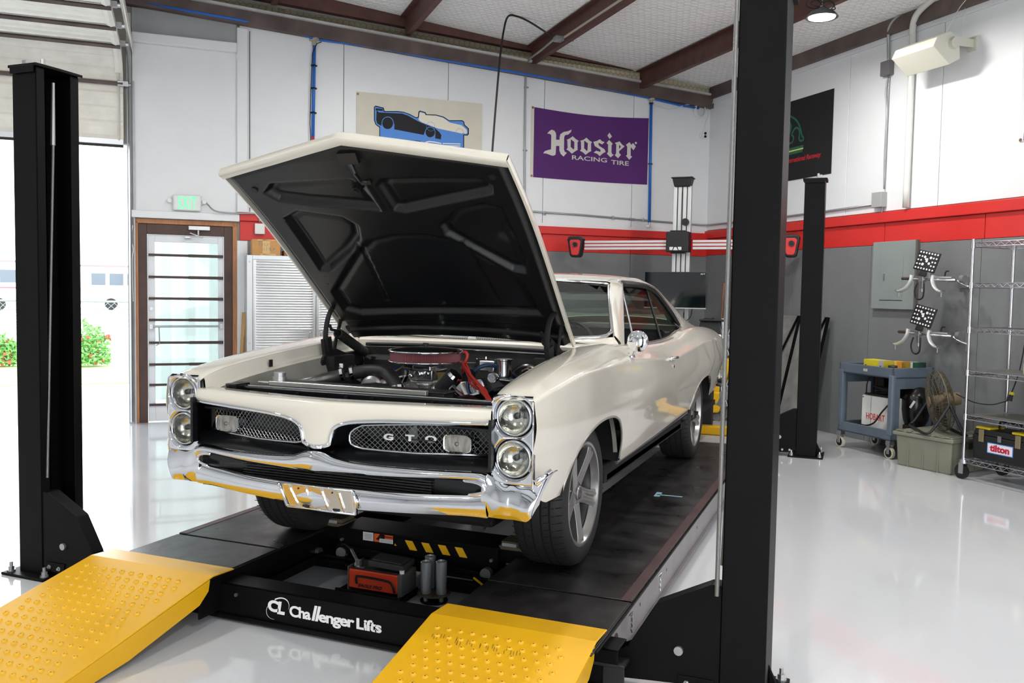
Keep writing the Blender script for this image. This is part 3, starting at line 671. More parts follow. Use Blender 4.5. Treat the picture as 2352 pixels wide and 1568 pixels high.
for k in range(34):
    u = 0.07+0.011*k+(0.02 if k % 9 > 6 else 0); y = -0.985-0.03*random.random(); z = lambda yy: DZ+0.014+(yy+0.87)*0.2+0.0006
    ln_ = 0.02+0.012*random.random()
    if k % 7 != 5: scf.add([(0.475+u, y, z(y)), (0.478+u, y, z(y)), (0.484+u, y-ln_, z(y-ln_)), (0.481+u, y-ln_, z(y-ln_))], [(0, 1, 2, 3)])
obj('scuff_marks', scf, mat('scuff_brown', (140, 104, 30), 0.6), r2)

# ================================================================= rolling bridge jack between the runways
jk = thing('rolling_jack', 'black rolling bridge jack with hazard stripes between the runways', 'jack', (-0.06, 0.05, 0), world=True)
jb = obj('jack_beam', B().box2((-0.50, -0.03, 0.135), (0.40, 0.02, 0.225)).box2((-0.50, -0.03, 0.215), (0.40, 0.20, 0.235)).box2((-0.46, 0.0, 0.06), (0.36, 0.18, 0.13)).box2((-0.60, 0.02, 0.16), (0.50, 0.17, 0.20)), black_steel, jk, bev=0.004)
st = B()
for k in range(4):
    x = -0.105+0.092*k; st.prism([(x, 0.214), (x+0.042, 0.214), (x+0.070, 0.168), (x+0.028, 0.168)], -0.0312, -0.030, lambda a, z, h: (a, h, z))
st.prism([(-0.162, 0.19), (-0.152, 0.179), (-0.165, 0.179)], -0.0312, -0.03, lambda a, z, h: (a, h, z))
obj('hazard_stripe', st, yellow, jb)
obj('warning_label', B().box((-0.2525, -0.0306, 0.206), (0.062, 0.0012, 0.042)), mat('orange_label', (206, 84, 34), 0.5), jb)
lb = B().box((-0.318, -0.0306, 0.207), (0.06, 0.0012, 0.043)).box((-0.212, -0.0313, 0.195), (0.078, 0.001, 0.02))
obj('info_label', lb, mat('grey_label', (196, 198, 198), 0.5), jb)
obj('warning_strip', B().box((-0.212, -0.0306, 0.2155), (0.078, 0.0012, 0.022)), mat('orange_label', (206, 84, 34), 0.5), jb)
tx = B(); me2b(tx, text2d('WARNING', 0.013, 0.0006, bold=0.0004), fr((-0.204, -0.0315, 0.216), (1, 0, 0), (0, 0, 1)))
tx.prism([(-0.247, 0.208), (-0.236, 0.208), (-0.2415, 0.223)], -0.0318, -0.0312, lambda a, z, h: (a, h, z))
for k in range(5): tx.box((-0.318, -0.0314, 0.219-0.006*k), (0.046 if k != 3 else 0.03, 0.0006, 0.0012))
for k in range(3): tx.box((-0.212, -0.032, 0.200-0.005*k), (0.066, 0.0004, 0.001))
tx.box((-0.255, -0.0314, 0.207), (0.012, 0.0006, 0.026), rot=(0, 0.5, 0)).box((-0.262, -0.0314, 0.203), (0.02, 0.0006, 0.006), rot=(0, -0.4, 0))
obj('label_print', tx, black_plastic, jb)
for sx, cx in ((-1, -0.555), (1, 0.455)):
    pd = obj('lift_pad', B().box((cx, 0.07, 0.252), (0.11, 0.12, 0.022)).box((cx, 0.07, 0.232), (0.13, 0.14, 0.02)), mat('worn_rubber_pad', (92, 84, 66), 0.7, var=0.3), jk, bev=0.006)
    obj('pad_plate', B().box((cx-0.01, 0.005, 0.243), (0.075, 0.006, 0.026)), mat('pale_pad_metal', (150, 156, 152), 0.45), pd, bev=0.002)
    obj('pad_arm', B().box((cx-0.0, 0.07, 0.19), (0.14, 0.13, 0.065)), black_steel, jk, bev=0.006)
    obj('pivot_cap', B().cyl((cx-sx*0.10, -0.075, 0.115), (cx-sx*0.10, -0.04, 0.115), 0.028, 24).cyl((cx-sx*0.10, -0.078, 0.115), (cx-sx*0.10, -0.075, 0.115), 0.018, 24), mat('grey_pivot', (128, 130, 130), 0.4, metal=0.5), jk, bev=0.002)
    obj('bolt', B().cyl((cx-sx*0.085, -0.045, 0.175), (cx-sx*0.085, -0.03, 0.175), 0.008, 8), zinc, jk)
obj('scissor_arm', B().box((-0.06, -0.05, 0.115), (0.86, 0.03, 0.045), rot=(0, 0.05, 0)).box((-0.06, 0.13, 0.11), (0.86, 0.03, 0.05), rot=(0, -0.1, 0)), black_steel, jk, bev=0.004)
obj('jack_base', B().box2((-0.60, -0.09, 0.085), (0.50, -0.05, 0.10)).box2((-0.60, -0.10, 0.05), (-0.42, 0.2, 0.085)).box2((0.30, -0.10, 0.05), (0.50, 0.2, 0.085)), black_steel, jk, bev=0.004)
obj('roller', B().cyl((-0.61, -0.06, 0.10), (-0.585, -0.06, 0.10), 0.022, 16).cyl((0.475, -0.06, 0.10), (0.5, -0.06, 0.10), 0.022, 16), zinc, jk)
obj('tie_bolt', B().cyl((-0.40, -0.115, 0.07), (-0.385, -0.095, 0.075), 0.011, 8).cyl((0.28, -0.13, 0.055), (0.295, -0.11, 0.06), 0.011, 8), chrome_soft, jk)
obj('yellow_hook', B().tube([(0.315, -0.115, 0.105), (0.385, -0.15, 0.085), (0.44, -0.12, 0.11)], 0.007, 4), yellow, jk)
obj('front_tie_bar', B().box2((-0.60, -0.12, 0.045), (-0.32, -0.09, 0.085)).box2((0.17, -0.135, 0.03), (0.50, -0.10, 0.085)), black_steel, jk, bev=0.003)

pm = thing('foot_pump', 'orange-red foot-operated hydraulic pump on the floor behind the cross beam', 'pump', (-0.13, -0.25, 0), 0.0, world=True)
orange = mat('orange_pump_paint', (190, 58, 30), 0.35, var=0.12)
obj('pump_body', B().box2((-0.262, -0.30, 0.036), (0.006, -0.16, 0.128)), orange, pm, bev=0.006)
obj('base_tray', B().box2((-0.32, -0.325, 0.008), (0.05, -0.145, 0.022)).box2((-0.32, -0.330, 0.008), (0.02, -0.318, 0.034)).box2((0.02, -0.33, 0.008), (0.035, -0.145, 0.03)).box2((-0.26, -0.25, 0.022), (0, -0.17, 0.036)).box2((-0.30, -0.31, 0.0), (-0.26, -0.16, 0.008)).box2((0.0, -0.31, 0.0), (0.04, -0.16, 0.008)), black_steel, pm, bev=0.003)
obj('side_guard', B().box2((-0.268, -0.302, 0.022), (-0.262, -0.16, 0.14)).box2((0.006, -0.302, 0.022), (0.03, -0.16, 0.134)), mat('dull_grey_guard', (88, 88, 86), 0.5, metal=0.4), pm, bev=0.002)
obj('top_cover', B().box2((-0.258, -0.295, 0.128), (0.004, -0.165, 0.136)), black_plastic, pm, bev=0.002)
obj('foot_pedal', B().box((-0.07, -0.225, 0.162), (0.19, 0.115, 0.028), rot=(0.06, 0.03, 0)).box((-0.07, -0.225, 0.178), (0.155, 0.09, 0.005), rot=(0.06, 0.03, 0)), mat('pedal_grey_black', (48, 48, 46), 0.5), pm, bev=0.004)
obj('carry_handle', B().tube(smooth_path([(-0.215, -0.302, 0.062), (-0.212, -0.312, 0.092), (-0.19, -0.315, 0.103), (-0.05, -0.315, 0.100), (-0.015, -0.312, 0.082), (-0.008, -0.304, 0.045)], 5), 0.0055, 8), black_plastic, pm)
tx = B(); me2b(tx, text2d('EAGLE PRO', 0.022, 0.0006, bold=0.0009, shear=0.35, xscale=1.15), fr((-0.145, -0.3008, 0.054), (1, 0, 0), (0, 0, 1)))
obj('pump_lettering', tx, black_plastic, pm)
obj('hose_fitting', B().tube([(-0.235, -0.27, 0.135), (-0.24, -0.262, 0.16), (-0.31, -0.20, 0.185)], 0.009, 10, radii=[0.012, 0.008, 0.007]).box((-0.225, -0.27, 0.15), (0.022, 0.02, 0.03)), zinc, pm)
obj('valve_knob', B().cyl((0.018, -0.28, 0.12), (0.018, -0.28, 0.15), 0.012, 10), mat('pale_knob', (205, 205, 200), 0.5), pm)
obj('plate', B().box((-0.205, -0.285, 0.137), (0.04, 0.014, 0.002)), zinc, pm)
obj('hose', B().tube(smooth_path([(-0.31, -0.20, 0.185), (-0.38, -0.15, 0.19), (-0.43, -0.10, 0.17), (-0.44, 0.0, 0.14)], 6), 0.005, 8), black_rubber, pm)
# lift adapters standing in a small round rack
rk = thing('adapter_rack', 'small round steel rack holding tubes on the floor beside the pump', 'rack', (0.15, -0.2, 0), world=True)
obj('rack_plate', B().lathe([(0.0, 0.036), (0.078, 0.036), (0.08, 0.039), (0.078, 0.042), (0.0, 0.042)], (0.15, -0.205, 0), n=28), mat('worn_rack_steel', (92, 84, 72), 0.5, metal=0.5, var=0.3), rk)
obj('rack_base', B().lathe([(0.0, 0.0), (0.066, 0.0), (0.066, 0.006), (0.0, 0.006)], (0.15, -0.205, 0), n=24).cyl((0.15, -0.16, 0.006), (0.15, -0.16, 0.036), 0.01, 10), black_steel, rk)
for (x, y, h, lab) in ((0.122, -0.235, 0.195, 'nearest of the steel adapter tubes in the small rack'), (0.192, -0.215, 0.20, 'rightmost of the steel adapter tubes in the small rack'), (0.108, -0.165, 0.20, 'rearmost, half-hidden steel adapter tube in the small rack')):
    t = B().lathe([(0.0, 0.006), (0.012, 0.006), (0.012, 0.0435), (0.024, 0.0435), (0.025, 0.048), (0.025, h/2), (0.0262, h/2+0.003), (0.0262, h-0.003), (0.024, h), (0.019, h), (0.018, h-0.012), (0.0, h-0.012)], (x, y, 0), n=24)
    tag(obj('adapter_tube', t, mat('zinc_adapter_tube', (188, 192, 194), 0.3, metal=0.85, var=0.1), auto=35), lab, 'adapter', 'lift adapters')
# ================================================================= the cream hardtop coupe on the lift (x across, y rearwards from the front axle)
cream = mat('cream_car_paint', (214, 209, 196), 0.16, coat=0.9, var=0.01)
cream_in = mat('cream_paint_inside', (196, 192, 180), 0.4)
primer = mat('inner_fender_silver', (168, 166, 156), 0.3, metal=0.4, var=0.15)
dark_in = mat('satin_black_inner', (17, 18, 20), 0.32, var=0.15)
car = thing('muscle_car', 'cream two-door hardtop with raised hood and GTO grille letters on the lift', 'car', (0, 1.7, DZ), world=True)
YX = [-.84, -.5, 0, .8, 1.5, 2.2, 2.9, 3.6, 4.1, 4.3]
XC = [.868, .895, .912, .918, .910, .905, .905, .888, .852, .815]
def xcr(y): return cspl(y, YX, XC)
def zcr(y): return cspl(y, [-.84, -.6, -.26, .35, 1.0, 1.6, 2.2, 2.9, 3.6, 4.1, 4.3], [1.062, 1.098, 1.13, 1.136, 1.108, 1.075, 1.10, 1.125, 1.11, 1.07, 1.04])
def zin(y): return cspl(y, [-.84, -.75, -.62, -.4, -.2, 0, .44, .7, 1.2, 1.6, 1.95, 2.3, 2.7, 3.2, 3.7, 4.1, 4.3], [1.045, 1.082, 1.108, 1.136, 1.156, 1.172, 1.197, 1.195, 1.178, 1.172, 1.180, 1.215, 1.225, 1.215, 1.19, 1.15, 1.115])
def xin(y): return cspl(y, [-.84, -.6, 0, .44, .75, 1.2, 1.8, 2.3, 2.7, 3.2, 3.8, 4.3], [.700, .690, .668, .664, .765, .775, .775, .765, .745, .72, .69, .66])
def arch(y):
    """lower edge of the flank: wheel openings and rocker"""
    base = ip(y, [-.84, -.66, -.60, .30, 1.7, 2.2, 3.3, 3.7, 4.0, 4.2, 4.3], [.70, .655, .63, .615, .635, .645, .66, .665, .70, .77, .84])
    z = base
    for (yc, zc_, ra, rz) in ((0.0, .56, .435, .338), (2.86, .56, .455, .296)):
        d = abs(y-yc)/ra
        if d < 1: z = max(z, zc_+rz*(1-d**2.3)**(1/2.3))
    return z
def prof(y):
    """cross-section of the flank at y, from hood opening / belt down; list of (x, z)"""
    xc, zc, xi, zi = xcr(y), zcr(y), xin(y), zin(y)
    lo = arch(y)
    rear = ip(y, [1.5, 2.1], [0, 1])
    crown_x = xi+(xc-xi)*.55; crown_z = zi+(0.012 if y < .44 else ip(y, [.44, .7, 2.0, 2.6, 4.2], [.012, -.006, -.012, .0, -.02]))
    pts = [(xi, zi), (xi+.03, zi+.008 if y < .44 else zi-.001), (crown_x, crown_z), (xc-.030, zc+.004+(crown_z-zc)*.30), (xc-.006, zc+.0025), (xc+.0005, zc-.0035), (xc+.003, zc-.022), (xc+.012, .96)]
    low = [(.88, xc+.004), (.82, xc-.010), (.74, xc-.026), (.66, xc-.044), (.60, xc-.058)]
    tuck = ip(y, [-.84, -.6, 3.6, 4.3], [0.02, 0, 0, .03])
    for z, x in low: pts.append((x-tuck*(0.95-z)*3, z))
    return pts, lo
def resamp(pts, lo, n):
    """catmull-rom through the section, cut at height lo; n samples evenly by index"""
    P = [Vector((x, z)) for x, z in pts]
    out = []
    for i in range(len(P)-1):
        a, b, c, d = P[max(i-1, 0)], P[i], P[i+1], P[min(i+2, len(P)-1)]
        for k in range(6):
            t = k/6; out.append(0.5*((2*b)+(c-a)*t+(2*a-5*b+4*c-d)*t*t+(3*b-a-3*c+d)*t**3))
    out.append(P[-1])
    if out[-1].y > lo: out.append(Vector((out[-1].x-0.02, lo)))
    cut = [out[0]]
    for i in range(1, len(out)):
        if out[i].y >= lo or i < 36: cut.append(out[i])
        else:
            a, b = cut[-1], out[i]; t = (a.y-lo)/max(a.y-b.y, 1e-6); cut.append(a+(b-a)*max(0, min(1, t))); break
    # resample: upper part fixed count, lower part fixed count
    L = [0.0]
    for i in range(1, len(cut)): L.append(L[-1]+(cut[i]-cut[i-1]).length)
    res = []
    for k in range(n):
        s = L[-1]*(k/(n-1))
        j = max(i for i in range(len(L)) if L[i] <= s+1e-9); j = min(j, len(L)-2)
        t = (s-L[j])/max(L[j+1]-L[j], 1e-9); res.append(cut[j]+(cut[j+1]-cut[j])*t)
    return res
NP = 60
def flank(y0f, y1f, ny, extra=()):
    """flank grid between two (possibly curved) end lines"""
    b = B(); us = lins(0, 1, ny)
    us = sorted(set(us) | set(extra))
    def fn(u, k):
        y = y0f(1.0)+(y1f(1.0)-y0f(1.0))*u
        p, lo = prof(y); q = resamp(p, lo, NP)[k]
        ya, yb_ = y0f(q.y), y1f(q.y); y2 = ya+(yb_-ya)*u
        if abs(y2-y) > 1e-4:
            p, lo = prof(y2); q = resamp(p, lo, NP)[k]
        return Vector((q.x, y2, q.y))
    b.grid(fn, us, list(range(NP))); return b
def both(name, b, m, par, **k):
    """the part and its mirror image on the other side"""
    o = obj(name, b, m, par, split=False, **k)
    bm_ = B(); bm_.add([(-x, y, z) for x, y, z in b.v], [tuple(reversed(f)) for f in b.f]); bm_.m = list(b.m)
    o2 = obj(name, bm_, m, par, split=False, **k)
    return o, o2
def dense(yc, ra, y0, y1):
    return [(yc+s*ra*math.cos(t)-y0)/(y1-y0) for s in (1, -1) for t in lins(0, 1.5, 12) if y0 < yc+s*ra*math.cos(t) < y1]
F0 = lambda z: -0.826+0.05*max(0, min(1, (.86-z)/.2)); F1 = lambda z: 0.4272
fl, fr_ = both('front_fender', flank(F0, F1, 40, dense(0, .435, -.825, .425)), cream, car, smooth=True, solid=0.002)
D1 = lambda z: 1.575-(0.26*max(0, (z-1.085)/.11)**1.6 if z > 1.085 else 0)
dl, dr_ = both('door', flank(lambda z: 0.4288, D1, 26), cream, car, smooth=True, solid=0.002)
ql, qr = both('quarter_panel', flank(lambda z: D1(z)+0.0022, lambda z: 4.30-0.25*max(0, (0.95-z))-0.1*max(0, z-1.0), 70, dense(2.86, .455, 1.58, 4.3)), cream, car, smooth=True, solid=0.002)
for nm, fn_a in (('front', lambda z: .428), ('rear', lambda z: D1(z)+.003)):
    g = flank(lambda z: fn_a(z)-.012, lambda z: fn_a(z)+.012, 3)
    g.v = [(x-.0075, y, z-.004) for x, y, z in g.v]
    both('panel_gap', g, mat('gap_shadow_black', (30, 29, 27), .7), car, smooth=True)
# bright lips round the wheel openings
for yc, zc_, ra, rz, pr_ in ((0.0, .56, .435, .338, (fl, fr_)), (2.86, .56, .455, .296, (ql, qr))):
    pts = []
    for t in lins(0.18, PI-0.18, 40):
        c = math.cos(t); y = yc-ra*(abs(c)**(2/2.3))*(1 if c > 0 else -1); z = zc_+rz*abs(math.sin(t))**(2/2.3)
        p, lo = prof(y); q = resamp(p, lo, NP)[-1]; pts.append((q.x-0.001, y, max(z, lo)-0.001))
    for o, s in zip(pr_, (1, -1)):
        obj('wheel_lip', B().tube([(s*x, y, z) for x, y, z in pts], 0.006, 8), mat('dull_bright_lip', (170, 166, 156), 0.25, metal=0.4), o, split=False, smooth=True)
# wheel houses
for yc, rr in ((0.0, .445), (2.86, .45)):
    b = B(); b.lathe([(rr, .858), (rr, .50)], (0, yc, .565), 'X', 40, arc=(0.12, PI-0.12)); b.lathe([(rr, .50), (0.0, .50)], (0, yc, .565), 'X', 40, arc=(-0.3, PI+0.3))
    both('wheel_house', b, mat('wheel_house_black', (20, 20, 21), 0.6), car, smooth=True)
    if yc == 0:
        b = B().lathe([(rr-0.018, .860), (rr-0.022, .840)], (0, yc, .565), 'X', 40, arc=(0.24, 1.15))
        both('house_edge', b, mat('dusty_light_edge', (120, 122, 112), 0.5, var=0.3), car, smooth=True)
# rocker trim and underbody
b = B()
for s in (1, -1):
    b.tube([(s*.855, .42, .612), (s*.862, 1.2, .622), (s*.860, 2.3, .642)], 0.010, 6)
obj('rocker_trim', b, chrome_soft, car)
b = B()
for s in (1, -1): b.box2((s*.72, .40, .50), (s*.80, 2.42, .60))
under_m = mat('underbody_black', (14, 14, 14), .75)
obj('rocker_sill', b, under_m, car, bev=0.01)
obj('floor_pan', B().box2((-.80, .45, .50), (.80, 4.0, .54)).box2((-.15, .4, .42), (.15, 4.0, .5)), under_m, car)
b = B()
for s in (1, -1): b.box2((s*.38, -.35, .47), (s*.46, 4.1, .55))
obj('frame_rail', b, under_m, car, bev=0.01)
obj('front_crossmember', B().box2((-.42, -.14, .36), (.42, .12, .46)), under_m, car, bev=0.02)
b = B()
for s in (1, -1): b.tube([(s*.36, .0, .47), (s*.66, .02, .40)], 0.03, 8, flat=0.6).cyl((s*.60, -.12, .47), (s*.60, -.12, .62), 0.035, 12)
obj('control_arm', b, under_m, car)
obj('axle', B().cyl((-.66, 2.921, .535), (.66, 2.921, .535), 0.04, 12).lathe([(0, -.12), (.10, -.08), (.13, 0), (.10, .08), (0, .12)], (0, 2.921, .535), 'Y', 16), under_m, car)

# ------------------------------------------------------------- wheels
wheel_alu = mat('satin_alloy_wheel', (160, 158, 156), 0.3, metal=0.75, var=0.06)
def tyre_prof(R=.333, w=.245, rr=.236):
    h = w/2
    return [(rr, -h+.012), (rr+.012, -h+.002), (rr+.04, -h-.004), (R-.035, -h+.001), (R-.014, -h+.012), (R-.002, -h+.035), (R, -h*.5), (R, h*.5), (R-.002, h-.035), (R-.014, h-.012), (R-.035, h-.001), (rr+.04, h+.004), (rr+.012, h-.002), (rr, h-.012)]
def wheel(x, y, z, side, first=None):
    """tyre, rim, spokes; side=+1 faces +x"""
    t = bpy.data.objects.new('wheel', None); COL.objects.link(t); t.parent = car; t.location = Vector((x, y, z))-Vector(car.location)
    if side < 0: t.rotation_euler = (0, 0, PI)
    if first:
        for ch in first.children:
            c = ch.copy(); COL.objects.link(c); c.parent = t
        return t
    P = tyre_prof(); n = 96
    b = B().lathe(P, (0, 0, 0), 'X', n)
    ty = obj('tire', b, rubber, t, smooth=True, split=False)
    # tread: four grooves and slanted shoulder sipes
    b = B()
    for xx in (-.062, -.022, .022, .062): b.lathe([(.3335, xx-.0045), (.3338, xx-.0045), (.3338, xx+.0045), (.3335, xx+.0045)], (0, 0, 0), 'X', 64)
    obj('tread_groove', b, mat('tread_groove_black', (8, 8, 9), 0.9), t, split=False)
    b = B()
    for k in range(60):
        a = 2*PI*k/60
        for (xa, xb, da) in ((-.118, -.07, .03), (.07, .118, -.03), (-.055, -.03, .02), (.03, .055, -.02)):
            r = .3322 if abs(xa+xb)/2 > .08 else .3336
            q = []
            for xx, aa in ((xa, a), (xb, a+da), (xb, a+da+.012), (xa, a+.012)):
                rr_ = .3338 if abs(xx) < .09 else .3318 if abs(xx) < .11 else .325
                q.append((xx, rr_*math.cos(aa), rr_*math.sin(aa)))
            b.add(q, [(0, 1, 2, 3)])
    o = obj('tread_sipes', b, MATS['tread_groove_black'], t, split=False); o['kind'] = 'stuff'
    # rim barrel and lip
    rim = [(.236, -.115), (.232, -.10), (.218, -.09), (.205, -.04), (.205, .05), (.222, .085), (.228, .108), (.238, .116), (.243, .113), (.243, .119), (.236, .121), (.229, .118), (.221, .100), (.212, .085)]
    obj('rim', B().lathe(rim[5:], (0, 0, 0), 'X', 64), wheel_alu, t, smooth=False, auto=40, split=False)
    obj('rim_barrel', B().lathe(rim[:6], (0, 0, 0), 'X', 64), mat('rim_barrel_grey', (84, 84, 84), .45, metal=.6), t, auto=40, split=False)
    obj('brake_disc', B().lathe([(.05, .0), (.155, .0), (.155, .02), (.05, .02)], (0, 0, 0), 'X', 48, closed=True), mat('brake_steel', (90, 88, 86), 0.4, metal=0.8), t, split=False, auto=35)
    hub = B().lathe([(0, .096), (.030, .096), (.034, .092), (.034, .086), (.062, .080), (.068, .07), (.062, .04), (0, .02)], (0, 0, 0), 'X', 32)
    obj('hub', hub, wheel_alu, t, auto=30, split=False)
    obj('hub_cap', B().lathe([(0, .102), (.024, .100), (.029, .096), (.029, .092)], (0, 0, 0), 'X', 24), mat('hub_cap_grey', (96, 96, 98), 0.3, metal=0.6), t, smooth=True, split=False)
    lug = B()
    for k in range(5):
        a = 2*PI*(k+.5)/5+PI; lug.cyl((.072, .048*math.cos(a), .048*math.sin(a)), (.084, .048*math.cos(a), .048*math.sin(a)), .009, 8)
    obj('lug_nuts', lug, zinc, t, split=False)
    for k in range(5):
        a0 = 2*PI*k/5+PI
        b = B()
        # each spoke: two flanks meeting on a ridge, flaring towards the rim
        st = []
        for (r, hw, xf, xb) in ((.045, .040, .090, .03), (.080, .036, .095, .04), (.125, .034, .102, .05), (.165, .035, .108, .06), (.195, .038, .113, .065), (.214, .044, .115, .07), (.226, .052, .114, .08)):
            st.append([(xb, -hw*.8, r), (xf-.010, -hw, r), (xf-.002, -hw*.45, r), (xf-.010, 0, r) if r > .07 else (xf, 0, r), (xf-.002, hw*.45, r), (xf-.010, hw, r), (xb, hw*.8, r)])
        vs = [p for s_ in st for p in s_]; n7 = 7
        fs = [(i*n7+j, (i+1)*n7+j, (i+1)*n7+(j+1) % n7, i*n7+(j+1) % n7) for i in range(len(st)-1) for j in range(n7)]
        b.add(vs, fs+[tuple(range(6, -1, -1)), tuple((len(st)-1)*n7+j for j in range(7))])
        b.xf(Matrix.Rotation(a0, 4, 'X'))
        obj('spoke', b, wheel_alu, t, auto=28, split=False, bev=0.002)
    return t
ZH = DZ+.333
w1 = wheel(.700, 0, ZH, 1); wheel(-.700, 0, ZH, -1, w1); wheel(.70, 2.921, ZH, 1, w1); wheel(-.70, 2.921, ZH, -1, w1)

# ------------------------------------------------------------- nose, headlamps, grilles
def yn(x): return -.962+.122*(abs(x)/.70)**1.35       # plan line of the V-shaped nose
# painted header panel between the lamps: top roll, face, and the central beak
b = B(); xs = sorted(set(lins(-.70, .70, 57)+[0.0, .022, -.022, .075, -.075]))
def ztop(x): return 1.026-.002*abs(x)
def zbot(x):
    ax = abs(x)
    return cspl(ax, [0, .026, .060, .068, .078, .11, .17, .30, .70], [.850, .852, .862, .90, .925, .944, .957, .966, .974])
def hdr(x, k):
    y, zt, zb_ = yn(x), ztop(x), zbot(x)
    P = [(y+.10, zt-.03), (y+.10, zt-.004), (y+.095, zt), (y+.03, zt-.001), (y+.008, zt-.004), (y+.002, zt-.011), (y, zt-.035)]
    if k < 7: return (x, P[k][0], P[k][1])
    t = (k-6)/5; z = (zt-.035)+(zb_-(zt-.035))*t
    return (x, y+.008*t*t, z)
b.grid(hdr, xs, list(range(12)))
nose = obj('header_panel', b, cream, car, smooth=True, solid=0.004, split=False)
# bright trim below the header and round the beak
tp = [(x, yn(x)-.004+.010, zbot(x)-.006) for x in sorted(set(lins(.026, .70, 40)+[.060, .064, .068, .074, .08]))]
for s in (1, -1): obj('header_trim', B().tube([(s*a, c, d) for a, c, d in tp], 0.0085, 8), chrome, nose, smooth=True, split=False)
obj('header_trim', B().tube([(-.03, yn(0)+.006, .845), (0, yn(0)+.002, .843), (.03, yn(0)+.006, .845)], 0.009, 8), chrome, nose, smooth=True, split=False)
# black recess behind the grille openings, and the valance shelf over the bumper
for s in (1, -1):
    b = B(); xs = lins(.03, .705, 24)
    def rec(x, k):
        zt, zb_ = zbot(x)-.008, .80-.0*x; y = yn(x)
        return [(s*x, y+.012, zt), (s*x, y+.12, zt-.004), (s*x, y+.14, (zt+zb_)/2), (s*x, y+.10, zb_+.025), (s*x, y+.03, zb_+.004), (s*x, y+.012, zb_-.02)][k]
    b.grid(rec, xs, list(range(6)))
    b.box2((s*.70, -.86, .79), (s*.712, -.74, .985))
    obj('grille_recess', b, black_paint, car, smooth=True, solid=0.003, split=False)
    # grille insert: rounded frame with a woven bright mesh
    gi = bpy.data.objects.new('grille', None); COL.objects.link(gi); gi.parent = car; gi.location = -Vector(car.location)
    x0, x1, yA, yB = .102, .658, -.866, -.762
    def P(u, v, off=0.0):
        """u 0..1 along, v 0..1 up"""
        x = x0+(x1-x0)*u; zt = ip(u, [0, .1, .4, 1], [.905, .928, .940, .952]); zb_ = ip(u, [0, .12, .5, 1], [.843, .832, .826, .834])
        return Vector((s*x, yA+(yB-yA)*u**1.1+off, zb_+(zt-zb_)*v))
    ring = []
    for (u, v) in [(1, 0), (.8, 0), (.5, 0), (.25, 0), (.1, 0), (.045, .02), (.012, .12), (.0, .35), (.0, .65), (.01, .85), (.04, .97), (.1, 1), (.25, 1), (.5, 1), (.8, 1), (1, 1)]: ring.append(P(u, v, -.006))
    obj('grille_frame', B().tube(ring, 0.0055, 8), chrome_soft, gi, smooth=True, split=False)
    b = B(); W_, H_ = (x1-x0), .115; pitch = .0215
    def clipline(p, q):
        """clip a segment in (w,h) space to the insert"""
        t0, t1 = 0.0, 1.0; d = (q[0]-p[0], q[1]-p[1])
        for a, lo_, hi_ in ((0, .004, W_), (1, 0, H_)):
            if abs(d[a]) < 1e-9: continue
            ta, tb = (lo_-p[a])/d[a], (hi_-p[a])/d[a]; ta, tb = min(ta, tb), max(ta, tb); t0, t1 = max(t0, ta), min(t1, tb)
        return None if t1 <= t0 else (t0, t1)
    for sg in (1, -1):
        k = -8
        while k*pitch < W_+.15:
            w = k*pitch; p, q = ((w, 0), (w+H_*.92*sg, H_)); c = clipline(p, q); k += 1
            if not c: continue
            pa = (p[0]+(q[0]-p[0])*c[0], H_*c[0]); pb = (p[0]+(q[0]-p[0])*c[1], H_*c[1])
            A = P(pa[0]/W_, pa[1]/H_, 0.002*sg); Bq = P(pb[0]/W_, pb[1]/H_, 0.002*sg)
            b.tube([A, Bq], 0.0013, 4, flat=1.0)
    o = obj('grille_mesh', b, mat('mesh_wire', (176, 176, 176), .35, metal=.8), gi, split=False); o['kind'] = 'stuff'
    # parking lamp
    ul = .80 if s > 0 else .80; c = P(.808, .40, -.03)
    sh = lambda r, hx, hz, n=24: [(hx*math.copysign(abs(math.cos(t))**.45, math.cos(t))*r, hz*math.copysign(abs(math.sin(t))**.45, math.sin(t))*r) for t in [2*PI*i/n for i in range(n)]]
    hx, hz = .062, .036; b = B()
    for (r, h, r2, h2) in ((1.0, .05, 1.0, 0.0), (1.0, 0.0, .97, -.004), (.97, -.004, .90, -.002)):
        p1, p2 = sh(r, hx, hz), sh(r2, hx, hz); n = len(p1)
        b.add([(c.x+px, c.y+h, c.z+pz) for px, pz in p1]+[(c.x+px, c.y+h2, c.z+pz) for px, pz in p2], [(i, (i+1) % n, n+(i+1) % n, n+i) for i in range(n)])
    lamp = obj('parking_lamp', b, chrome, gi, auto=35, split=False)
    b = B(); p1 = sh(.9, hx, hz); n = len(p1)
    b.add([(c.x+px, c.y-.001, c.z+pz) for px, pz in p1]+[(c.x+px*.6, c.y-.006, c.z+pz*.6) for px, pz in p1]+[(c.x, c.y-.008, c.z)], [(i, (i+1) % n, n+(i+1) % n, n+i) for i in range(n)]+[(n+i, n+(i+1) % n, 2*n) for i in range(n)])
    obj('lamp_lens', b, mat('fluted_clear_lens', (140, 138, 132), 0.2, metal=0.35, bump=.5, bscale=60, var=0.4, vscale=26, stretch=(3, 1, 1)), gi, smooth=True, split=False)
    obj('lamp_bulb', B().lathe([(0, -.016), (.008, -.012), (.011, 0), (.012, .006)], (c.x, c.y, c.z), 'Y', 16), mat('bulb_grey', (120, 120, 122), 0.2, metal=0.3), gi, smooth=True, split=False)
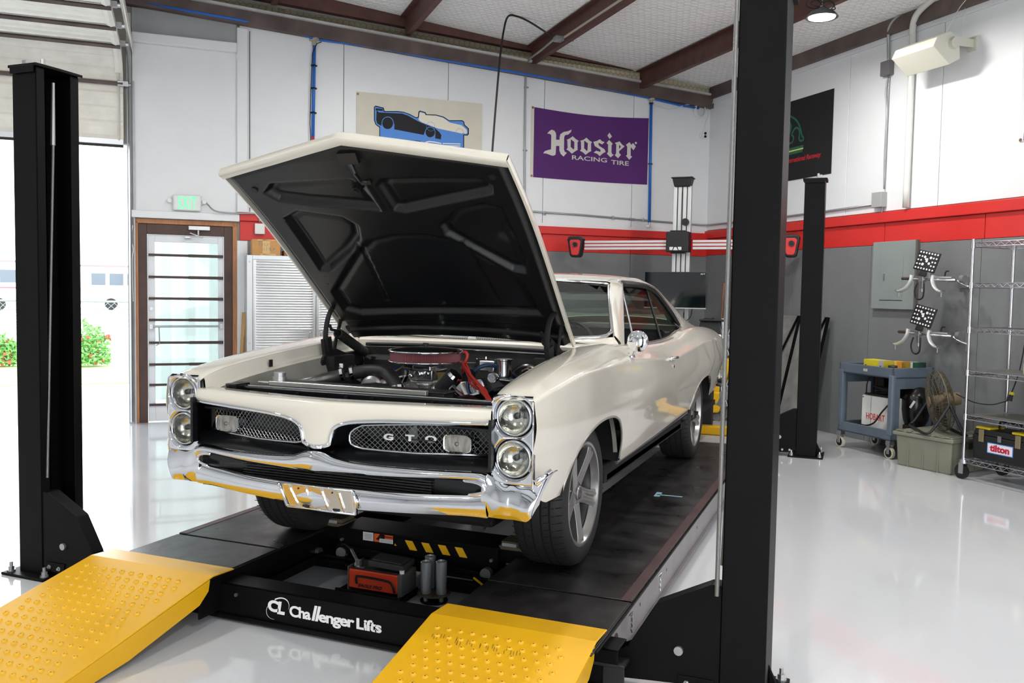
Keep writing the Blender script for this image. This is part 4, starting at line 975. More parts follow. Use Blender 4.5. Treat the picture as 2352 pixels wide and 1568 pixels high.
# letters on the left-hand grille
gl = bpy.data.objects['grille']
for ch, x in (('G', .268), ('T', .354), ('O', .438)):
    u = (x-.102)/(.658-.102); yy = -.866+.104*u**1.1-.012; tx = B()
    me2b(tx, text2d(ch, .034, .006, bold=0.0012, xscale=1.75), fr((x, yy, .886), Vector((1, .09, 0)).normalized(), (0, 0, 1)))
    obj('grille_letter', tx, mat('white_letter', (222, 222, 216), 0.3), gl, split=False)
b = B().box2((.25, -.828, .878), (.46, -.823, .883)); obj('letter_bar', b, black_plastic, gl, split=False)
# stacked headlamps
lens_m = mat('headlamp_glass', (214, 214, 210), 0.08, metal=0.62, bump=1.5, bscale=60, var=0.35, vscale=22, stretch=(5, 1, 1.2))
for s in (1, -1):
    hb = bpy.data.objects.new('headlamp_unit', None); COL.objects.link(hb); hb.parent = car; hb.location = -Vector(car.location)
    # bezel: plate with rounded outline, dished round each lamp; built as a height field in (x,z)
    X0, X1, Z0, Z1 = .700, .866, .735, 1.078; L1, L2 = (.785, .9965), (.786, .8385); R = .0715
    b = B(); nx, nz = 40, 72
    def bz(i, j):
        u, v = i/nx, j/nz; x = X0+(X1-X0)*u; z = Z0+(Z1-Z0)*v
        e = 0
        y = -.832+.020*((u-.45)**2)*1.0
        # rounded outer corners at the top
        if v > .88: x = x-(u-.5)*(X1-X0)*.10*((v-.88)/.12)**2.5
        d = min(math.hypot(x-L1[0], z-L1[1]), math.hypot(x-L2[0], z-L2[1]))
        if d < .085: t = (.085-d)/.0135; y += .026*min(1, max(0, t))**1.2
        if d < R: y += 0.03*min(1, (R-d)/.01)
        if v > .965: y += (v-.965)*.5
        if v < .03: y += (.03-v)*.8
        return (s*x, y, z)
    b.grid(bz, list(range(nx+1)), list(range(nz+1)))
    b.box2((s*X0, -.828, Z0), (s*(X0+.004), -.75, Z1-.02)); b.box2((s*(X1-.003), -.828, Z0), (s*X1, -.80, Z1-.02))
    obj('headlamp_bezel', b, chrome, hb, smooth=True, split=False, auto=None)
    # fender eyebrow trim over the lamps
    obj('bezel_top_trim', B().tube([(s*.705, -.838, 1.050), (s*.72, -.842, 1.068), (s*.745, -.842, 1.077), (s*.78, -.842, 1.080)], 0.007, 6), chrome, hb, smooth=True, split=False)
    for (lx, lz) in (L1, L2):
        cx = s*lx
        obj('retaining_ring', B().lathe([(.0715, .012), (.0725, -.002), (.0700, -.010), (.0655, -.012), (.0635, -.006), (.063, .004)], (cx, -.812, lz), 'Y', 48), chrome_soft, hb, smooth=True, split=False)
        obj('ring_shadow', B().lathe([(.0755, .002), (.0755, .02), (.0715, .02), (.0715, .002)], (cx, -.812, lz), 'Y', 40), black_rubber, hb, split=False)
        obj('lamp_reflector', B().lathe([(.063, -.002), (.056, .014), (.044, .026), (.030, .034), (.016, .038), (0, .039)], (cx, -.812, lz), 'Y', 40), mat('lamp_bowl', (226, 226, 222), .16, metal=1.0, bump=.6, bscale=70), hb, smooth=True, split=False)
        obj('lamp_filament_shield', B().lathe([(0, .0), (.012, .003), (.013, .02), (.010, .036)], (cx+.006, -.812, lz+.004), 'Y', 16), mat('shield_grey', (70, 70, 72), .3, metal=.8), hb, smooth=True, split=False)
        b = B().lathe([(0, -.0235), (.02, -.0225), (.04, -.0185), (.054, -.012), (.0635, -.004)], (cx, -.812, lz), 'Y', 40)
        obj('headlamp_lens', b, fresnel_glass('fluted_lamp_glass', (232, 232, 226), 1.5, bump=1.0, stretch=(150, 1, 14)), hb, smooth=True, split=False)
# ------------------------------------------------------------- chrome front bumper
def yb(x): return -.985+.135*(min(abs(x), .74)/.7)**1.4
XT = [0, .035, .09, .16, .30, .55, .63, .685, .725, .775, .825, .872, .915]
ZT = [.829, .826, .808, .797, .790, .786, .786, .779, .752, .738, .738, .752, .790]      # upper edge
XU = [0, .035, .09, .3, .6, .66, .69]; ZU = [.743, .743, .742, .743, .748, .744, .722]   # underside of the upper bar
XL = [0, .3, .6, .69]; ZLT = [.690, .686, .690, .700]                                    # top of the lower bar
XB = [0, .3, .60, .76, .86, .915]; ZB = [.607, .610, .612, .606, .606, .640]             # bottom edge
def yend(x):                                         # wraps round the corner
    return cspl(abs(x), [0, .35, .70, .80, .86, .90, .918], [-.985, -.935, -.852, -.835, -.815, -.785, -.74])
def bar(xs, fz0, fz1, bulge, sgn):
    b = B()
    def fn(x, k):
        z1, z0 = fz1(abs(x)), fz0(abs(x)); y = yend(x)
        t = k/12
        if k == 0: return (x, y+.055, z1-.006)
        if k == 14: return (x, y+.05, z0+.004)
        t = (k-1)/12; z = z1+(z0-z1)*t
        return (x, y+.022-bulge*math.sin(PI*min(1, max(0, .06+.88*t)))**.7, z)
    b.grid(fn, xs, list(range(15))); return b
xs = lins(-.69, .69, 93)
bp_ = B()
u1 = bar(xs, lambda a: cspl(a, XU, ZU), lambda a: cspl(a, XT, ZT), .030, 1)
bump_o = obj('front_bumper', u1, chrome, car, smooth=True, solid=0.003, split=False)
obj('bumper_lower_bar', bar(xs, lambda a: cspl(a, XB, ZB), lambda a: cspl(a, XL, ZLT), .022, 1), chrome, bump_o, smooth=True, solid=0.003, split=False)
for s in (1, -1):
    b = B(); xe = lins(.672, .918, 50)
    def fe(x, k):
        zt, zb_ = cspl(x, XT, ZT), cspl(x, XB, ZB)
        if x > .895: zb_ = zb_+(x-.895)*1.2
        y = yend(x)
        if k == 0: return (s*x, y+.05, zt-.004)
        t = (k-1)/16; z = zt+(zb_-zt)*t
        und = max(0, t-.55)/.45; uu = max(0, (x-.78)/.138); t = max(t, 0); x = x-.038*t*uu; y = y-.075*t*uu**1.3
        bw = cspl(x, [.67, .70, .75, .82], [.72, .76, .95, .70])
        return (s*x, y+.022-.030*bw*math.sin(PI*min(1, .07+.78*t))**.75+.02*und**1.6, z)
    b.grid(fe, xe, list(range(18)))
    obj('bumper_end', b, chrome, bump_o, smooth=True, solid=0.003, split=False)
    # slot end cap
    obj('slot_end', B().tube(smooth_path([(s*.60, yend(.6)+.012, .748), (s*.655, yend(.655)+.008, .742), (s*.682, yend(.68)+.006, .724), (s*.672, yend(.67)+.008, .706), (s*.62, yend(.62)+.012, .694)], 5), 0.007, 8), chrome, bump_o, smooth=True, split=False)
    obj('wing_tip', B().tube([(s*.872, -.812, .756), (s*.915, -.755, .792)], 0.009, 10, radii=[.011, .013]), chrome, bump_o, smooth=True, split=False)
# licence-plate bracket: stamped panel with four upright ribs, two round holes and two slots
pb = bpy.data.objects.new('plate_bracket', None); COL.objects.link(pb); pb.parent = car; pb.location = -Vector(car.location)
def PB(u, v, off=0.0): return Vector((-.155+.345*u+(.028*(1-v))*(1-u), -.985+.02*(1-v)+off+.004*abs(u-.5), .597+.092*v))
b = B()
def ph(u, v):
    off = 0
    for uc in (.16, .385, .60, .83):
        d = abs(u-uc+.05*(v-.5)); 
        if .10 < v < .88: off -= .007*max(0, 1-(d/.018)**2)
    edge = min(u, 1-u)
    off += .012*(1-min(1, edge/.03))
    return PB(u, v, off)
b.grid(ph, sorted(set(lins(0, 1, 101))), lins(0, 1, 14))
obj('bracket_plate', b, mat('brushed_chrome', (214, 208, 196), 0.16, metal=1.0, var=0.05), pb, smooth=True, solid=0.002, split=False)
hs = B()
for uc, vc in ((.26, .86), (.72, .84)): hs.cyl(PB(uc, vc, -.0025), PB(uc, vc, -.0005), .0035, 12)
for uc, vc in ((.29, .09), (.73, .08)): hs.box(PB(uc, vc, -.0018), (.030, .002, .008))
obj('bracket_hole', hs, black_rubber, pb)
obj('bracket_side', B().tube([PB(0, 1, -.002), PB(-.01, .5, .004), PB(0, 0, .0)], .008, 6).tube([PB(1, 1, -.002), PB(1.01, .5, .004), PB(1, 0, 0)], .008, 6).tube([PB(0, 1.02, 0), PB(1, 1.02, 0)], .004, 6).tube([PB(0, -.02, 0), PB(1, -.02, 0)], .006, 6), chrome, pb, smooth=True, split=False)
# behind the bumper slot: dark splash panel, condenser fins and two grey uprights
obj('lower_valance', B().box2((-.68, -.82, .60), (.68, -.80, .80)), black_paint, car)
b = B()
for k in range(9): b.box2((-.45, -.835, .655+.011*k), (.45, -.83, .660+.011*k))
obj('condenser_fins', b, mat('fin_dark', (38, 38, 40), 0.5), car, split=False)['kind'] = 'stuff'
obj('hood_latch_support', B().box2((.245, -.79, .60), (.275, -.78, .99)).box2((.325, -.79, .60), (.36, -.78, .99)), mat('support_grey', (120, 120, 120), 0.5), car)

# ------------------------------------------------------------- hood, raised on its hinges
HO = Vector((0, .307, 1.207)); He = Vector((0, -.792, .6100)).normalized(); Hn = Vector((1, 0, 0)).cross(He)
Hn = Hn if Hn.y < 0 else -Hn                          # points to the underside (towards the camera)
def hoodlen(x): return 1.262+.152*(1-abs(x)/.685)     # V front edge
def hoodw(s_): return cspl(s_, [0, .4, .9, 1.27], [.655, .668, .682, .690])
def HP(x, s_, d=0.0):
    bow = -.030*math.sin(PI*min(1, (s_/1.30))**1.5)-.016*(1-(x/.69)**2)   # crown of the outer skin (away from underside)
    return HO+Vector((x, 0, 0))+He*(s_+.042*(1-(x/.66)**2)*max(0, 1-s_/.30))+Hn*(bow+d)
b = B(); nu, nv = 30, 40
b.grid(lambda u, v: HP(hoodw(v*hoodlen(u*.68))*u, v*hoodlen(u*.68), -.022-(.03*max(0, 1-abs(u)/.12)*(1-v)*0.6)), lins(-1, 1, nu), lins(0, 1, nv))
hood = obj('hood', b, cream, car, smooth=True, solid=0.003, split=False)
# folded front lip (V) and side flanges
def lipstrip(P0, P1, P2, P3): return [P0, P1, P2, P3]
b = B(); us = sorted(set(lins(-1, 1, 41)+[0.0]))
def lip(u, k):
    x = hoodw(1.26)*u; L = hoodlen(x)
    return [HP(x, L, -.022), HP(x, L+.007, -.012), HP(x, L+.006, .020), HP(x, L-.004, .026), HP(x, L-.035, .020)][k]
b.grid(lip, us, list(range(5))); obj('hood_front_lip', b, cream, hood, smooth=True, solid=0.002, split=False, auto=None)
for s in (1, -1):
    b = B()
    b.grid(lambda v, k: [HP(s*hoodw(v*1.262), v*1.262, -.022), HP(s*(hoodw(v*1.262)+.005), v*1.262, -.012), HP(s*(hoodw(v*1.262)+.003), v*1.262, .014), HP(s*(hoodw(v*1.262)-.006), v*1.262, .016)][k], lins(0, 1, 30), [0, 1, 2, 3])
    obj('hood_side_flange', b, cream, hood, smooth=True, solid=0.002, split=False)
# stamped inner structure: a height field with five pockets between ribs
POCK = [
 [(-.545, 1.12), (-.48, 1.175), (-.06, 1.175), (-.035, 1.12), (-.015, .965), (-.36, 1.022), (-.50, 1.06)],
 [(.045, 1.13), (.09, 1.172), (.53, 1.165), (.578, 1.12), (.562, 1.065), (.10, .952), (.048, .965)],
 [(-.545, .94), (-.45, .985), (-.235, .93), (-.182, .865), (-.215, .77), (-.31, .68), (-.49, .555), (-.545, .56)],
 [(.235, .86), (.34, .965), (.49, 1.005), (.578, .98), (.585, .62), (.56, .545), (.49, .56), (.33, .70), (.235, .80)],
 [(-.56, .40), (-.30, .67), (-.18, .765), (-.036, .80), (.127, .805), (.255, .77), (.36, .67), (.53, .50), (.56, .24), (-.47, .20), (-.56, .24)],
]
def sdf(px, py, poly):
    d = 1e9; ins = False; n = len(poly)
    for i in range(n):
        ax, ay = poly[i]; bx, by = poly[(i+1) % n]; ex, ey = bx-ax, by-ay; wx, wy = px-ax, py-ay
        t = max(0, min(1, (wx*ex+wy*ey)/(ex*ex+ey*ey))); dx, dy = wx-ex*t, wy-ey*t; d = min(d, dx*dx+dy*dy)
        if ((ay > py) != (by > py)) and (px < (bx-ax)*(py-ay)/(by-ay)+ax): ins = not ins
    d = math.sqrt(d); return -d if ins else d
def sm(a, b_, x): t = max(0, min(1, (x-a)/(b_-a))); return t*t*(3-2*t)
def under(x, s_):
    h = .024                                          # rib height
    for k, p in enumerate(POCK):
        d = sdf(x, s_, p)
        if d < .02:
            h = min(h, .024-.030*sm(.007, -.024, d)) if k != 4 else min(h, .024-.028*sm(.007, -.026, d))
            if d < -.03: h += .006*sm(-.03, -.055, d)   # raised centre pad inside each pocket
    if s_ < .16: h = .024-.020*sm(.06, .075, s_)*(1-sm(.135, .155, s_))
    e = min(hoodw(s_)-abs(x), hoodlen(x)-s_)
    h -= .03*sm(.05, .01, e)
    if abs(x+.0) < .02 and .96 < s_ < 1.17: h += .006*(1-(x/.02)**2)
    for dx in (-.25, .30):                              # shallow stiffening lines in the rear pocket
        if .30 < s_ < .74 and abs(x-dx*(1.0+.35*(.7-s_))) < .012: h -= .006
    return h
b = B()
b.grid(lambda u, v: HP(hoodw(v*(hoodlen(u*.68)-.012))*.990*u, v*(hoodlen(u*.68)-.012), under(hoodw(v*hoodlen(u*.68))*.99*u, v*(hoodlen(u*.68)-.012))-.004), lins(-1, 1, 200), lins(0.005, 1, 190))
obj('hood_inner_frame', b, mat('satin_black_hood_liner', (14, 15, 17), 0.36, var=0.2, vscale=5, bump=0.1, bscale=150), hood, smooth=True, split=False)
cat = B().tube([HP(.005, 1.30, .03), HP(.02, 1.26, .06), HP(.015, 1.20, .055), HP(.03, 1.185, .05)], .008, 8, radii=[.014, .010, .008, .012]).box(HP(.01, 1.32, .03), (.09, .02, .05), rot=(.65, 0, 0))
obj('safety_catch', cat, dark_in, hood, smooth=False, split=False)
obj('latch_plate', B().cyl(HP(-.05, 1.125, .02), HP(-.05, 1.125, .045), .022, 20).cyl(HP(-.05, 1.125, .045), HP(-.05, 1.125, .052), .012, 16).box(HP(.01, 1.16, .025), (.05, .01, .02), rot=(.65, 0, 0)), dark_in, hood, split=False)
for hx, hs_ in ((-.575, 1.145), (.60, 1.175)): obj('rubber_bumper', B().cyl(HP(hx, hs_, .016), HP(hx, hs_, .026), .015, 16), black_rubber, hood)
hh = B()
for (hx, hs_) in ((-.55, .93), (-.54, .51), (-.555, .455), (-.19, .70), (.02, .935), (.22, .735)): hh.cyl(HP(hx, hs_, .0195), HP(hx, hs_, .0208), .008, 10)
obj('frame_hole', hh, black_rubber, hood)
# hood hinges: springs and links, one per side
for s in (1, -1):
    hg = bpy.data.objects.new('hood_hinge', None); COL.objects.link(hg); hg.parent = car; hg.location = -Vector(car.location)
    X = s*.62
    b = B(); b.prism([(.0, 1.03), (.34, 1.00), (.40, 1.06), (.37, 1.13), (.22, 1.12), (.12, 1.15), (.02, 1.13), (-.02, 1.08)], X-.008*s, X+.008*s, lambda y, z, h: (h, y, z))
    b.box((X-.03*s, .12, 1.07), (.06, .20, .09))
    obj('hinge_plate', b, under_m, hg, split=False, bev=.004)
    b = B().tube(smooth_path([(X, .07, 1.10), (X-.004*s, .025, 1.16), (X-.008*s, .02, 1.25), (X-.006*s, .05, 1.33), (X, .10, 1.37)], 6), .015, 8, flat=.6).tube([(X+.01*s, .12, 1.12), (X+.008*s, .14, 1.20), (X+.006*s, .18, 1.30)], .013, 8, flat=.6).box((X, .045, 1.15), (.02, .07, .12), rot=(.2, 0, 0))
    obj('hinge_link', b, under_m, hg, split=False)
    c0, c1 = Vector((X-.035*s, .09, 1.235)), Vector((X-.03*s, .37, 1.115)); d = (c1-c0); pts = []
    u = d.cross(Vector((1, 0, 0))).normalized(); w = d.normalized().cross(u)
    for k in range(221):
        a = 2*PI*k/10; pts.append(c0+d*(k/220)+u*.022*math.cos(a)+w*.022*math.sin(a))
    obj('hinge_spring', B().tube(pts, .0062, 5), under_m, hg, smooth=True, split=False)
    obj('spring_hook', B().tube(smooth_path([c0, c0+Vector((0, -.03, .015)), c0+Vector((0, -.06, .02)), c0+Vector((0, -.075, .045))], 4), .008, 6).tube([c1, c1+Vector((0, .03, -.02))], .008, 6), under_m, hg, split=False)
# ------------------------------------------------------------- cowl, firewall, engine bay sides
b = B()
def cowl(u, k):
    x = .664*u; zc_ = 1.200-.006*u*u
    return [(x, .412+.05*(1-u*u)*0, zc_-.048), (x, .410, zc_-.010), (x, .425, zc_), (x, .52, zc_+.004), (x*1.08, .62+.16*u*u, zc_+.010)][k]
b.grid(cowl, lins(-1, 1, 41), list(range(5)))
cowl_o = obj('cowl_panel', b, cream, car, smooth=True, solid=0.003, split=False, auto=50)
b = B()
for k in range(92):
    x = -.60+.0132*k; u = x/.664
    b.box((x, .475, 1.2015-.006*u*u), (.0055, .05, .002), rot=(0.04, 0, .12))
o = obj('cowl_vent', b, mat('vent_shadow', (96, 92, 84), 0.6), cowl_o, split=False); o['kind'] = 'stuff'
obj('washer_nozzle', B().box((.03, .455, 1.213), (.05, .02, .014), rot=(0, 0, .3)), chrome, cowl_o, bev=.005)
obj('wiper_arm', B().tube([(.03, .50, 1.215), (-.25, .52, 1.225), (-.42, .60, 1.235)], .005, 6), chrome_soft, cowl_o, split=False)
obj('cowl_seal', B().tube([(x, .402, 1.158+.010*(1-(x/.66)**2)) for x in lins(-.60, .655, 24)], .010, 8), black_rubber, cowl_o, smooth=True, split=False)
obj('cowl_rail', B().tube([(x, .395, 1.145+.006*(1-(x/.66)**2)) for x in lins(.05, .65, 14)], .004, 6), chrome_soft, cowl_o, smooth=True, split=False)
obj('firewall', B().box2((-.67, .44, .60), (.67, .47, 1.16)).box((-.50, .42, 1.0), (.18, .03, .2)).box((.5, .42, 1.06), (.2, .03, .14)), mat('firewall_dark', (46, 46, 45), 0.45, var=0.3, vscale=4), car, bev=.01)
for s in (1, -1):
    def ap(y, k):
        zi, xi = zin(y), xin(min(y, .44))
        return [(s*(xi+.001), y, zi-.002), (s*(xi-.004), y, zi-.012), (s*(xi-.010), y, zi-.058), (s*(xi-.038), y, zi-.066)][k]
    ys_ = lins(-.79, .43, 40)
    g = B().grid(ap, ys_, list(range(4))); a1 = obj('fender_gutter', g, cream, car, smooth=True, split=False, auto=40)
    def ap2(y, k):
        zi = zin(y); t = k/9
        xo = xin(min(y, .44))-.040; hump = .5+.5*math.cos(PI*min(1, abs(y)/.5))
        return (s*(xo-.02*t-.035*math.sin(PI*t)*hump), y, (zi-.066)+(.80-(zi-.066))*t)
    obj('inner_fender', B().grid(ap2, lins(-.72, .44, 40), list(range(10))), primer if s < 0 else under_m, car, smooth=True, split=False)
    obj('fender_clip', B().box((s*.655, -.38, zin(-.38)-.035), (.006, .022, .035)), black_rubber, a1)
# radiator support, radiator
obj('radiator_support', B().box2((-.67, -.655, .97), (.67, -.57, 1.022)).box2((-.67, -.655, .60), (.67, -.645, .99)).box2((-.69, -.80, .93), (.69, -.66, .945)).box2((-.66, -.70, .99), (-.60, -.60, 1.035)), black_paint, car, bev=.006)
b = B()
for x in (-.30, -.05, .08, .36): b.box((x, -.66, .985), (.012, .02, .05))
obj('support_bracket', b, dark_in, car)
obj('support_edge', B().tube([(-.64, -.625, 1.023), (.64, -.625, 1.023)], .003, 6), chrome_soft, car, split=False)
obj('radiator', B().box2((-.52, -.54, .62), (.34, -.47, 1.0)), mat('radiator_black', (30, 30, 31), 0.5), car, bev=.004)
obj('radiator_tank', B().box2((-.52, -.55, .985), (.36, -.455, 1.035)).box2((-.53, -.555, 1.03), (.37, -.45, 1.038)), mat('radiator_black', (30, 30, 31), 0.5), car, bev=.008)
obj('radiator_strip', B().box2((-.50, -.60, 1.024), (.30, -.575, 1.046)).box2((-.56, -.60, 1.03), (-.50, -.58, 1.042)), mat('radiator_silver', (176, 176, 172), 0.25, metal=0.8, var=.15), car, bev=.003, split=False)
obj('radiator_filler', B().cyl((-.475, -.55, 1.01), (-.475, -.55, 1.062), .032, 24).cyl((-.475, -.55, 1.062), (-.475, -.55, 1.082), .027, 24), alu, car, auto=35)
obj('fan_shroud', B().lathe([(.24, -.40), (.26, -.36), (.26, -.44)], (-.08, 0, .78), 'Y', 32), black_plastic, car)
# engine
alu2 = mat('intake_aluminium', (150, 150, 146), 0.35, metal=0.8, var=.2, vscale=20)
obj('engine_block', B().box2((-.20, -.28, .55), (.20, .40, .86)).box((-.20, .08, .92), (.16, .56, .10), rot=(0, -.6, 0)).box((.20, .08, .92), (.16, .56, .10), rot=(0, .6, 0)), mat('engine_black_blue', (26, 34, 44), 0.4), car, bev=.02)
for s in (1, -1): obj('valve_cover', B().box((s*.235, .06, .975), (.12, .52, .07), rot=(0, s*.55, 0)), chrome, car, bev=.018, seg=3)
obj('intake_manifold', B().box((0, .02, .955), (.20, .42, .06)).box((0, .02, 1.0), (.14, .18, .06)).box((-.08, -.12, .97), (.06, .1, .06), rot=(0, .3, 0)).box((.08, -.12, .97), (.06, .1, .06), rot=(0, -.3, 0)), alu2, car, bev=.01)
cb = obj('carburettor', B().box((0, .0, 1.055), (.13, .17, .05)).box((0, .0, 1.085), (.10, .15, .03)).cyl((0, -.09, 1.06), (0, -.12, 1.06), .02, 12).cyl((-.04, -.1, 1.05), (-.04, -.115, 1.05), .012, 10).cyl((.05, -.1, 1.065), (.05, -.115, 1.065), .012, 10), chrome_soft, car, bev=.005)
obj('throttle_linkage', B().tube([(-.07, -.05, 1.08), (-.10, -.08, 1.09), (-.12, -.12, 1.07)], .004, 6).tube([(.06, -.06, 1.09), (.09, -.08, 1.06)], .004, 6).box((.1, -.05, 1.05), (.04, .01, .04)), mat('brass_zinc', (176, 150, 96), 0.35, metal=.8), cb)
obj('fuel_line', B().tube(smooth_path([(-.09, -.02, 1.07), (-.13, -.06, 1.085), (-.15, -.11, 1.06)], 5), .007, 8), mat('blue_fitting', (40, 82, 150), .3, metal=.6), cb)
ac = obj('air_cleaner', B().lathe([(0, .02), (.178, .0), (.184, .004), (.184, .012), (.176, .014), (0, .03)], (-.015, 0, 1.160), n=48).lathe([(.05, 0), (.180, .0), (.186, .003), (.186, .008), (.178, .010)], (-.015, 0, 1.112), n=48), chrome, car, smooth=True, split=False)
b = B()
prof_ = []
n = 110
vs = []
for i in range(n*2):
    a = 2*PI*i/(n*2); r = .176 if i % 2 else .168
    vs += [(-.015+r*math.cos(a), r*math.sin(a), 1.120), (-.015+r*math.cos(a), r*math.sin(a), 1.163)]
b.add(vs, [(2*i, (2*i+2) % (4*n), (2*i+3) % (4*n), 2*i+1) for i in range(n*2)])
obj('filter_element', b, mat('red_filter_gauze', (112, 62, 66), 0.6, bump=.3), ac, split=False)
obj('air_cleaner_lid', B().lathe([(0, .016), (.06, .015), (.15, .008), (.172, .002)], (-.015, 0, 1.172), n=48), mat('black_lid', (20, 20, 21), .3), ac, smooth=True, split=False)
obj('lid_wing_nut', B().cyl((-.015, 0, 1.182), (-.015, 0, 1.20), .005, 8).box((-.015, 0, 1.20), (.03, .006, .014)), dark_in, ac)
# hoses and accessories
obj('coolant_pipe', B().tube([(-.52, -.44, 1.0), (-.30, -.30, 1.062)], .026, 18), mat('dull_alloy_pipe', (96, 96, 94), .35, metal=.7, bump=.3), car, smooth=True, split=False)
obj('radiator_hose', B().tube(smooth_path([(-.27, -.285, 1.065), (-.18, -.26, 1.080), (-.08, -.28, 1.080), (-.02, -.32, 1.055), (.015, -.34, 1.01), (.03, -.34, .97)], 7), .032, 18), black_rubber, car, smooth=True, split=False)
b = B()
for t in (.0, .045): b.tube([(-.31+t, -.303+t*.4, 1.063+t*.12), (-.298+t, -.298+t*.4, 1.066+t*.12)], .035, 24)
b.box((-.30, -.31, 1.103), (.02, .012, .02)).tube([(.012, -.335, 1.02), (.018, -.34, 1.005)], .036, 24)
obj('hose_clamp', b, chrome, car, smooth=False)
obj('water_neck', B().lathe([(.0, 0), (.032, 0), (.034, .03), (.04, .035), (.04, .045), (0, .05)], (.14, -.30, 1.0), n=24).box((.14, -.3, .99), (.12, .08, .025)), mat('bright_cast', (196, 196, 196), .25, metal=.9), car, auto=35, bev=.002)
obj('alternator', B().lathe([(0, -.06), (.05, -.058), (.062, -.045), (.062, .045), (.05, .06), (0, .06)], (-.14, -.26, 1.0), 'Y', 24).box((-.06, -.3, 1.02), (.05, .03, .05)).cyl((-.07, -.31, 1.02), (-.035, -.31, 1.05), .014, 12), alu, car, auto=35)
obj('spark_boot', B().cyl((-.02, -.27, 1.06), (-.05, -.28, 1.05), .009, 8), mat('blue_fitting', (40, 82, 150), .3, metal=.6), car)
obj('plug_lead', B().tube(smooth_path([(-.02, -.27, 1.06), (-.09, -.28, 1.045), (-.15, -.30, 1.02)], 5), .005, 6), mat('red_ignition_lead', (168, 48, 40), .45), car, smooth=True)
b = B().cyl((.235, -.33, 1.015), (.30, -.33, 1.085), .038, 28)
bf = obj('breather_filter', b, mat('black_pleat', (26, 26, 27), .6), car, auto=40)
b = B(); ax = (Vector((.30, -.33, 1.085))-Vector((.235, -.33, 1.015))).normalized(); u = Vector((0, 1, 0)); w = ax.cross(u)
for k in range(30):
    a = 2*PI*k/30; o_ = u*math.cos(a)*.0385+w*math.sin(a)*.0385; b.tube([Vector((.238, -.33, 1.018))+o_, Vector((.298, -.33, 1.083))+o_], .002, 4)
o = obj('pleats', b, black_rubber, bf, split=False); o['kind'] = 'stuff'
obj('breather_cap', B().cyl((.299, -.33, 1.084), (.309, -.33, 1.095), .040, 28, r2=.034).cyl((.228, -.33, 1.008), (.236, -.33, 1.016), .039, 28), chrome, bf, auto=35)
obj('breather_neck', B().tube([(.19, -.33, .975), (.225, -.33, 1.006)], .022, 16).box((.16, -.33, .985), (.09, .03, .02)), chrome, car, auto=35)
for k in range(7):
    j = .007*k
    pts = [(.175, .02, 1.125-.010*k), (.22+.004*k, -.06, 1.115-.010*(k % 4)), (.30+.008*(k % 3), -.15, 1.075-.007*k), (.39+.010*(k % 4), -.25, 1.035-.004*k), (.47+.010*(k % 3), -.34, .985)]
    obj('ignition_lead', B().tube(smooth_path(pts, 6), .0052, 6), mat('red_ignition_lead', (168, 48, 40), .45), car, smooth=True, split=False)
obj('lead_loop', B().tube(smooth_path([(.175, .03, 1.165), (.195, .02, 1.168), (.205, .015, 1.15), (.195, .01, 1.12), (.175, .02, 1.115)], 5), .008, 8), mat('red_ignition_lead', (168, 48, 40), .45), car, smooth=True, split=False)
obj('distributor', B().cyl((.12, .22, .98), (.12, .22, 1.07), .035, 20).cyl((.12, .22, 1.07), (.12, .22, 1.10), .045, 20, r2=.035), black_plastic, car, auto=35)
# brake master cylinder and reservoir, regulator box
b = B().lathe([(0, 0), (.036, 0), (.037, .004), (.036, .008), (.036, .078), (.042, .082), (.042, .088), (.03, .09), (0, .088)], (.345, .15, 1.045), n=32)
obj('fluid_reservoir', b, chrome_soft, car, auto=35)
obj('reservoir_port', B().lathe([(0, 0), (.012, .001), (.018, .0), (.024, .001), (.026, .006), (.024, .03), (0, .03)], (.315, .065, 1.045), 'Y', 24).cyl((.345, .10, 1.035), (.50, .10, 1.02), .010, 12).cyl((.40, .10, 1.03), (.43, .10, 1.027), .016, 6), chrome_soft, car, auto=35)
obj('regulator_box', B().box((.215, .25, 1.085), (.085, .05, .055)), chrome_soft, car, bev=.006)
obj('regulator_bail', B().tube(smooth_path([(.165, .22, 1.05), (.165, .22, 1.115), (.175, .22, 1.122), (.255, .22, 1.122), (.265, .22, 1.115), (.265, .22, 1.05)], 4), .003, 6).cyl((.215, .22, 1.122), (.215, .22, 1.135), .006, 8), chrome, car, split=False)
obj('brake_booster', B().lathe([(0, -.05), (.09, -.04), (.11, 0), (.11, .03), (.09, .05), (0, .06)], (.40, .33, .99), 'Y', 28), black_paint, car, smooth=True, split=False)
obj('vacuum_hose', B().tube(smooth_path([(.20, .1, 1.07), (.26, .12, 1.10), (.32, .2, 1.08), (.36, .27, 1.03)], 6), .010, 8), mat('blue_black_hose', (30, 52, 84), .4), car, smooth=True, split=False)
obj('wiring_loom', B().tube(smooth_path([(.38, .30, 1.06), (.45, .2, 1.085), (.52, .12, 1.07), (.58, .05, 1.02)], 6), .004, 6).tube(smooth_path([(.39, .31, 1.06), (.46, .2, 1.095), (.53, .11, 1.08), (.59, .04, 1.03)], 6), .003, 6), mat('tan_wire', (168, 140, 120), .5), car, smooth=True, split=False)
obj('heater_box', B().box((-.40, .33, 1.0), (.26, .16, .22)), dark_in, car, bev=.02)
obj('power_steering_pump', B().cyl((.36, -.42, .95), (.36, -.30, .95), .055, 20).tube(smooth_path([(.34, -.40, .99), (.33, -.42, 1.03), (.35, -.43, 1.05)], 4), .012, 8), black_paint, car)
obj('bay_floor', B().box2((-.60, -.62, .56), (.60, .44, .60)), black_paint, car)
obj('chassis_tray', B().box((-.47, -.12, .93), (.22, .30, .05)).box((.48, -.25, .88), (.16, .35, .04)), dark_in, car, bev=.01)
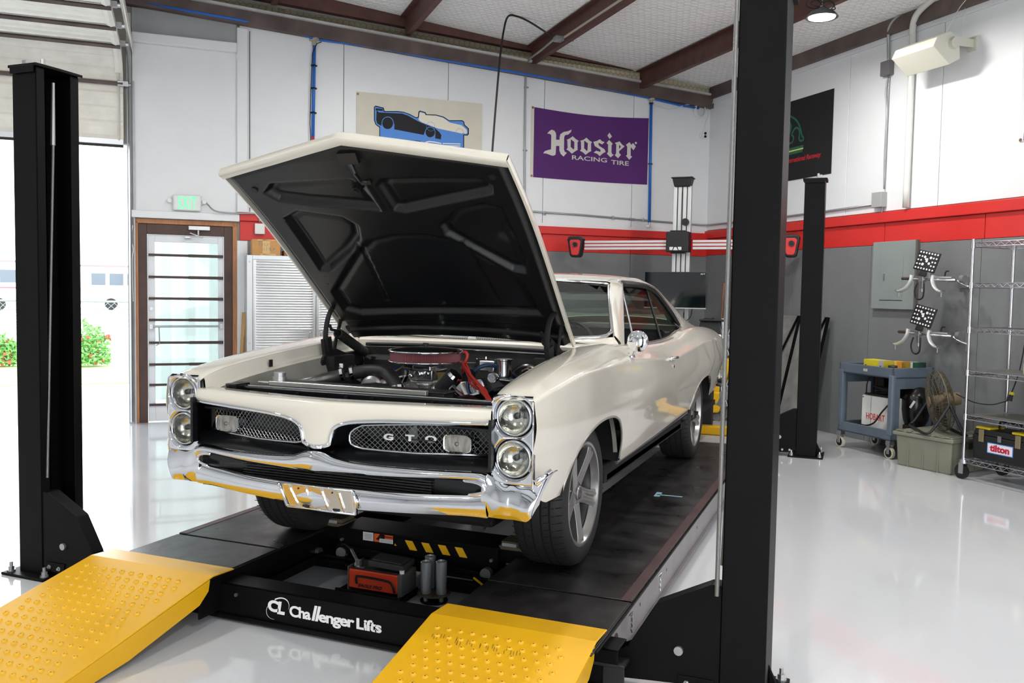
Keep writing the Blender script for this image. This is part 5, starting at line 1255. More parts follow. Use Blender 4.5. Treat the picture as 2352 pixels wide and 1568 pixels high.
# ------------------------------------------------------------- greenhouse
def ZC(y): return cspl(y, [1.0, 1.3, 1.8, 2.3, 2.8, 3.2, 3.5, 3.8], [1.553, 1.583, 1.600, 1.585, 1.50, 1.385, 1.29, 1.205])
def XS_(y): return cspl(y, [1.0, 1.3, 1.8, 2.3, 2.6, 2.8, 3.2, 3.5, 3.8], [.555, .565, .570, .565, .555, .55, .53, .50, .46])
def ZS_(y): return cspl(y, [1.0, 1.3, 1.8, 2.3, 2.6, 2.8, 3.2, 3.5, 3.8], [1.545, 1.560, 1.572, 1.540, 1.478, 1.432, 1.325, 1.255, 1.198])
def XE_(y): return cspl(y, [1.0, 1.3, 1.8, 2.1, 2.3, 2.45, 2.56, 2.7, 3.2, 3.8], [.602, .604, .610, .616, .636, .690, .742, .748, .725, .69])
def ZE_(y): return cspl(y, [1.0, 1.3, 1.8, 2.1, 2.3, 2.45, 2.56, 2.7, 3.2, 3.8], [1.530, 1.536, 1.530, 1.514, 1.468, 1.355, 1.240, 1.222, 1.210, 1.188])
def roofpt(u, y):
    """u 0 centre .. 1 edge"""
    zc_, xs_, zs, xe, ze = ZC(y), XS_(y), ZS_(y), XE_(y), ZE_(y)
    if u < .6:
        x = xs_*u/.6; z = zc_-(zc_-zs)*(u/.6)**2.8
        return x, z
    t = (u-.6)/.4; sl = -2.8*(zc_-zs)/xs_
    cx_ = xs_+(xe-xs_)*.62; cz_ = zs+sl*(cx_-xs_)*.7; cz_ = max(cz_, (zs+ze)/2)
    return ((1-t)**2*xs_+2*t*(1-t)*cx_+t*t*xe, (1-t)**2*zs+2*t*(1-t)*cz_+t*t*ze)
b = B(); ys_ = lins(1.0, 2.2, 20)+lins(2.25, 2.75, 22)+lins(2.8, 3.8, 16)
def rf(y, k):
    u = k/24; s = 1 if u >= 0 else -1; x, z = roofpt(abs(u), y); ysh = .20*(x/.6)**2*max(0, 1-(y-1.0)/1.0)
    return (s*x, y+ysh, z)
b.grid(rf, ys_, list(range(-24, 25)))
b.f = [f for f in b.f if not all(2.9 < b.v[i][1] < 3.56 and abs(b.v[i][0]) < .47 for i in f)]; b.m = [0]*len(b.f)
roof = obj('roof_panel', b, cream, car, smooth=True, solid=0.006, split=False)
obj('headliner', B().grid(lambda y, u: (u*.54, y, ZC(y)-.03-.02*u*u), lins(1.1, 2.75, 12), lins(-1, 1, 9)), mat('headliner_dark', (30, 31, 33), .8), roof, smooth=True, split=False, solid=.004)
tint = fresnel_glass('tinted_auto_glass', (206, 220, 212), 1.4, amt=.28); tintw = fresnel_glass('tinted_windshield_glass', (200, 216, 208), 1.8)
def WS(u, v):
    xb_, yb2, zb2 = .735*u, .50+.27*abs(u)**2.4, 1.213+.02*u*u
    xt, yt, zt = .585*u, 1.005+.195*abs(u)**2.2, 1.543-.020*u*u
    return Vector((xb_+(xt-xb_)*v, yb2+(yt-yb2)*v-.02*math.sin(PI*v), zb2+(zt-zb2)*v+.02*math.sin(PI*v)*.6))
obj('windshield', B().grid(lambda u, v: WS(u, v), lins(-.985, .985, 30), lins(.03, .97, 12)), tintw, car, smooth=True, split=False)
pth = [WS(u, 0.0) for u in lins(-.90, .90, 24)]+[WS(.955, .02), WS(.985, .07)]+[WS(.99, v) for v in lins(.12, .93, 8)]+[WS(.985, .98)]+[WS(u, 1.0) for u in lins(.94, -.94, 20)]+[WS(-.985, .98)]+[WS(-.99, v) for v in lins(.93, .12, 8)]+[WS(-.985, .07), WS(-.955, .02), WS(-.90, 0)]
obj('windshield_trim', B().tube(pth, .011, 8), mat('polished_trim', (200, 202, 204), .12, metal=1), car, smooth=True, split=False)
for s in (1, -1):
    def mx(p): return Vector((s*p[0], p[1], p[2]))
    # A pillar
    b = B()
    def apl(v, k):
        a = WS(1.0, v); o_ = Vector((.770+(.604-.770)*v, .83+(1.40-.83)*v, 1.165+(1.534-1.165)*v))
        m = (a+o_)/2+Vector((.010, -.006, .004))
        return mx([a+Vector((-.004, .004, -.004)), a+Vector((.004, -.004, .004)), m, o_, o_+Vector((-.03, .0, -.0))][k])
    b.grid(apl, lins(0, 1, 12), list(range(5))); obj('windshield_pillar', b, cream, car, smooth=True, solid=.003, split=False)
    b = B().grid(lambda u, k: mx([WS(u, 0)+Vector((0, 0, -.004)), Vector((.76, .47+.30*u**3, 1.192)), Vector((.775, .60+.22*u, 1.170))][k]), lins(.6, 1, 8), [0, 1, 2]); obj('cowl_corner', b, cream, car, smooth=True, split=False)
    obj('pillar_trim', B().tube([mx((.772, .838, 1.165)), mx((.604, 1.41, 1.536))], .006, 8), chrome_soft, car, split=False)
    # side glass: door pane with vent wing, rear quarter pane
    A0, A1 = (.755, .875, 1.185), (.600, 1.42, 1.522); V0, V1 = (.748, 1.17, 1.180), (.606, 1.40, 1.500)
    S0, S1 = (.760, 1.835, 1.168), (.603, 2.06, 1.508); Q1 = (.628, 2.29, 1.468); Q2 = (.728, 2.53, 1.235); Q3 = (.752, 2.30, 1.20)
    obj('side_glass', B().add([mx(p) for p in (V0, S0, S1, (.602, 1.45, 1.520), V1)], [(0, 1, 2, 3, 4)]), tint, car, split=False)
    obj('vent_glass', B().add([mx(p) for p in (A0, V0, V1)], [(0, 1, 2)]), tint, car, split=False)
    obj('quarter_glass', B().add([mx(p) for p in (S0, Q3, Q2, Q1, S1)], [(0, 1, 2, 3, 4)]), tint, car, split=False)
    obj('vent_divider', B().tube([mx(V0), mx(V1)], .007, 8), chrome_soft, car, split=False)
    obj('glass_divider', B().tube([mx((.766, 1.83, 1.165)), mx(S1)], .009, 6), black_rubber, car, split=False)
    seal = [mx(p) for p in [(.608, 1.40, 1.524), (.608, 1.8, 1.523), (.614, 2.08, 1.508), (.634, 2.28, 1.463), (.688, 2.43, 1.352), (.736, 2.545, 1.243), (.74, 2.50, 1.225)]]
    obj('window_seal', B().tube(smooth_path(seal, 5), .016, 8), black_rubber, car, smooth=True, split=False)
    rail = [mx(p) for p in [(.598, 1.33, 1.546), (.618, 1.8, 1.540), (.630, 2.08, 1.522), (.652, 2.28, 1.478), (.704, 2.44, 1.365), (.752, 2.56, 1.250)]]
    obj('drip_rail', B().tube(smooth_path(rail, 5), .006, 8), chrome_soft, car, smooth=True, split=False)
    obj('belt_trim', B().tube(smooth_path([mx(p) for p in [(.782, .88, 1.192), (.787, 1.3, 1.176), (.786, 1.8, 1.176), (.785, 2.2, 1.205), (.765, 2.50, 1.232)]], 5), .006, 8), chrome_soft, car, smooth=True, split=False)
    obj('belt_reveal', B().grid(lambda y, k: mx([(.785, y, zin(y)-.004), (.735, y, zin(y)-.006), (.73, y, 1.0)][k]), lins(.80, 2.55, 20), [0, 1, 2]), dark_in, car, split=False)
    # door handle with lock, mirror (left door only shows one; right side has none in view)
    dhx = xcr(1.48)+.006
    obj('door_handle', B().tube([mx((dhx-.004, 1.395, 1.078)), mx((dhx+.016, 1.42, 1.080)), mx((dhx+.020, 1.53, 1.080)), mx((dhx, 1.56, 1.078))], .009, 8).cyl(mx((dhx-.01, 1.40, 1.078)), mx((dhx+.012, 1.40, 1.078)), .012, 12), chrome, car, smooth=True, split=False)
    obj('door_lock', B().cyl(mx((dhx-.01, 1.50, 1.025)), mx((dhx+.006, 1.50, 1.025)), .012, 14), chrome, car, split=False)
# round door mirror
mr = obj('door_mirror', B().lathe([(0, -.026), (.02, -.0245), (.038, -.018), (.050, -.008), (.054, .002), (.053, .008), (.048, .008), (0, .006)], (.955, .40, 1.232), 'Y', 36).xf(Matrix.Identity(4)), chrome, car, smooth=True, split=False)
obj('mirror_stalk', B().tube(smooth_path([(.905, .475, 1.155), (.925, .44, 1.18), (.945, .40, 1.215)], 4), .009, 10, radii=[.020]+[.013]*3+[.009]*5).lathe([(0, .012), (.02, .008), (.027, 0)], (.900, .48, 1.145), 'Z', 20), chrome, mr, smooth=True, split=False)
# rear glass, rear deck, tail panel, bumper at the back
obj('rear_glass', B().grid(lambda y, u: (u*.50*(1-.12*(y-2.85)), y, ZC(y)+.006-.01*u*u), lins(2.86, 3.62, 14), lins(-1, 1, 15)), tint, car, smooth=True, split=False)
obj('deck_lid', B().grid(lambda y, u: (u*xin(y), y, zin(y)+.010-.010*u*u), lins(3.55, 4.28, 14), lins(-1, 1, 21)), cream, car, smooth=True, solid=.004, split=False)
obj('quarter_filler', B().grid(lambda y, k: (lambda s: (s*[XE_(y)-.02, xin(y)+.002][k % 2], y, [ZE_(y)-.006, zin(y)+.001][k % 2]))(1), lins(2.52, 3.75, 20), [0, 1]).grid(lambda y, k: (-[XE_(y)-.02, xin(y)+.002][k], y, [ZE_(y)-.006, zin(y)+.001][k]), lins(2.52, 3.75, 20), [0, 1]), cream, car, smooth=True, split=False, solid=.003)
obj('tail_panel', B().box2((-.80, 4.26, .70), (.80, 4.29, 1.11)), cream, car, bev=.02)
obj('rear_bumper', B().grid(lambda x, k: (x, [4.27, 4.37, 4.395, 4.37, 4.28][k]-.12*abs(x/.85)**4, [.80, .80, .74, .66, .64][k]), lins(-.84, .84, 40), list(range(5))), chrome, car, smooth=True, solid=.003, split=False)
for s in (1, -1):
    obj('tail_lamp', B().box2((s*.35, 4.285, .90), (s*.76, 4.30, 1.0)), mat('tail_lamp_red', (140, 16, 18), .2), car, bev=.01)
    obj('side_marker', B().box((s*.878, 4.02, .985), (.014, .03, .02)), chrome, car, bev=.003)
    obj('rear_corner_trim', B().tube([(s*.815, 4.30, .93), (s*.84, 4.24, .86), (s*.845, 4.15, .79), (s*.84, 4.05, .735)], .010, 8), chrome, car, smooth=True, split=False)
# cabin
vinyl = mat('black_ribbed_vinyl', (20, 21, 23), .4)
for (yy, zz, hh_) in ((1.35, .74, .40), (2.35, .76, .42)):
    b = B().box((0, yy, zz), (1.20, .50, .16)).box((0, yy+.30, zz+.02+hh_/2), (1.22, .13, hh_), rot=(-.22, 0, 0))
    st_ = obj('bench_seat', b, vinyl, car, bev=.03, seg=3)
    r = B()
    for k in range(14): r.box((-.52+.08*k, yy+.245, zz+.03+hh_/2+.02), (.05, .02, hh_*.72), rot=(-.22, 0, 0))
    o = obj('seat_ribs', r, vinyl, st_, split=False, bev=.006); o['kind'] = 'stuff'
obj('dashboard', B().box((0, .80, 1.10), (1.36, .30, .14)).box((0, .72, 1.165), (1.30, .22, .03)), dark_in, car, bev=.03)
obj('dash_chrome_strip', B().tube([(-.6, .652, 1.182), (.6, .652, 1.182)], .004, 6), chrome_soft, car)
sw = B().lathe([(.185+.012*math.cos(t), .012*math.sin(t)) for t in lins(0, 2*PI, 9)[:-1]], (0, 0, 0), 'Y', 40, closed=True).box((0, 0, 0), (.36, .012, .03)).cyl((0, .02, 0), (0, -.2, 0), .025, 12)
sw.xf(Matrix.Translation((.36, 1.05, 1.12)) @ Matrix.Rotation(-.35, 4, 'X')); obj('steering_wheel', sw, black_plastic, car, smooth=True, split=False)
obj('rear_view_mirror', B().box((0, 1.02, 1.48), (.22, .02, .06)), chrome_soft, car, bev=.01)
HOOS = [[[(3.059,3.428),(3.09,3.465),(3.119,3.483),(3.153,3.474),(3.174,3.45),(3.179,3.422),(3.18,3.363),(3.227,3.367),(3.227,3.397),(3.236,3.437),(3.279,3.469),(3.342,3.485),(3.37,3.5),(3.388,3.51),(3.379,3.477),(3.343,3.442),(3.3,3.431),(3.289,3.402),(3.289,3.251),(3.299,3.226),(3.313,3.214),(3.332,3.214),(3.286,3.16),(3.246,3.19),(3.227,3.232),(3.226,3.289),(3.182,3.286),(3.179,3.203),(3.175,3.174),(3.143,3.16),(3.112,3.165),(3.08,3.175),(3.049,3.183),(3.01,3.182),(3.032,3.211),(3.071,3.226),(3.114,3.238),(3.115,3.41),(3.107,3.423),(3.087,3.43)]],[[(3.406,3.427),(3.444,3.396),(3.488,3.374),(3.473,3.354),(3.475,3.268),(3.48,3.261),(3.44,3.236),(3.398,3.204),(3.36,3.234),(3.322,3.253),(3.339,3.272),(3.333,3.369),(3.321,3.372),(3.368,3.397)],[(3.381,3.386),(3.429,3.355),(3.429,3.275),(3.421,3.257),(3.379,3.29)]],[[(3.595,3.424),(3.634,3.392),(3.674,3.372),(3.66,3.354),(3.662,3.27),(3.668,3.26),(3.626,3.235),(3.588,3.203),(3.549,3.233),(3.508,3.25),(3.525,3.271),(3.52,3.365),(3.507,3.375),(3.553,3.393)],[(3.565,3.385),(3.615,3.354),(3.614,3.274),(3.607,3.252),(3.565,3.285)]],[[(3.782,3.419),(3.81,3.397),(3.849,3.385),(3.815,3.354),(3.773,3.37),(3.761,3.361),(3.774,3.333),(3.849,3.295),(3.868,3.263),(3.826,3.238),(3.786,3.2),(3.748,3.229),(3.699,3.24),(3.735,3.268),(3.784,3.257),(3.797,3.265),(3.79,3.287),(3.713,3.325),(3.692,3.378),(3.74,3.393)]],[[(3.914,3.514),(3.952,3.466),(3.918,3.432),(3.886,3.473)]],[[(3.912,3.419),(3.965,3.374),(3.949,3.353),(3.949,3.262),(3.962,3.237),(3.985,3.235),(3.939,3.195),(3.885,3.239),(3.901,3.262),(3.899,3.361),(3.876,3.375)]],[[(4.062,3.411),(4.096,3.375),(4.135,3.352),(4.057,3.284),(4.057,3.265),(4.085,3.238),(4.044,3.192),(3.998,3.228),(4.016,3.255),(4.015,3.369),(3.994,3.386)],[(4.055,3.369),(4.082,3.345),(4.056,3.312)]],[[(4.203,3.411),(4.231,3.378),(4.255,3.404),(4.297,3.361),(4.263,3.312),(4.223,3.348),(4.224,3.237),(4.248,3.229),(4.206,3.185),(4.157,3.232),(4.173,3.248),(4.172,3.351),(4.153,3.374)]],[[(4.311,3.408),(4.309,3.4),(4.304,3.394),(4.296,3.392),(4.289,3.393),(4.283,3.398),(4.281,3.405),(4.282,3.413),(4.288,3.419),(4.295,3.421),(4.303,3.42),(4.309,3.415)]]]
BADGE = [(0.901,3.562),(0.922,3.577),(1.015,3.562),(1.026,3.525),(1.175,3.538),(1.252,3.535),(1.323,3.517),(1.394,3.486),(1.419,3.491),(1.426,3.553),(1.443,3.567),(1.511,3.554),(1.524,3.531),(1.638,3.537),(1.732,3.521),(1.798,3.485),(1.96,3.499),(1.986,3.484),(1.993,3.449),(2.046,3.408),(2.047,3.341),(2.029,3.322),(1.988,3.321),(1.992,2.846),(0.967,2.782),(0.965,3.331),(0.92,3.361),(0.902,3.407)]
BADGE_IN = [(0.912,3.559),(0.922,3.563),(1.005,3.551),(1.014,3.514),(1.175,3.526),(1.253,3.525),(1.323,3.505),(1.395,3.475),(1.43,3.482),(1.437,3.541),(1.451,3.557),(1.502,3.544),(1.515,3.52),(1.638,3.526),(1.728,3.511),(1.795,3.475),(1.956,3.487),(1.975,3.476),(1.982,3.441),(2.033,3.402),(2.034,3.347),(2.021,3.334),(1.975,3.33),(1.98,2.855),(0.978,2.793),(0.975,3.339),(0.928,3.367),(0.913,3.411)]
CAR1 = [(0.932,3.524),(0.96,3.503),(1.161,3.51),(1.232,3.513),(1.302,3.495),(1.373,3.463),(1.431,3.437),(1.517,3.41),(1.618,3.384),(1.683,3.334),(1.706,3.301),(1.699,3.259),(1.706,3.252),(1.63,3.26),(1.633,3.337),(1.589,3.382),(1.539,3.371),(1.503,3.326),(1.491,3.288),(1.139,3.325),(1.142,3.379),(1.106,3.441),(1.05,3.457),(1.002,3.422),(0.986,3.353),(0.94,3.376),(0.928,3.416)]
CARW = [[(1.126,3.394),(1.123,3.376),(1.117,3.359),(1.107,3.344),(1.094,3.332),(1.079,3.324),(1.062,3.321),(1.045,3.322),(1.03,3.327),(1.017,3.337),(1.007,3.35),(1.0,3.366),(0.998,3.383),(1.0,3.401),(1.006,3.418),(1.016,3.432),(1.029,3.444),(1.044,3.452),(1.061,3.456),(1.077,3.455),(1.093,3.45),(1.106,3.44),(1.117,3.427),(1.123,3.411)],[(1.626,3.329),(1.624,3.314),(1.618,3.3),(1.61,3.287),(1.598,3.277),(1.584,3.27),(1.57,3.267),(1.555,3.268),(1.542,3.272),(1.53,3.281),(1.521,3.292),(1.515,3.306),(1.513,3.32),(1.515,3.335),(1.52,3.35),(1.529,3.363),(1.541,3.373),(1.554,3.38),(1.569,3.383),(1.583,3.382),(1.597,3.377),(1.609,3.369),(1.618,3.358),(1.623,3.344)]]
CAR2 = [(1.44,3.548),(1.504,3.536),(1.508,3.519),(1.638,3.524),(1.725,3.507),(1.809,3.458),(1.953,3.439),(2.017,3.392),(2.024,3.357),(2.01,3.342),(1.976,3.346),(1.954,3.341),(1.873,3.352),(1.661,3.377),(1.538,3.412),(1.466,3.433),(1.427,3.458)]
WINGP = [(0.922,3.547),(1.005,3.545),(1.001,3.523),(0.922,3.523)]
USGT = [[(1.007,3.213),(1.044,3.214),(1.045,3.154),(1.053,3.101),(1.095,3.097),(1.186,3.11),(1.187,3.213),(1.226,3.216),(1.227,3.1),(1.208,3.057),(1.04,3.052),(1.012,3.071)],[(1.242,3.183),(1.277,3.213),(1.456,3.216),(1.457,3.184),(1.305,3.177),(1.288,3.145),(1.441,3.129),(1.442,3.053),(1.243,3.046),(1.243,3.077),(1.406,3.085),(1.406,3.099),(1.257,3.115)]]
GTW = [[(1.501,3.168),(1.512,3.21),(1.555,3.224),(1.627,3.222),(1.707,3.211),(1.707,3.198),(1.62,3.208),(1.555,3.21),(1.523,3.197),(1.514,3.162),(1.515,3.038),(1.503,3.037)],[(1.527,3.163),(1.533,3.191),(1.562,3.196),(1.627,3.194),(1.707,3.186),(1.707,3.174),(1.62,3.18),(1.555,3.182),(1.541,3.164),(1.542,3.039),(1.528,3.038)],[(1.721,3.212),(1.941,3.223),(1.941,3.211),(1.721,3.199)],[(1.722,3.187),(1.941,3.199),(1.942,3.186),(1.85,3.182),(1.851,3.054),(1.839,3.053),(1.837,3.182),(1.825,3.181),(1.827,3.052),(1.815,3.051),(1.813,3.182),(1.722,3.176)]]
RING2 = [(1.574,3.422),(1.624,3.426),(1.93,3.378),(1.98,3.382)]
TRACK = [(4.299,3.588),(4.226,3.545),(4.141,3.499),(4.087,3.456),(4.05,3.404),(4.018,3.339),(3.998,3.284),(3.974,3.258),(3.973,3.235),(4.0,3.225),(4.035,3.238),(4.046,3.269),(4.039,3.313),(4.047,3.352),(4.083,3.384),(4.124,3.383),(4.157,3.355),(4.178,3.321),(4.154,3.302),(4.143,3.277),(4.162,3.235),(4.209,3.227),(4.273,3.21)]
OVAL = [(4.307,3.28),(4.255,3.31),(4.216,3.365),(4.202,3.423),(4.233,3.466),(4.282,3.486),(4.324,3.482)]
OVALY = [(4.313,3.293),(4.268,3.335),(4.235,3.383),(4.231,3.428),(4.262,3.452),(4.322,3.455)]
BAND = [(4.459,3.172),(3.964,3.175),(3.982,3.099),(4.455,3.089)]
BANDY = [(4.458,3.139),(3.964,3.144),(3.971,3.131),(4.457,3.123)]
# ================================================================= things on the back wall
YW = BK-0.02                                          # face of the liner panels
def flag(name, label, x0, x1, z0, z1, m, sleeve=True, wall='back', sag=0.0, edge=None):
    """thin cloth held by its corners; returns the root and the surface function"""
    t = bthing(name, label, 'banner', (x0+x1)/2, BK, z0) if wall == 'back' else bthing(name, label, 'banner', AR, (x0+x1)/2, z0)
    cx_, cy_ = ((x0+x1)/2, BK) if wall == 'back' else (AR, (x0+x1)/2)
    def S(x, z, off=0.0):
        u = (x-x0)/(x1-x0); v = (z-z0)/(z1-z0)
        d = .006+.0006*math.sin(5.5*u+3*v)*math.sin(PI*u)+off
        z2 = z-sag*math.sin(PI*u)*(v*1.0+.25*(1-v))
        if wall == 'back': return Vector((x-cx_, YW-d-cy_, z2-z0))
        return Vector((AR-.02-d-cx_, x-cy_, z2-z0))
    b = B().grid(lambda u, v: S(x0+(x1-x0)*u, z0+(z1-z0)*v), lins(0, 1, 31), lins(0, 1, 19))
    obj('cloth', b, m, t, smooth=True, solid=0.002, offset=0)
    return t, S
def prints(t, S, name, loops_list, m, off=.0016):
    b = B()
    for loops in loops_list:
        me = shape2d(loops); k = len(b.v)
        b.add([S(v.co.x, v.co.y, off) for v in me.vertices], [tuple(p.vertices) for p in me.polygons])
    o = obj(name, b, m, t, split=False); return o
def grommets(t, S, pts):
    for (x, z) in pts:
        c = S(x, z, .002); n_ = S(x, z, .004)-c
        obj('grommet', B().cyl(c, c+n_*1.2, .014, 16).cyl(c+n_*1.2, c+n_*1.6, .007, 12), mat('brass_grommet', (130, 96, 70), .4, metal=.6), t, split=False)
canvas = mat('cream_canvas', (212, 207, 192), .8, bump=.3, bscale=300, var=.03)
# blue prototype-car banner
t, S = flag('racing_banner', 'cream cloth banner with black and white race cars on a blue emblem', .70, 2.21, 2.80, 3.715, canvas, sag=.0)
prints(t, S, 'emblem_outline', [[BADGE]], mat('print_navy', (16, 28, 52), .7), .0012)
prints(t, S, 'emblem_field', [[BADGE_IN]], mat('print_blue', (86, 140, 216), .7), .0020)
prints(t, S, 'car_print', [[CAR1], [WINGP]], mat('print_black', (20, 21, 26), .7), .0034)
prints(t, S, 'white_car_print', [[CAR2]], mat('print_cream', (226, 220, 204), .7), .0028)
def ringloop(lp, k):
    cx_ = sum(p[0] for p in lp)/len(lp); cz_ = sum(p[1] for p in lp)/len(lp)
    return [(cx_+(x-cx_)*k, cz_+(z-cz_)*k) for x, z in lp]
prints(t, S, 'wheel_ring', [[ringloop(w, 1.12), w] for w in CARW], MATS['print_blue'], .0042)
r2_ = [[(cx_+r*math.cos(k*PI/12), cz_+r*math.sin(k*PI/12)) for k in range(24)] for cx_, cz_, r in ((1.574, 3.392, .053), (1.574, 3.392, .050), (1.930, 3.348, .050), (1.930, 3.348, .047))]
prints(t, S, 'small_wheel_ring', [[r2_[0], r2_[1]], [r2_[2], r2_[3]]], MATS['print_blue'], .0042)
prints(t, S, 'wheel_print', [[w] for w in CARW], MATS['print_black'], .0040)
prints(t, S, 'emblem_lettering', [[p] for p in USGT], MATS['print_navy'], .0040)
prints(t, S, 'outline_lettering', [[p] for p in GTW], mat('print_white', (225, 228, 230), .7), .0044)
grommets(t, S, [(.715, 3.69)])
# purple tyre-maker banner
purple = mat('purple_cloth', (82, 34, 104), .75, bump=.3, bscale=300, var=.08, vscale=3)
t, S = flag('purple_banner', 'purple cloth banner lettered Hoosier Racing Tire on the white wall', 2.882, 4.474, 2.885, 3.735, purple, sag=.035)
S0 = S
def S(x, z, off=0.0): return S0(x, z+.035*math.sin(PI*max(0, min(1, (x-2.882)/1.592)))*.6, off)
prints(t, S, 'banner_lettering', HOOS, mat('print_pale', (206, 203, 198), .7))
b = B(); me = fit2d(text2d('RACING', .079, 0, bold=.0010), .487, .056); b.add([S(3.401+v.co.x, 3.130+v.co.y-.01*v.co.x, .0016) for v in me.vertices], [tuple(p.vertices) for p in me.polygons])
me = fit2d(text2d('TIRE', .079, 0, bold=.0010), .255, .056); b.add([S(3.947+v.co.x, 3.108+v.co.y-.01*v.co.x, .0016) for v in me.vertices], [tuple(p.vertices) for p in me.polygons])
obj('banner_lettering', b, MATS['print_pale'], t, split=False)
obj('header_tape', B().grid(lambda u, v: S0(2.845+.038*u, 2.885+.86*v, .001), [0, 1], lins(0, 1, 12)), canvas, t, solid=.002, split=False)
grommets(t, S0, [(2.862, 3.725), (2.862, 2.90)])
# black raceway banner on the right wall
t, S = flag('raceway_banner', 'black cloth banner with green track outline on the right wall behind posts', 3.50, 5.05, 2.80, 3.705, mat('black_cloth', (24, 24, 26), .8, bump=.3, bscale=300, var=.1), wall='right')
gp = mat('print_green', (30, 96, 74), .7); yp = mat('print_yellow', (214, 208, 96), .7); rp = mat('print_red', (186, 28, 36), .7)
def ribbon(pts, w):
    P = smooth_path([(a, z, 0) for a, z in pts], 4); L_, R_ = [], []
    for i, p in enumerate(P):
        d = (P[min(i+1, len(P)-1)]-P[max(i-1, 0)]).normalized(); n_ = Vector((-d.y, d.x, 0))*w
        L_.append((p.x+n_.x, p.y+n_.y)); R_.append((p.x-n_.x, p.y-n_.y))
    return L_, R_
def prib(nm, pts, w, m, off):
    L_, R_ = ribbon(pts, w); n = len(L_)
    obj(nm, B().add([S(x, z, off) for x, z in L_+R_], [(i, i+1, n+i+1, n+i) for i in range(n-1)]), m, t, split=False)
prib('track_print', [(4.30, 3.57), (4.24, 3.54)]+TRACK, .011, gp, .0016)
prib('oval_print', OVAL, .020, gp, .0018); prib('oval_line', OVALY, .005, yp, .0026)
prints(t, S, 'band_print', [[BAND]], gp, .0016); prints(t, S, 'band_line', [[BANDY]], yp, .0024)
b = B(); me = fit2d(text2d('International Raceway', .072, 0, bold=.0016, shear=.25), .60, .074)
b.add([S(4.269-v.co.x, 2.985+v.co.y, .0020) for v in me.vertices], [tuple(p.vertices) for p in me.polygons]); obj('banner_lettering', b, rp, t, split=False)
# checkered flag at the right edge of the view
t, S = flag('checkered_flag', 'checkered black and white cloth flag at the right end of the wall', -.30, 1.235, 2.785, 3.695, mat('white_cloth', (226, 224, 232), .8, bump=.2, bscale=300), wall='right')
b = B(); c = .065
for i in range(23):
    for j in range(14):
        if (i+j) % 2 == 0:
            xa = 1.195-c*i; za = 2.79+c*j
            if xa-c < -.29: continue
            b.add([S(xa, za, .0014), S(xa-c, za, .0014), S(xa-c, za+c*.96, .0014), S(xa, za+c*.96, .0014)], [(0, 1, 2, 3)])
o = obj('check_print', b, mat('print_violet_black', (34, 28, 62), .7), t, split=False); o['kind'] = 'stuff'
grommets(t, S, [(1.222, 3.68), (1.222, 2.80)])

# air lines, conduits, cables -------------------------------------------------
blue = mat('blue_air_pipe', (34, 104, 196), .35, var=.05)
def bpipe(name, label, cat, pts, r, m, extra=None):
    P = [BW(*p) for p in pts]; c = P[0]
    t = thing(name, label, cat, (c.x, c.y, 0), world=True)
    obj('pipe', B().tube(P, r, 10), m, t, smooth=True, split=False); return t
ab = YW-.025
run = [(-1.6, ab-.04, 4.40), (-.6, ab-.06, 4.335)]+[(x, ab-.03, wtop(x)+.02-.02*math.sin(x*3)) for x in lins(-.4, .1, 5)]+[(.22, ab, 4.24), (.9, ab-.03, 4.225), (1.6, ab-.04, 4.165), (2.6, ab-.05, 4.11), (3.6, ab-.04, 4.055), (4.494, ab, 3.985), (4.9, ab-.01, 3.935), (5.2, ab-.01, 3.92)]
tp_ = bpipe('air_line', 'blue plastic air line running along the top of the back wall', 'pipe', run, .014, blue)
d1_ = bpipe('air_drop', 'blue vertical air drop left of the cream banner ending above the hood', 'pipe', [(.225, ab, 4.22), (.212, ab, 3.155)], .018, blue)
d2_ = bpipe('air_drop', 'blue vertical air drop right of the purple banner', 'pipe', [(4.495, ab, 3.97), (4.512, ab, 2.40)], .018, blue)
def clipset(t, pts):
    for p in pts: obj('pipe_clip', B().box(BW(*p), (.05, .05, .016)), black_plastic, t, split=False)
clipset(d1_, [(.221, ab, 3.95), (.219, ab, 3.70), (.216, ab, 3.43)]); clipset(d2_, [(4.497, ab, 3.92), (4.505, ab, 3.15)])
obj('tee_fitting', B().box(BW(.22, ab, 4.245), (.10, .05, .05)).cyl(BW(.222, ab, 4.22), BW(.222, ab, 4.17), .024, 10), mat('tan_fitting', (176, 168, 150), .4), d1_, split=False, bev=.005)
obj('tee_fitting', B().box(BW(4.494, ab, 3.985), (.09, .05, .045)).cyl(BW(4.496, ab, 3.97), BW(4.496, ab, 3.93), .022, 10), MATS['tan_fitting'], d2_, split=False, bev=.005)
obj('outlet_valve', B().cyl(BW(4.512, ab, 2.40), BW(4.512, ab, 2.34), .012, 10).box(BW(4.49, ab, 2.35), (.05, .02, .03)), zinc, d2_, split=False)
obj('red_valve', B().tube([BW(.21, ab, 3.16), BW(.215, ab-.02, 3.12), BW(.19, ab-.03, 3.02)], .018, 6), mat('red_valve_handle', (204, 44, 38), .4), d1_, split=False)
obj('black_cord', B().tube([BW(x, ab-.02, z) for x, z in ((.30, 4.215), (.25, 4.19), (.20, 4.08), (.185, 3.7), (.175, 3.3), (.19, 3.05))], .005, 6), black_rubber, d1_, smooth=True, split=False)
cv = bpipe('conduit', 'thin galvanised conduit dropping down the wall left of purple banner', 'conduit', smooth_path([(2.72, 4.90, 4.28), (2.74, 5.3, 4.27), (2.75, BK-.10, 4.25), (2.757, YW-.02, 4.13), (2.76, YW-.016, 3.3), (2.775, YW-.016, 2.50)], 4), .012, galv)
for z in (3.96, 3.2): obj('strap', B().box(BW(2.77, YW-.01, z), (.05, .03, .014)), galv, cv)
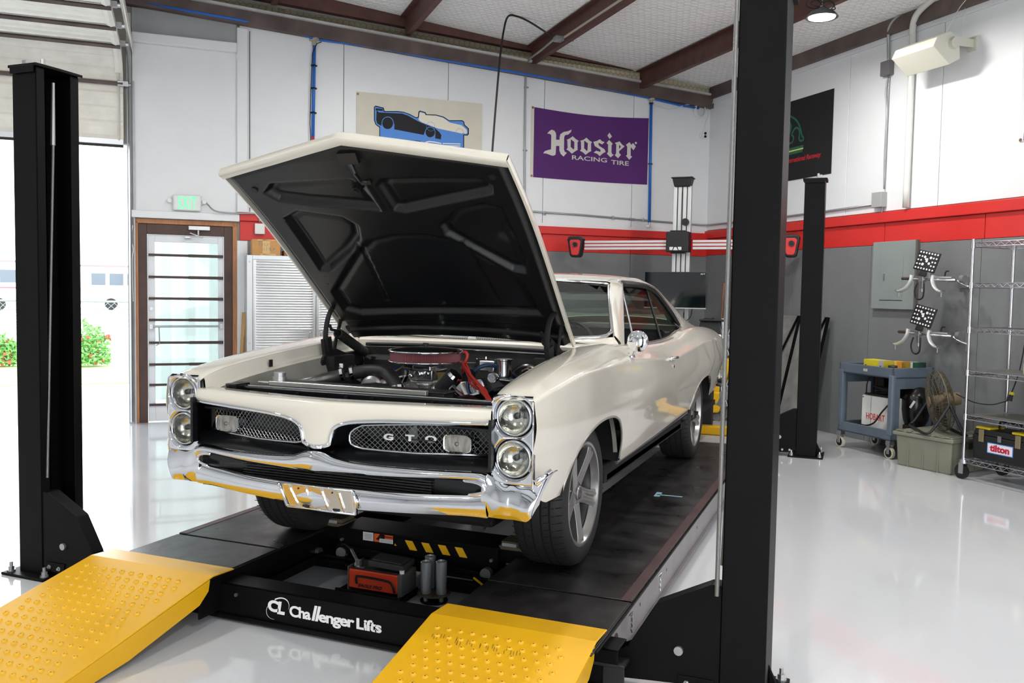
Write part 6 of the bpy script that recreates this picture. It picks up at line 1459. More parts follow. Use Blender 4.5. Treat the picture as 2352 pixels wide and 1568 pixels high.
ch = bpipe('conduit', 'grey horizontal conduit running just above the red band, back wall', 'conduit', [(2.4, YW-.016, 2.47), (3.5, YW-.016, 2.452), (4.4, YW-.016, 2.425), (5.30, YW-.016, 2.40), (5.38, YW-.06, 2.40), (AR-.036, YW-.2, 2.40), (AR-.036, 4.2, 2.392), (AR-.036, 3.62, 2.395), (AR-.036, 2.84, 2.41)], .012, galv)
for x in (3.04, 3.99, 4.42, 5.1): obj('strap', B().box(BW(x, YW-.01, 2.45-.014*(x-3)), (.03, .03, .045)), galv, ch)
obj('coupling', B().cyl(BW(4.22, YW-.016, 2.430), BW(4.30, YW-.016, 2.428), .017, 10), galv, ch)
# cable that loops from a box on the purlin and drops behind the hood
hc = thing('hanging_cable', 'black cable looping from the roof and hanging down behind the raised hood', 'cable', tuple(BW(1.78, 3.5, 0)), world=True)
pc = [BW(2.70, 4.90, 4.30), BW(2.60, 4.92, 4.36), BW(2.42, 4.94, 4.45), BW(2.28, 4.95, 4.49), BW(2.17, 4.90, 4.46), BW(2.09, 4.80, 4.30), BW(2.03, 4.74, 4.0), BW(1.97, 4.68, 3.5), BW(1.92, 4.63, 3.0), BW(1.90, 4.61, 2.75)]
obj('cord', B().tube(smooth_path(pc, 6), .011, 8), black_rubber, hc, smooth=True, split=False)
obj('hook', B().tube(smooth_path([BW(2.25, 4.95, 4.50), BW(2.25, 4.95, 4.54), BW(2.26, 4.95, 4.56)], 3), .004, 6), zinc, hc, split=False)
obj('junction_box', B().box(BW(2.755, 4.86, 4.275), (.10, .10, .05), rot=(0, 0, PHI)).cyl(BW(2.80, 4.86, 4.275), BW(2.92, 4.82, 4.275), .02, 10), galv, hc, split=False, bev=.004)
obj('supply_conduit', B().tube([BW(2.80, 4.80, 4.285), BW(2.80, 0.5, 4.285)], .014, 8), mat('tan_conduit', (170, 160, 146), .5), hc, split=False)
# little dome camera on the wall and white cable coil in the corner
cm = bthing('wall_camera', 'small white round camera high on the wall near the corner', 'camera', 5.30, YW, 3.58)
obj('camera_base', B().cyl((0, -.001, .0), (0, -.02, .0), .055, 24).cyl((0, -.02, 0), (0, -.05, 0), .042, 24), white_plastic, cm, auto=35)
obj('camera_lens', B().cyl((0, -.05, .020), (0, -.06, .020), .017, 12).cyl((0, -.05, -.022), (0, -.06, -.022), .017, 12), black_plastic, cm)
obj('camera_cord', B().tube(smooth_path([(0.005, -.01, .05), (.02, -.012, .15), (.06, -.02, .28), (.03, -.03, .36)], 4), .004, 6), white_plastic, cm, smooth=True)
cc = bthing('cable_coil', 'coil of white cable tucked at the top of the room corner', 'cable', 5.22, YW-.02, 3.90)
for k in range(4): obj('loop', B().tube([(.085*math.cos(a)*(1-.05*k), -.01*k, .10*math.sin(a)*(1-.04*k)) for a in lins(0, 2*PI, 25)], .006, 6), white_plastic, cc, smooth=True, split=False)
obj('cable_run', B().tube(smooth_path([(-.72, -.01, .02), (-.45, -.03, -.03), (-.2, -.02, .05), (.05, -.03, .08), (.17, -.1, .10), (.17, -.8, .16), (.17, -1.6, .28)], 6), .006, 6), white_plastic, cc, smooth=True, split=False)
# exit sign with its conduit and box
ex = bthing('exit_sign', 'white exit sign with pale green letters above the glazed door', 'sign', -1.112, BK-.012, 2.275)
obj('sign_housing', B().box((0, -.025, .087), (.285, .05, .172)), white_plastic, ex, bev=.02, seg=3)
tx = B(); me2b(tx, fit2d(text2d('EXIT', .165, .002, bold=.004, spacing=1.1), .185, .135, 'C'), fr((.004, -.0515, .020), (1, 0, 0), (0, 0, 1)))
obj('sign_lettering', tx, mat('lit_green_letters', (120, 236, 170), .4, emit=.9), ex, split=False)
for s in (-1, 1):
    obj('lamp_head', B().lathe([(0, -.02), (.022, -.018), (.026, 0), (.022, .018), (0, .02)], (s*.175, -.03, .105), 'Y', 20).box((s*.15, -.02, .09), (.03, .012, .02)), white_plastic, ex, auto=35)
cnd = bthing('conduit', 'white conduit curving from the exit sign to a box on red band', 'conduit', -.70, BK-.012, 2.2)
obj('pipe', B().tube(smooth_path([(-.235, -.03, .185), (-.20, -.05, .15), (-.155, -.085, .10), (-.10, -.088, .078), (-.02, -.085, .072), (.12, -.075, .072), (.28, -.07, .078), (.325, -.065, .06), (.337, -.06, -.01)], 5), .0085, 8), galv, cnd, smooth=True, split=False)
bx = obj('junction_box', B().box((.337, -.04, -.085), (.105, .05, .115)), white_plastic, cnd, bev=.006)
# steel cabinet, boxes on top, lumber beside
st_m = mat('stainless_cabinet', (196, 198, 200), .3, metal=.85, var=.05)
cab = bthing('steel_cabinet', 'tall stainless steel cabinet with ribbed doors behind the left fender', 'cabinet', .19, 5.62, 0)
obj('cabinet_body', B().box2((-.715, -.20, .06), (.715, .23, 1.81)), st_m, cab, bev=.006)
obj('plinth', B().box2((-.68, -.18, 0), (.68, .2, .06)), black_plastic, cab)
obj('face_frame', B().box2((-.715, -.222, .06), (-.66, -.20, 1.81)).box2((.66, -.222, .06), (.715, -.20, 1.81)).box2((-.66, -.222, 1.765), (.66, -.20, 1.81)).box2((-.66, -.222, .06), (.66, -.20, .10)), mat('cabinet_frame_grey', (206, 210, 214), .35, metal=.5), cab, bev=.003, split=False)
for s in (-1, 1):
    b = B(); x0_, x1_ = (-.655, -.004) if s < 0 else (.004, .655); n = 60*4
    def dr(u, k):
        z = .105+1.655*k/n; ph = k/4
        fl_ = .5-.5*math.cos(2*PI*ph); e = min(x1_-.035-(x0_+(x1_-x0_)*u), (x0_+(x1_-x0_)*u)-x0_-.035)
        side = (x1_-(x0_+(x1_-x0_)*u)) if s < 0 else ((x0_+(x1_-x0_)*u)-x0_)
        amp = 1 if e > 0 else 0
        if side < .115 and .52 < z < 1.02: amp = 0
        return (x0_+(x1_-x0_)*u, -.224-.006*fl_*amp, z)
    b.grid(dr, [0, .03, .05, .06, .10, .165, .175, .5, .825, .835, .90, .94, .95, .97, 1], list(range(n+1)))
    d_ = obj('cabinet_door', b, st_m, cab, smooth=True, split=False)
    hx = -.060 if s < 0 else .060
    obj('door_handle', B().tube(smooth_path([(hx-.016, -.23, .86), (hx-.016, -.236, .98), (hx, -.236, 1.0), (hx+.016, -.236, .98), (hx+.016, -.236, .78), (hx, -.236, .76), (hx-.016, -.236, .78), (hx-.016, -.23, .86)], 4), .004, 6).box((hx, -.228, .88), (.018, .006, .20)), chrome_soft, d_, smooth=False, split=False)
    obj('corner_rivet', B().cyl((-.69*-s*-1, -.224, 1.74), (-.69*-s*-1, -.227, 1.74), .01, 12).cyl((-.69*-s*-1, -.224, .88), (-.69*-s*-1, -.227, .88), .008, 12), zinc, d_)
card = mat('brown_cardboard', (190, 142, 88), .8, var=.08, vscale=8)
tape = mat('tan_packing_tape', (206, 168, 110), .35)
bxx = bthing('cardboard_box', 'taped cardboard box on top of the steel cabinet, left end', 'box', -.325, 5.58, 1.812)
obj('carton', B().box((0, 0, .085), (.29, .26, .168)), card, bxx, bev=.004)
obj('tape', B().box((0, -.1312, .085), (.075, .0015, .169)).box((0, -.1312, .162), (.18, .0015, .014)).box((0.02, -.1312, .01), (.16, .0015, .018)).box((0, 0, .1697), (.075, .26, .0015)), tape, bxx, split=False)
b = B()
wr = [[(-.075, .10), (-.075, .15)], [(-.075, .148), (-.05, .146)], [(-.075, .125), (-.055, .124)], [(-.045, .12), (-.045, .10)], [(-.045, .12), (-.03, .125)], [(-.02, .10), (-.015, .125), (-.005, .10)], [(.005, .125), (.01, .098), (.02, .125)], [(-.045, .05), (-.02, .08), (-.02, .05)], [(.0, .05), (.005, .085)], [(.02, .07), (.03, .085), (.03, .05)], [(.045, .085), (.045, .055), (.06, .055)], [(.075, .08), (.07, .055)], [(.07, .07), (.09, .075)]]
for w in wr: b.tube([(x, -.1325, z) for x, z in w], .0018, 4)
obj('marker_writing', b, mat('blue_grey_marker', (120, 150, 172), .5), bxx, split=False)
b2 = bthing('cardboard_box', 'low brown carton on the steel cabinet mostly hidden by hood', 'box', .03, 5.58, 1.812)
obj('carton', B().box((0, 0, .03), (.34, .26, .06)), mat('dark_cardboard', (146, 104, 62), .8), b2, bev=.003)
obj('loose_flap', B().box((-.17, -.02, .165), (.12, .2, .006), rot=(0, .25, 0)).box((-.13, 0, .11), (.005, .2, .1), rot=(0, .3, 0)), card, b2, split=False)
for i, (x, w, h, ln_, m, lab) in enumerate([(-.545, .035, 1.195, .05, mat('pine_board', (196, 158, 104), .6, var=.2, stretch=(8, 8, .5)), 'pale pine board leaning in the gap beside the steel cabinet'), (-.512, .045, .93, .02, mat('weathered_board', (150, 120, 96), .7, var=.25, stretch=(8, 8, .5)), 'shorter weathered board leaning between pine board and cabinet')]):
    bb = B().box((0, 0, h/2), (w, .09, h), rot=(0, ln_, 0)); o = obj('board', bb, m, None, bev=.002); o.location = BW(x-.02, 5.78, 0); o.rotation_euler = (0, 0, PHI); tag(o, lab, 'board')

# ================================================================= alignment camera tower behind the car
tw = thing('alignment_tower', 'tall aluminium wheel-alignment tower with crossbar and red camera pods', 'alignment machine', (0, 6.38, 0), world=True)
extr = mat('brushed_extrusion', (206, 208, 208), .35, metal=.55)
for dx in (-.082, -.028, .028, .082): obj('post_profile', B().box2((dx-.021, 6.36, .05), (dx+.021, 6.44, 2.73)), extr, tw, bev=.004, split=False)
obj('post_core', B().box2((-.10, 6.372, .05), (.10, 6.43, 2.72)), mat('groove_dark', (70, 70, 70), .5), tw)
obj('post_cap', B().box((0, 6.39, 2.77), (.185, .13, .10), taper=1.25), black_plastic, tw, bev=.012)
obj('cap_lip', B().box((0, 6.39, 2.823), (.25, .18, .014)), black_plastic, tw, bev=.005)
for x0_, x1_ in ((-1.15, -.15), (.15, 1.15)):
    for dz in (-.04, .0, .04): obj('bar_profile', B().box2((x0_, 6.27, 2.045+dz-.014), (x1_, 6.33, 2.045+dz+.014)), extr, tw, bev=.003, split=False)
    obj('bar_stripe', B().box2((x0_, 6.273, 2.01), (x1_, 6.325, 2.08)), mat('red_stripe', (172, 30, 50), .45), tw)
obj('carriage', B().box((-.018, 6.31, 2.078), (.262, .19, .235)).box((-.018, 6.29, 2.20), (.18, .12, .02)).box((-.018, 6.29, 1.955), (.16, .12, .02)), black_plastic, tw, bev=.018, seg=3, split=False)
lg = B()
for x, tp1 in ((-.085, [(-.02, .018), (.025, .018), (.012, -.018), (-.02, -.018)]), (-.035, [(-.012, .015), (.01, .015), (.028, -.02), (-.028, -.02)]), (.012, [(-.022, .018), (.022, .018), (.022, -.018), (-.01, -.018)])): lg.prism([(x+a, 2.0+c_) for a, c_ in tp1], 6.213, 6.216, lambda a, z, h: (a, h, z))
obj('carriage_badge', lg, mat('badge_white', (220, 222, 220), .5), tw, split=False)
obj('small_camera', B().cyl((.05, 6.34, 2.31), (.05, 6.30, 2.31), .042, 24).cyl((.05, 6.30, 2.31), (.05, 6.292, 2.31), .020, 16), black_plastic, tw, auto=35)
obj('slot_pull', B().box((.0, 6.356, 2.50), (.010, .006, .34)), MATS['groove_dark'], tw)
for s in (-1, 1):
    cx_ = s*1.245
    sh_ = [(-.085, .10), (-.05, .125), (.095, .125), (.11, .09), (.075, -.10), (.055, -.125), (-.035, -.125), (-.055, -.10)]
    sh_ = [(-s*-x, z) for x, z in sh_] if s < 0 else [(-x, z) for x, z in sh_]
    pod = obj('camera_pod', B().prism([(cx_+x, 2.025+z) for x, z in sh_], 6.22, 6.36, lambda a, z, h: (a, h, z)), black_plastic, tw, bev=.015, seg=3)
    f_ = [(x*.70-.004*s, z*.74-.008) for x, z in sh_]
    obj('pod_face', B().prism([(cx_+x, 2.025+z) for x, z in f_], 6.205, 6.222, lambda a, z, h: (a, h, z)), mat('pod_red', (206, 52, 52), .4), pod, bev=.004)
    obj('pod_lens', B().cyl((cx_-.002, 6.206, 2.05), (cx_-.002, 6.192, 2.05), .034, 8).cyl((cx_-.002, 6.192, 2.05), (cx_-.002, 6.185, 2.05), .018, 16), black_plastic, pod, auto=35)
    obj('lens_ring', B().lathe([(.024, 0), (.028, -.004), (.030, 0)], (cx_-.002, 6.191, 2.05), 'Y', 20), zinc, pod, split=False)
obj('tower_base', B().box((0, 6.40, .03), (.60, .40, .06)).box((0, 6.45, .45), (.5, .3, .8)), black_plastic, tw, bev=.01)
mn = thing('monitor', 'dark flat monitor on a stand in front of the alignment tower', 'monitor', (.03, 5.95, 0), world=True)
obj('screen_panel', B().box((.03, 5.95, 1.517), (.70, .04, .412)), mat('monitor_frame', (60, 64, 66), .4), mn, bev=.004)
obj('screen', B().box((.03, 5.928, 1.522), (.688, .003, .395)), mat('black_screen', (8, 14, 18), .06, spec=.8), mn)
obj('bottom_bezel', B().box((.03, 5.927, 1.318), (.70, .006, .012)), mat('bezel_pale', (170, 176, 174), .4), mn)
tx = B(); tx.box((.325, 5.9258, 1.70), (.03, .001, .012)).box((.352, 5.9258, 1.703), (.012, .001, .014)); obj('screen_icon', tx, mat('icon_grey', (140, 160, 164), .5), mn, split=False)
obj('stand', B().box2((.08, 5.96, .05), (.12, 6.0, 1.35)).box((.03, 5.98, 1.33), (.2, .03, .12)), mat('stand_grey', (130, 130, 130), .4, metal=.5), mn)
obj('stand_back', B().box2((.02, 5.98, .02), (.08, 6.02, 1.3)).box((.06, 5.98, .02), (.4, .36, .04)), black_plastic, mn)
obj('power_cord', B().tube(smooth_path([(.22, 5.97, 1.31), (.20, 5.98, 1.22), (.13, 5.98, 1.15), (.10, 5.99, 1.10)], 4), .005, 6), black_rubber, mn, smooth=True)
# cart carrying spare wheel clamps
ct = thing('clamp_stand', 'black tray-topped stand holding wheel clamps behind the rear fender', 'stand', (.55, 5.4, 0), world=True)
obj('tray_top', B().box((.545, 5.4, 1.208), (.26, .22, .022)).box((.50, 5.4, 1.225), (.09, .10, .014)), black_plastic, ct, bev=.008)
obj('tray_body', B().box((.52, 5.42, 1.09), (.28, .20, .22), taper=.72), black_plastic, ct, bev=.01)
obj('stand_post', B().box2((.44, 5.40, .06), (.56, 5.50, 1.0)).box((.5, 5.45, .03), (.5, .45, .05)), black_plastic, ct, bev=.01)
obj('cloth_rag', B().grid(lambda u, v: (.30+.12*u+.01*math.sin(9*v), 5.35+.1*v, 1.09+.012*math.sin(7*u+4*v)), lins(0, 1, 8), lins(0, 1, 8)), mat('grey_rag', (110, 122, 118), .9), ct, smooth=True, solid=.006)
for zc_ in (1.03, .50):
    cl_ = thing('wheel_clamp', 'upper chrome wheel clamp hanging on the black stand' if zc_ > .8 else 'lower chrome wheel clamp hanging on the black stand', 'wheel clamp', (.70, 5.38, zc_-.2), group='wheel clamps on the stand')
    k_ = B().box((-.055, 0, .28), (.022, .03, .24)).box((-.03, 0, .26), (.014, .02, .22))
    obj('clamp_rail', k_, chrome_soft, cl_, bev=.003, split=False)
    obj('clamp_body', B().lathe([(0, -.03), (.05, -.028), (.058, 0), (.05, .03), (0, .03)], (-.01, 0, .13), 'Y', 24).box((.0, -.01, .20), (.05, .05, .06)), alu, cl_, auto=35, bev=.003)
    obj('clamp_arm', B().tube([(.02, 0, .14), (.12, 0, .13)], .018, 14).cyl((.12, 0, .13), (.128, 0, .13), .026, 14).tube([(-.04, 0, .04), (-.16, 0, .02)], .010, 10), chrome_soft, cl_, auto=35)
    obj('clamp_cable', B().tube(smooth_path([(.0, 0, .22), (.03, 0, .30), (.09, 0, .31), (.15, 0, .24)], 5), .006, 8), mat('grey_cable', (168, 168, 166), .5), cl_, smooth=True)
    obj('claw', B().box((-.05, 0, .07), (.05, .03, .12), rot=(0, .4, 0)).box((.0, 0, .05), (.03, .03, .08), rot=(0, -.3, 0)), zinc, cl_, bev=.004)
# yellow mop bucket and orange case
mb = thing('mop_bucket', 'yellow wheeled mop bucket standing behind the car in the corner', 'bucket', (.40, 6.50, 0), world=True)
mopy = mat('mop_yellow', (226, 178, 20), .4)
obj('bucket_body', B().prism([(.16, .09), (.48, .10), (.56, .34), (.30, .36), (.18, .26)], 6.40, 6.68, lambda x, z, h: (x, h, z)), mopy, mb, bev=.02)
obj('wringer', B().prism([(.30, .34), (.52, .34), (.60, .70), (.56, .74), (.48, .72), (.42, .52)], 6.44, 6.62, lambda x, z, h: (x, h, z)), mopy, mb, bev=.015)
obj('bucket_mark', B().lathe([(0, -.003), (.05, 0)], (0, 0, 0), 'Y', 20).xf(Matrix.Translation((.36, 6.398, .27)) @ Matrix.Diagonal((1.1, 1, .35, 1))).box((.20, 6.36, .20), (.02, .06, .02)).tube([(.20, 6.37, .20), (.32, 6.37, .19)], .008, 8), mat('bucket_dark_print', (70, 60, 20), .5), mb, split=False)
obj('caster', B().cyl((.45, 6.46, .045), (.45, 6.49, .045), .045, 16).cyl((.22, 6.46, .045), (.22, 6.49, .045), .045, 16).cyl((.45, 6.60, .045), (.45, 6.63, .045), .045, 16), mat('caster_grey', (110, 110, 110), .5), mb)
oc = thing('orange_case', 'orange case on the floor beside the yellow mop bucket', 'case', (.70, 6.42, 0), world=True)
obj('case_body', B().box((.70, 6.45, .22), (.16, .14, .44), taper=.9), mat('case_orange', (206, 104, 52), .5, var=.1), oc, bev=.01)
obj('case_slot', B().box((.66, 6.375, .22), (.03, .006, .2)), mat('case_dark_red', (120, 40, 30), .5), oc)
bm_o = obj('broom', B().tube([(.34, 7.0, .02), (.40, 7.1, 1.62)], .012, 8).box((.34, 7.0, .05), (.28, .06, .09)), mat('copper_brown_handle', (150, 92, 58), .4), None); tag(bm_o, 'brown-handled broom standing upright in the corner behind the trunk', 'broom')

# ================================================================= things on and by the right wall
def rthing(name, label, cat, b_, z=0.0, group=None, off=.02): return bthing(name, label, cat, AR-off, b_, z, -PI/2, group)
# local axes there: x = to the right along the wall, y = into the wall
pn = rthing('electric_panel', 'grey flush electric panel door on the right wall', 'electric panel', 2.53, 1.36)
pg = mat('panel_grey_green', (136, 144, 142), .45, var=.03)
obj('panel_cover', B().box2((-.27, -.045, .0), (.27, 0, .665)), pg, pn, bev=.005)
obj('panel_door', B().box2((-.155, -.050, .09), (.135, -.0445, .56)), pg, pn, bev=.002)
obj('panel_latch', B().box((-.10, -.054, .315), (.014, .010, .065)), MATS['stand_grey'], pn, bev=.002)
obj('door_shadow', B().box2((-.158, -.0452, .083), (.138, -.0448, .088)), black_plastic, pn)
obj('panel_side', B().box2((.27, -.035, .0), (.29, 0, .665)), mat('panel_side_dark', (96, 92, 90), .5), pn)
# conduits and boxes
cn = rthing('conduit', 'white-painted conduit with two grey boxes running down the right wall', 'conduit', 2.72, 2.3)
obj('pipe', B().tube(smooth_path([(.5, -.06, 1.93), (.2, -.07, 1.90), (.05, -.07, 1.82), (.0, -.03, 1.68), (.0, -.02, 1.50)], 5), .014, 8), galv, cn, smooth=True, split=False)
obj('pipe', B().tube(smooth_path([(.0, -.02, 1.35), (-.018, -.02, 1.2), (.005, -.02, 1.0), (.0, -.02, .6), (.01, -.02, .25)], 5), .008, 8).tube(smooth_path([(.02, -.02, 1.35), (.015, -.02, 1.1), (.012, -.02, .25)], 5), .006, 8), galv, cn, smooth=True, split=False)
obj('splice_box', B().box((.0, -.035, 1.43), (.12, .06, .14)), mat('dark_box_grey', (110, 106, 108), .5), cn, bev=.004)
obj('junction_box', B().box((-.03, -.04, .145), (.13, .075, .15)), mat('box_grey', (160, 162, 162), .45), cn, bev=.004)
obj('drop', B().tube([(.0, -.02, .08), (-.01, -.02, .02)], .01, 8), galv, cn)
wp = rthing('drain_pipe', 'thick white-painted pipe bending down the right wall behind the speaker', 'pipe', 2.40, 2.33)
obj('pipe', B().tube(smooth_path([(1.3, -.10, 1.94), (.45, -.10, 1.90), (.25, -.10, 1.87), (.08, -.09, 1.79), (.0, -.05, 1.66), (.0, -.04, 1.5), (.0, -.04, .01)], 6), .030, 12), mat('painted_pipe_white', (214, 214, 208), .45), wp, smooth=True, split=False)
# speaker
sk = rthing('wall_speaker', 'white wedge loudspeaker bracketed high on the right wall', 'speaker', 1.95, 3.50, off=.02)
spk = B().prism([(-.13, .10), (-.17, .02), (.02, -.12), (.14, -.06), (.13, .10), (.02, .17)], -.24, .24, lambda y, z, x: (x-.05, y-.27, z+.14))
obj('speaker_cabinet', spk, mat('speaker_cream', (218, 216, 202), .5), sk, bev=.006)
obj('bracket', B().cyl((.19, -.23, .20), (.23, -.23, .20), .045, 20).box((.215, -.12, .22), (.02, .24, .07)).box((.20, -.008, .22), (.09, .016, .12)), mat('bracket_cream', (206, 204, 190), .5), sk, split=False)
obj('speaker_wire', B().tube(smooth_path([(.10, -.22, .30), (.11, -.15, .44), (.13, -.1, .54), (.18, -.08, .60)], 5), .003, 6).tube([(.13, -.06, .3), (.14, -.04, .6)], .002, 5), white_plastic, sk, smooth=True, split=False)
# two alignment targets on wall brackets
def target(b_, z, lab):
    t = rthing('wheel_target', lab, 'alignment target', b_, z, group='wheel targets on the right wall', off=.02)
    # wall hook rails
    obj('wall_bracket', B().box((.22, -.10, .03), (.03, .22, .03)).box((.22, -.01, .02), (.10, .02, .10)).cyl((.33, -.16, .045), (.37, -.16, .045), .034, 20), zinc, t, split=False, auto=35)
    obj('cross_rail', B().tube([(-.20, -.30, .052), (.30, -.19, .035)], .014, 12), chrome_soft, t, smooth=True, split=False)
    obj('rail_plate', B().box((.10, -.22, .062), (.34, .05, .012), rot=(0, .02, .2)), alu, t)
    for s, xx, yy in ((-1, -.10, -.285), (1, .10, -.235)):
        b = B()
        pts = [(xx, yy, .08), (xx, yy-.01, .03), (xx+s*.035, yy-.02, -.03), (xx+s*.09, yy-.03, -.062), (xx+s*.125, yy-.03, -.066)]
        b.tube(smooth_path(pts, 4), .026, 8, radii=None, flat=.5); obj('clamp_arm', b, mat('clamp_silver', (206, 208, 206), .35, metal=.4), t, smooth=True, split=False)
        obj('claw_pin', B().cyl((xx+s*.12, yy-.03, -.06), (xx+s*.12, yy-.03, -.115), .006, 8).box((xx+s*.12, yy-.03, -.06), (.05, .04, .016)), zinc, t, split=False)
    obj('clamp_arm', B().tube(smooth_path([(.30, -.17, .03), (.36, -.15, -.01), (.43, -.14, -.03)], 4), .012, 8).box((.43, -.14, -.05), (.02, .02, .08)), zinc, t, split=False)
    obj('centre_block', B().box((-.0, -.26, .045), (.05, .05, .05)).box((.0, -.26, -.01), (.03, .03, .06)).box((.045, -.25, .075), (.085, .05, .055), rot=(0, 0, .2)).cyl((.0, -.26, -.03), (.0, -.26, -.075), .012, 10), zinc, t, split=False, bev=.003)
    obj('safety_loop', B().tube(smooth_path([(-.03, -.29, .01), (-.045, -.30, -.06), (-.03, -.30, -.12), (.01, -.30, -.14), (.05, -.30, -.12), (.06, -.30, -.06), (.05, -.29, .01)], 5), .007, 8), black_rubber, t, smooth=True, split=False)
    obj('strap_hook', B().tube(smooth_path([(.20, -.21, .07), (.205, -.21, .10), (.22, -.21, .115), (.24, -.21, .112)], 4), .006, 8), black_rubber, t, smooth=True, split=False)
    M0 = Matrix.Translation((.045, -.26, .205)) @ Matrix.Rotation(.18, 4, 'Z') @ Matrix.Rotation(-.20, 4, 'X') @ Matrix.Rotation(.22, 4, 'Y')
    pl = obj('target_plate', B().box((0, 0, 0), (.22, .014, .185)).box((0, .002, -.115), (.07, .012, .05)).xf(M0), black_plastic, t, bev=.006, split=False)
    d = B()
    pat = [(i, 4) for i in range(7)]+[(i, 0) for i in range(7)]+[(0, 1), (1, 1), (5, 1), (6, 1), (0, 2), (1, 2), (5, 2), (6, 2), (0, 3), (1, 3), (5, 3), (6, 3)]
    for i, j in pat: k = len(d.v); d.cyl((-.088+.0293*i, -.0075, -.072+.036*j), (-.088+.0293*i, -.0083, -.072+.036*j), .0085, 10); d.xf(M0, k)
    for x_, z_, r_ in ((-.03, .034, .012), (.0, .0, .012), (.03, .036, .0125), (.03, -.018, .012), (-.03, -.034, .0135), (.0, .018, .009), (-.015, .016, .009)): k = len(d.v); d.cyl((x_, -.0075, z_), (x_, -.0083, z_), r_, 12); d.xf(M0, k)
    o = obj('target_dots', d, mat('dot_white', (222, 224, 224), .5), pl, split=False); o['kind'] = 'stuff'
target(1.945, 1.60, 'upper of two dotted alignment targets on the right wall'); target(1.96, 1.105, 'lower of two dotted alignment targets on the right wall')
# steel ramps leaning on the wall behind the rear post
for i, (b_, lab) in enumerate(((3.60, 'right-hand grey steel ramp leaning on wall behind the rear post'), (4.05, 'left-hand grey steel ramp leaning on wall behind the rear post'))):
    rp_ = rthing('leaning_ramp', lab, 'ramp', b_, 0, group='ramps leaning on the right wall')
    obj('ramp_plate', B().box((0, -.22, .62), (.46, .012, 1.30), rot=(-.24, 0, 0)), mat('dusty_grey_steel', (128, 128, 126), .5, var=.25, bump=.3, bscale=60), rp_)
    for sx in (-.23, .23): obj('side_rail', B().box((sx, -.235, .62), (.012, .035, 1.30), rot=(-.24, 0, 0)), black_steel, rp_)
    obj('brace', B().box((.10, -.17, .95), (.016, .02, .66), rot=(-.24, .34, 0)), black_steel, rp_)

# service cart -------------------------------------------------------------
cart = thing('service_cart', 'blue-grey plastic two-shelf service cart by the right wall', 'cart', tuple(BW(5.13, 2.32, 0)), PHI)
cg = mat('blue_grey_plastic', (92, 104, 116), .5, var=.06)
def cb_(a0, b0, z0, a1, b1, z1): return ((a0-5.13, b0-2.32, z0), (a1-5.13, b1-2.32, z1))
def tray(z0, z1, nm):
    b = B(); a0, a1, b0, b1 = 4.88, 5.36, 1.98, 2.67; t_ = .02
    b.box2(*cb_(a0, b0, z0, a0+t_, b1, z1)).box2(*cb_(a1-t_, b0, z0, a1, b1, z1)).box2(*cb_(a0, b0, z0, a1, b0+t_, z1)).box2(*cb_(a0, b1-t_, z0, a1, b1, z1)).box2(*cb_(a0, b0, z0, a1, b1, z0+.02))
    obj(nm, b, cg, cart, bev=.006, split=False)
tray(.735, .832, 'top_shelf'); tray(.165, .26, 'bottom_shelf')
for (a, b_) in ((4.90, 2.005), (4.90, 2.645), (5.34, 2.005), (5.34, 2.645)):
    obj('corner_post', B().box((a-5.13, b_-2.32, .49), (.05, .06, .56)), cg, cart, bev=.015, seg=3)
    cs = B().cyl((a-5.13-.016, b_-2.32, .052), (a-5.13+.016, b_-2.32, .052), .038, 20)
    w_ = obj('caster', cs, black_rubber, cart, auto=35)
    obj('wheel_tread', B().lathe([(.040, -.016), (.053, -.014), (.053, .014), (.040, .016)], (a-5.13, b_-2.32, .053), 'X', 28), mat('cream_tread', (196, 190, 170), .6), w_, auto=35)
    obj('fork', B().box((a-5.13-.024, b_-2.32, .095), (.004, .035, .10)).box((a-5.13+.024, b_-2.32, .095), (.004, .035, .10)).box((a-5.13, b_-2.32, .145), (.06, .05, .04)), zinc, w_, split=False, bev=.002)
for bb_ in (1.985, 2.655): obj('end_wall', B().box2(*cb_(4.92, bb_, .26, 4.975, bb_+.01, .74)).box2(*cb_(5.265, bb_, .26, 5.32, bb_+.01, .74)).box2(*cb_(4.975, bb_, .64, 5.265, bb_+.01, .74)), cg, cart, split=False)
obj('label_plate', B().box2(*cb_(4.877, 2.30, .775, 4.881, 2.35, .80)), mat('label_tan', (190, 186, 170), .5), cart)
obj('tray_liner', B().box2(*cb_(4.9, 2.0, .186, 5.34, 2.65, .19)).box2(*cb_(4.9, 2.0, .756, 5.34, 2.65, .76)), black_rubber, cart)
def cbox(name, lab, cat, a, b_, z, d, m, m2=None, rz=0.0):
    t = bthing(name, lab, cat, a, b_, z, rz)
    obj('carton', B().box((0, 0, d[2]/2), d), m, t, bev=.002)
    if m2:
        obj('end_panel', B().box((0, -d[1]/2+.03, d[2]/2), (d[0]+.001, .06, d[2]+.001)), m2, t)
    return t
yb_m = mat('yellow_box_print', (212, 198, 40), .5, var=.12, vscale=18); wbm = mat('box_pale_end', (206, 204, 198), .5)
q = cbox('parts_box', 'longer yellow parts box with grey end on the cart top', 'box', 4.98, 2.27, .762, (.12, .25, .125), yb_m, mat('box_grey_end', (176, 174, 170), .5))
obj('box_print', B().box((-.061, .095, .05), (.001, .02, .05)).box((-.061, .04, .03), (.001, .05, .02)).box((-.061, -.09, .07), (.001, .018, .016)).box((-.061, -.095, .045), (.001, .03, .006)), mat('box_dark_print', (70, 60, 50), .5), q, split=False)
q = cbox('parts_box', 'shorter yellow parts box in the middle of the cart top', 'box', 5.10, 2.13, .762, (.10, .15, .12), mat('amber_box_print', (222, 190, 70), .5, var=.15, vscale=20), mat('box_orange_end', (214, 140, 60), .5))
obj('box_print', B().box((-.051, .03, .06), (.001, .03, .03)), MATS['box_dark_print'], q)
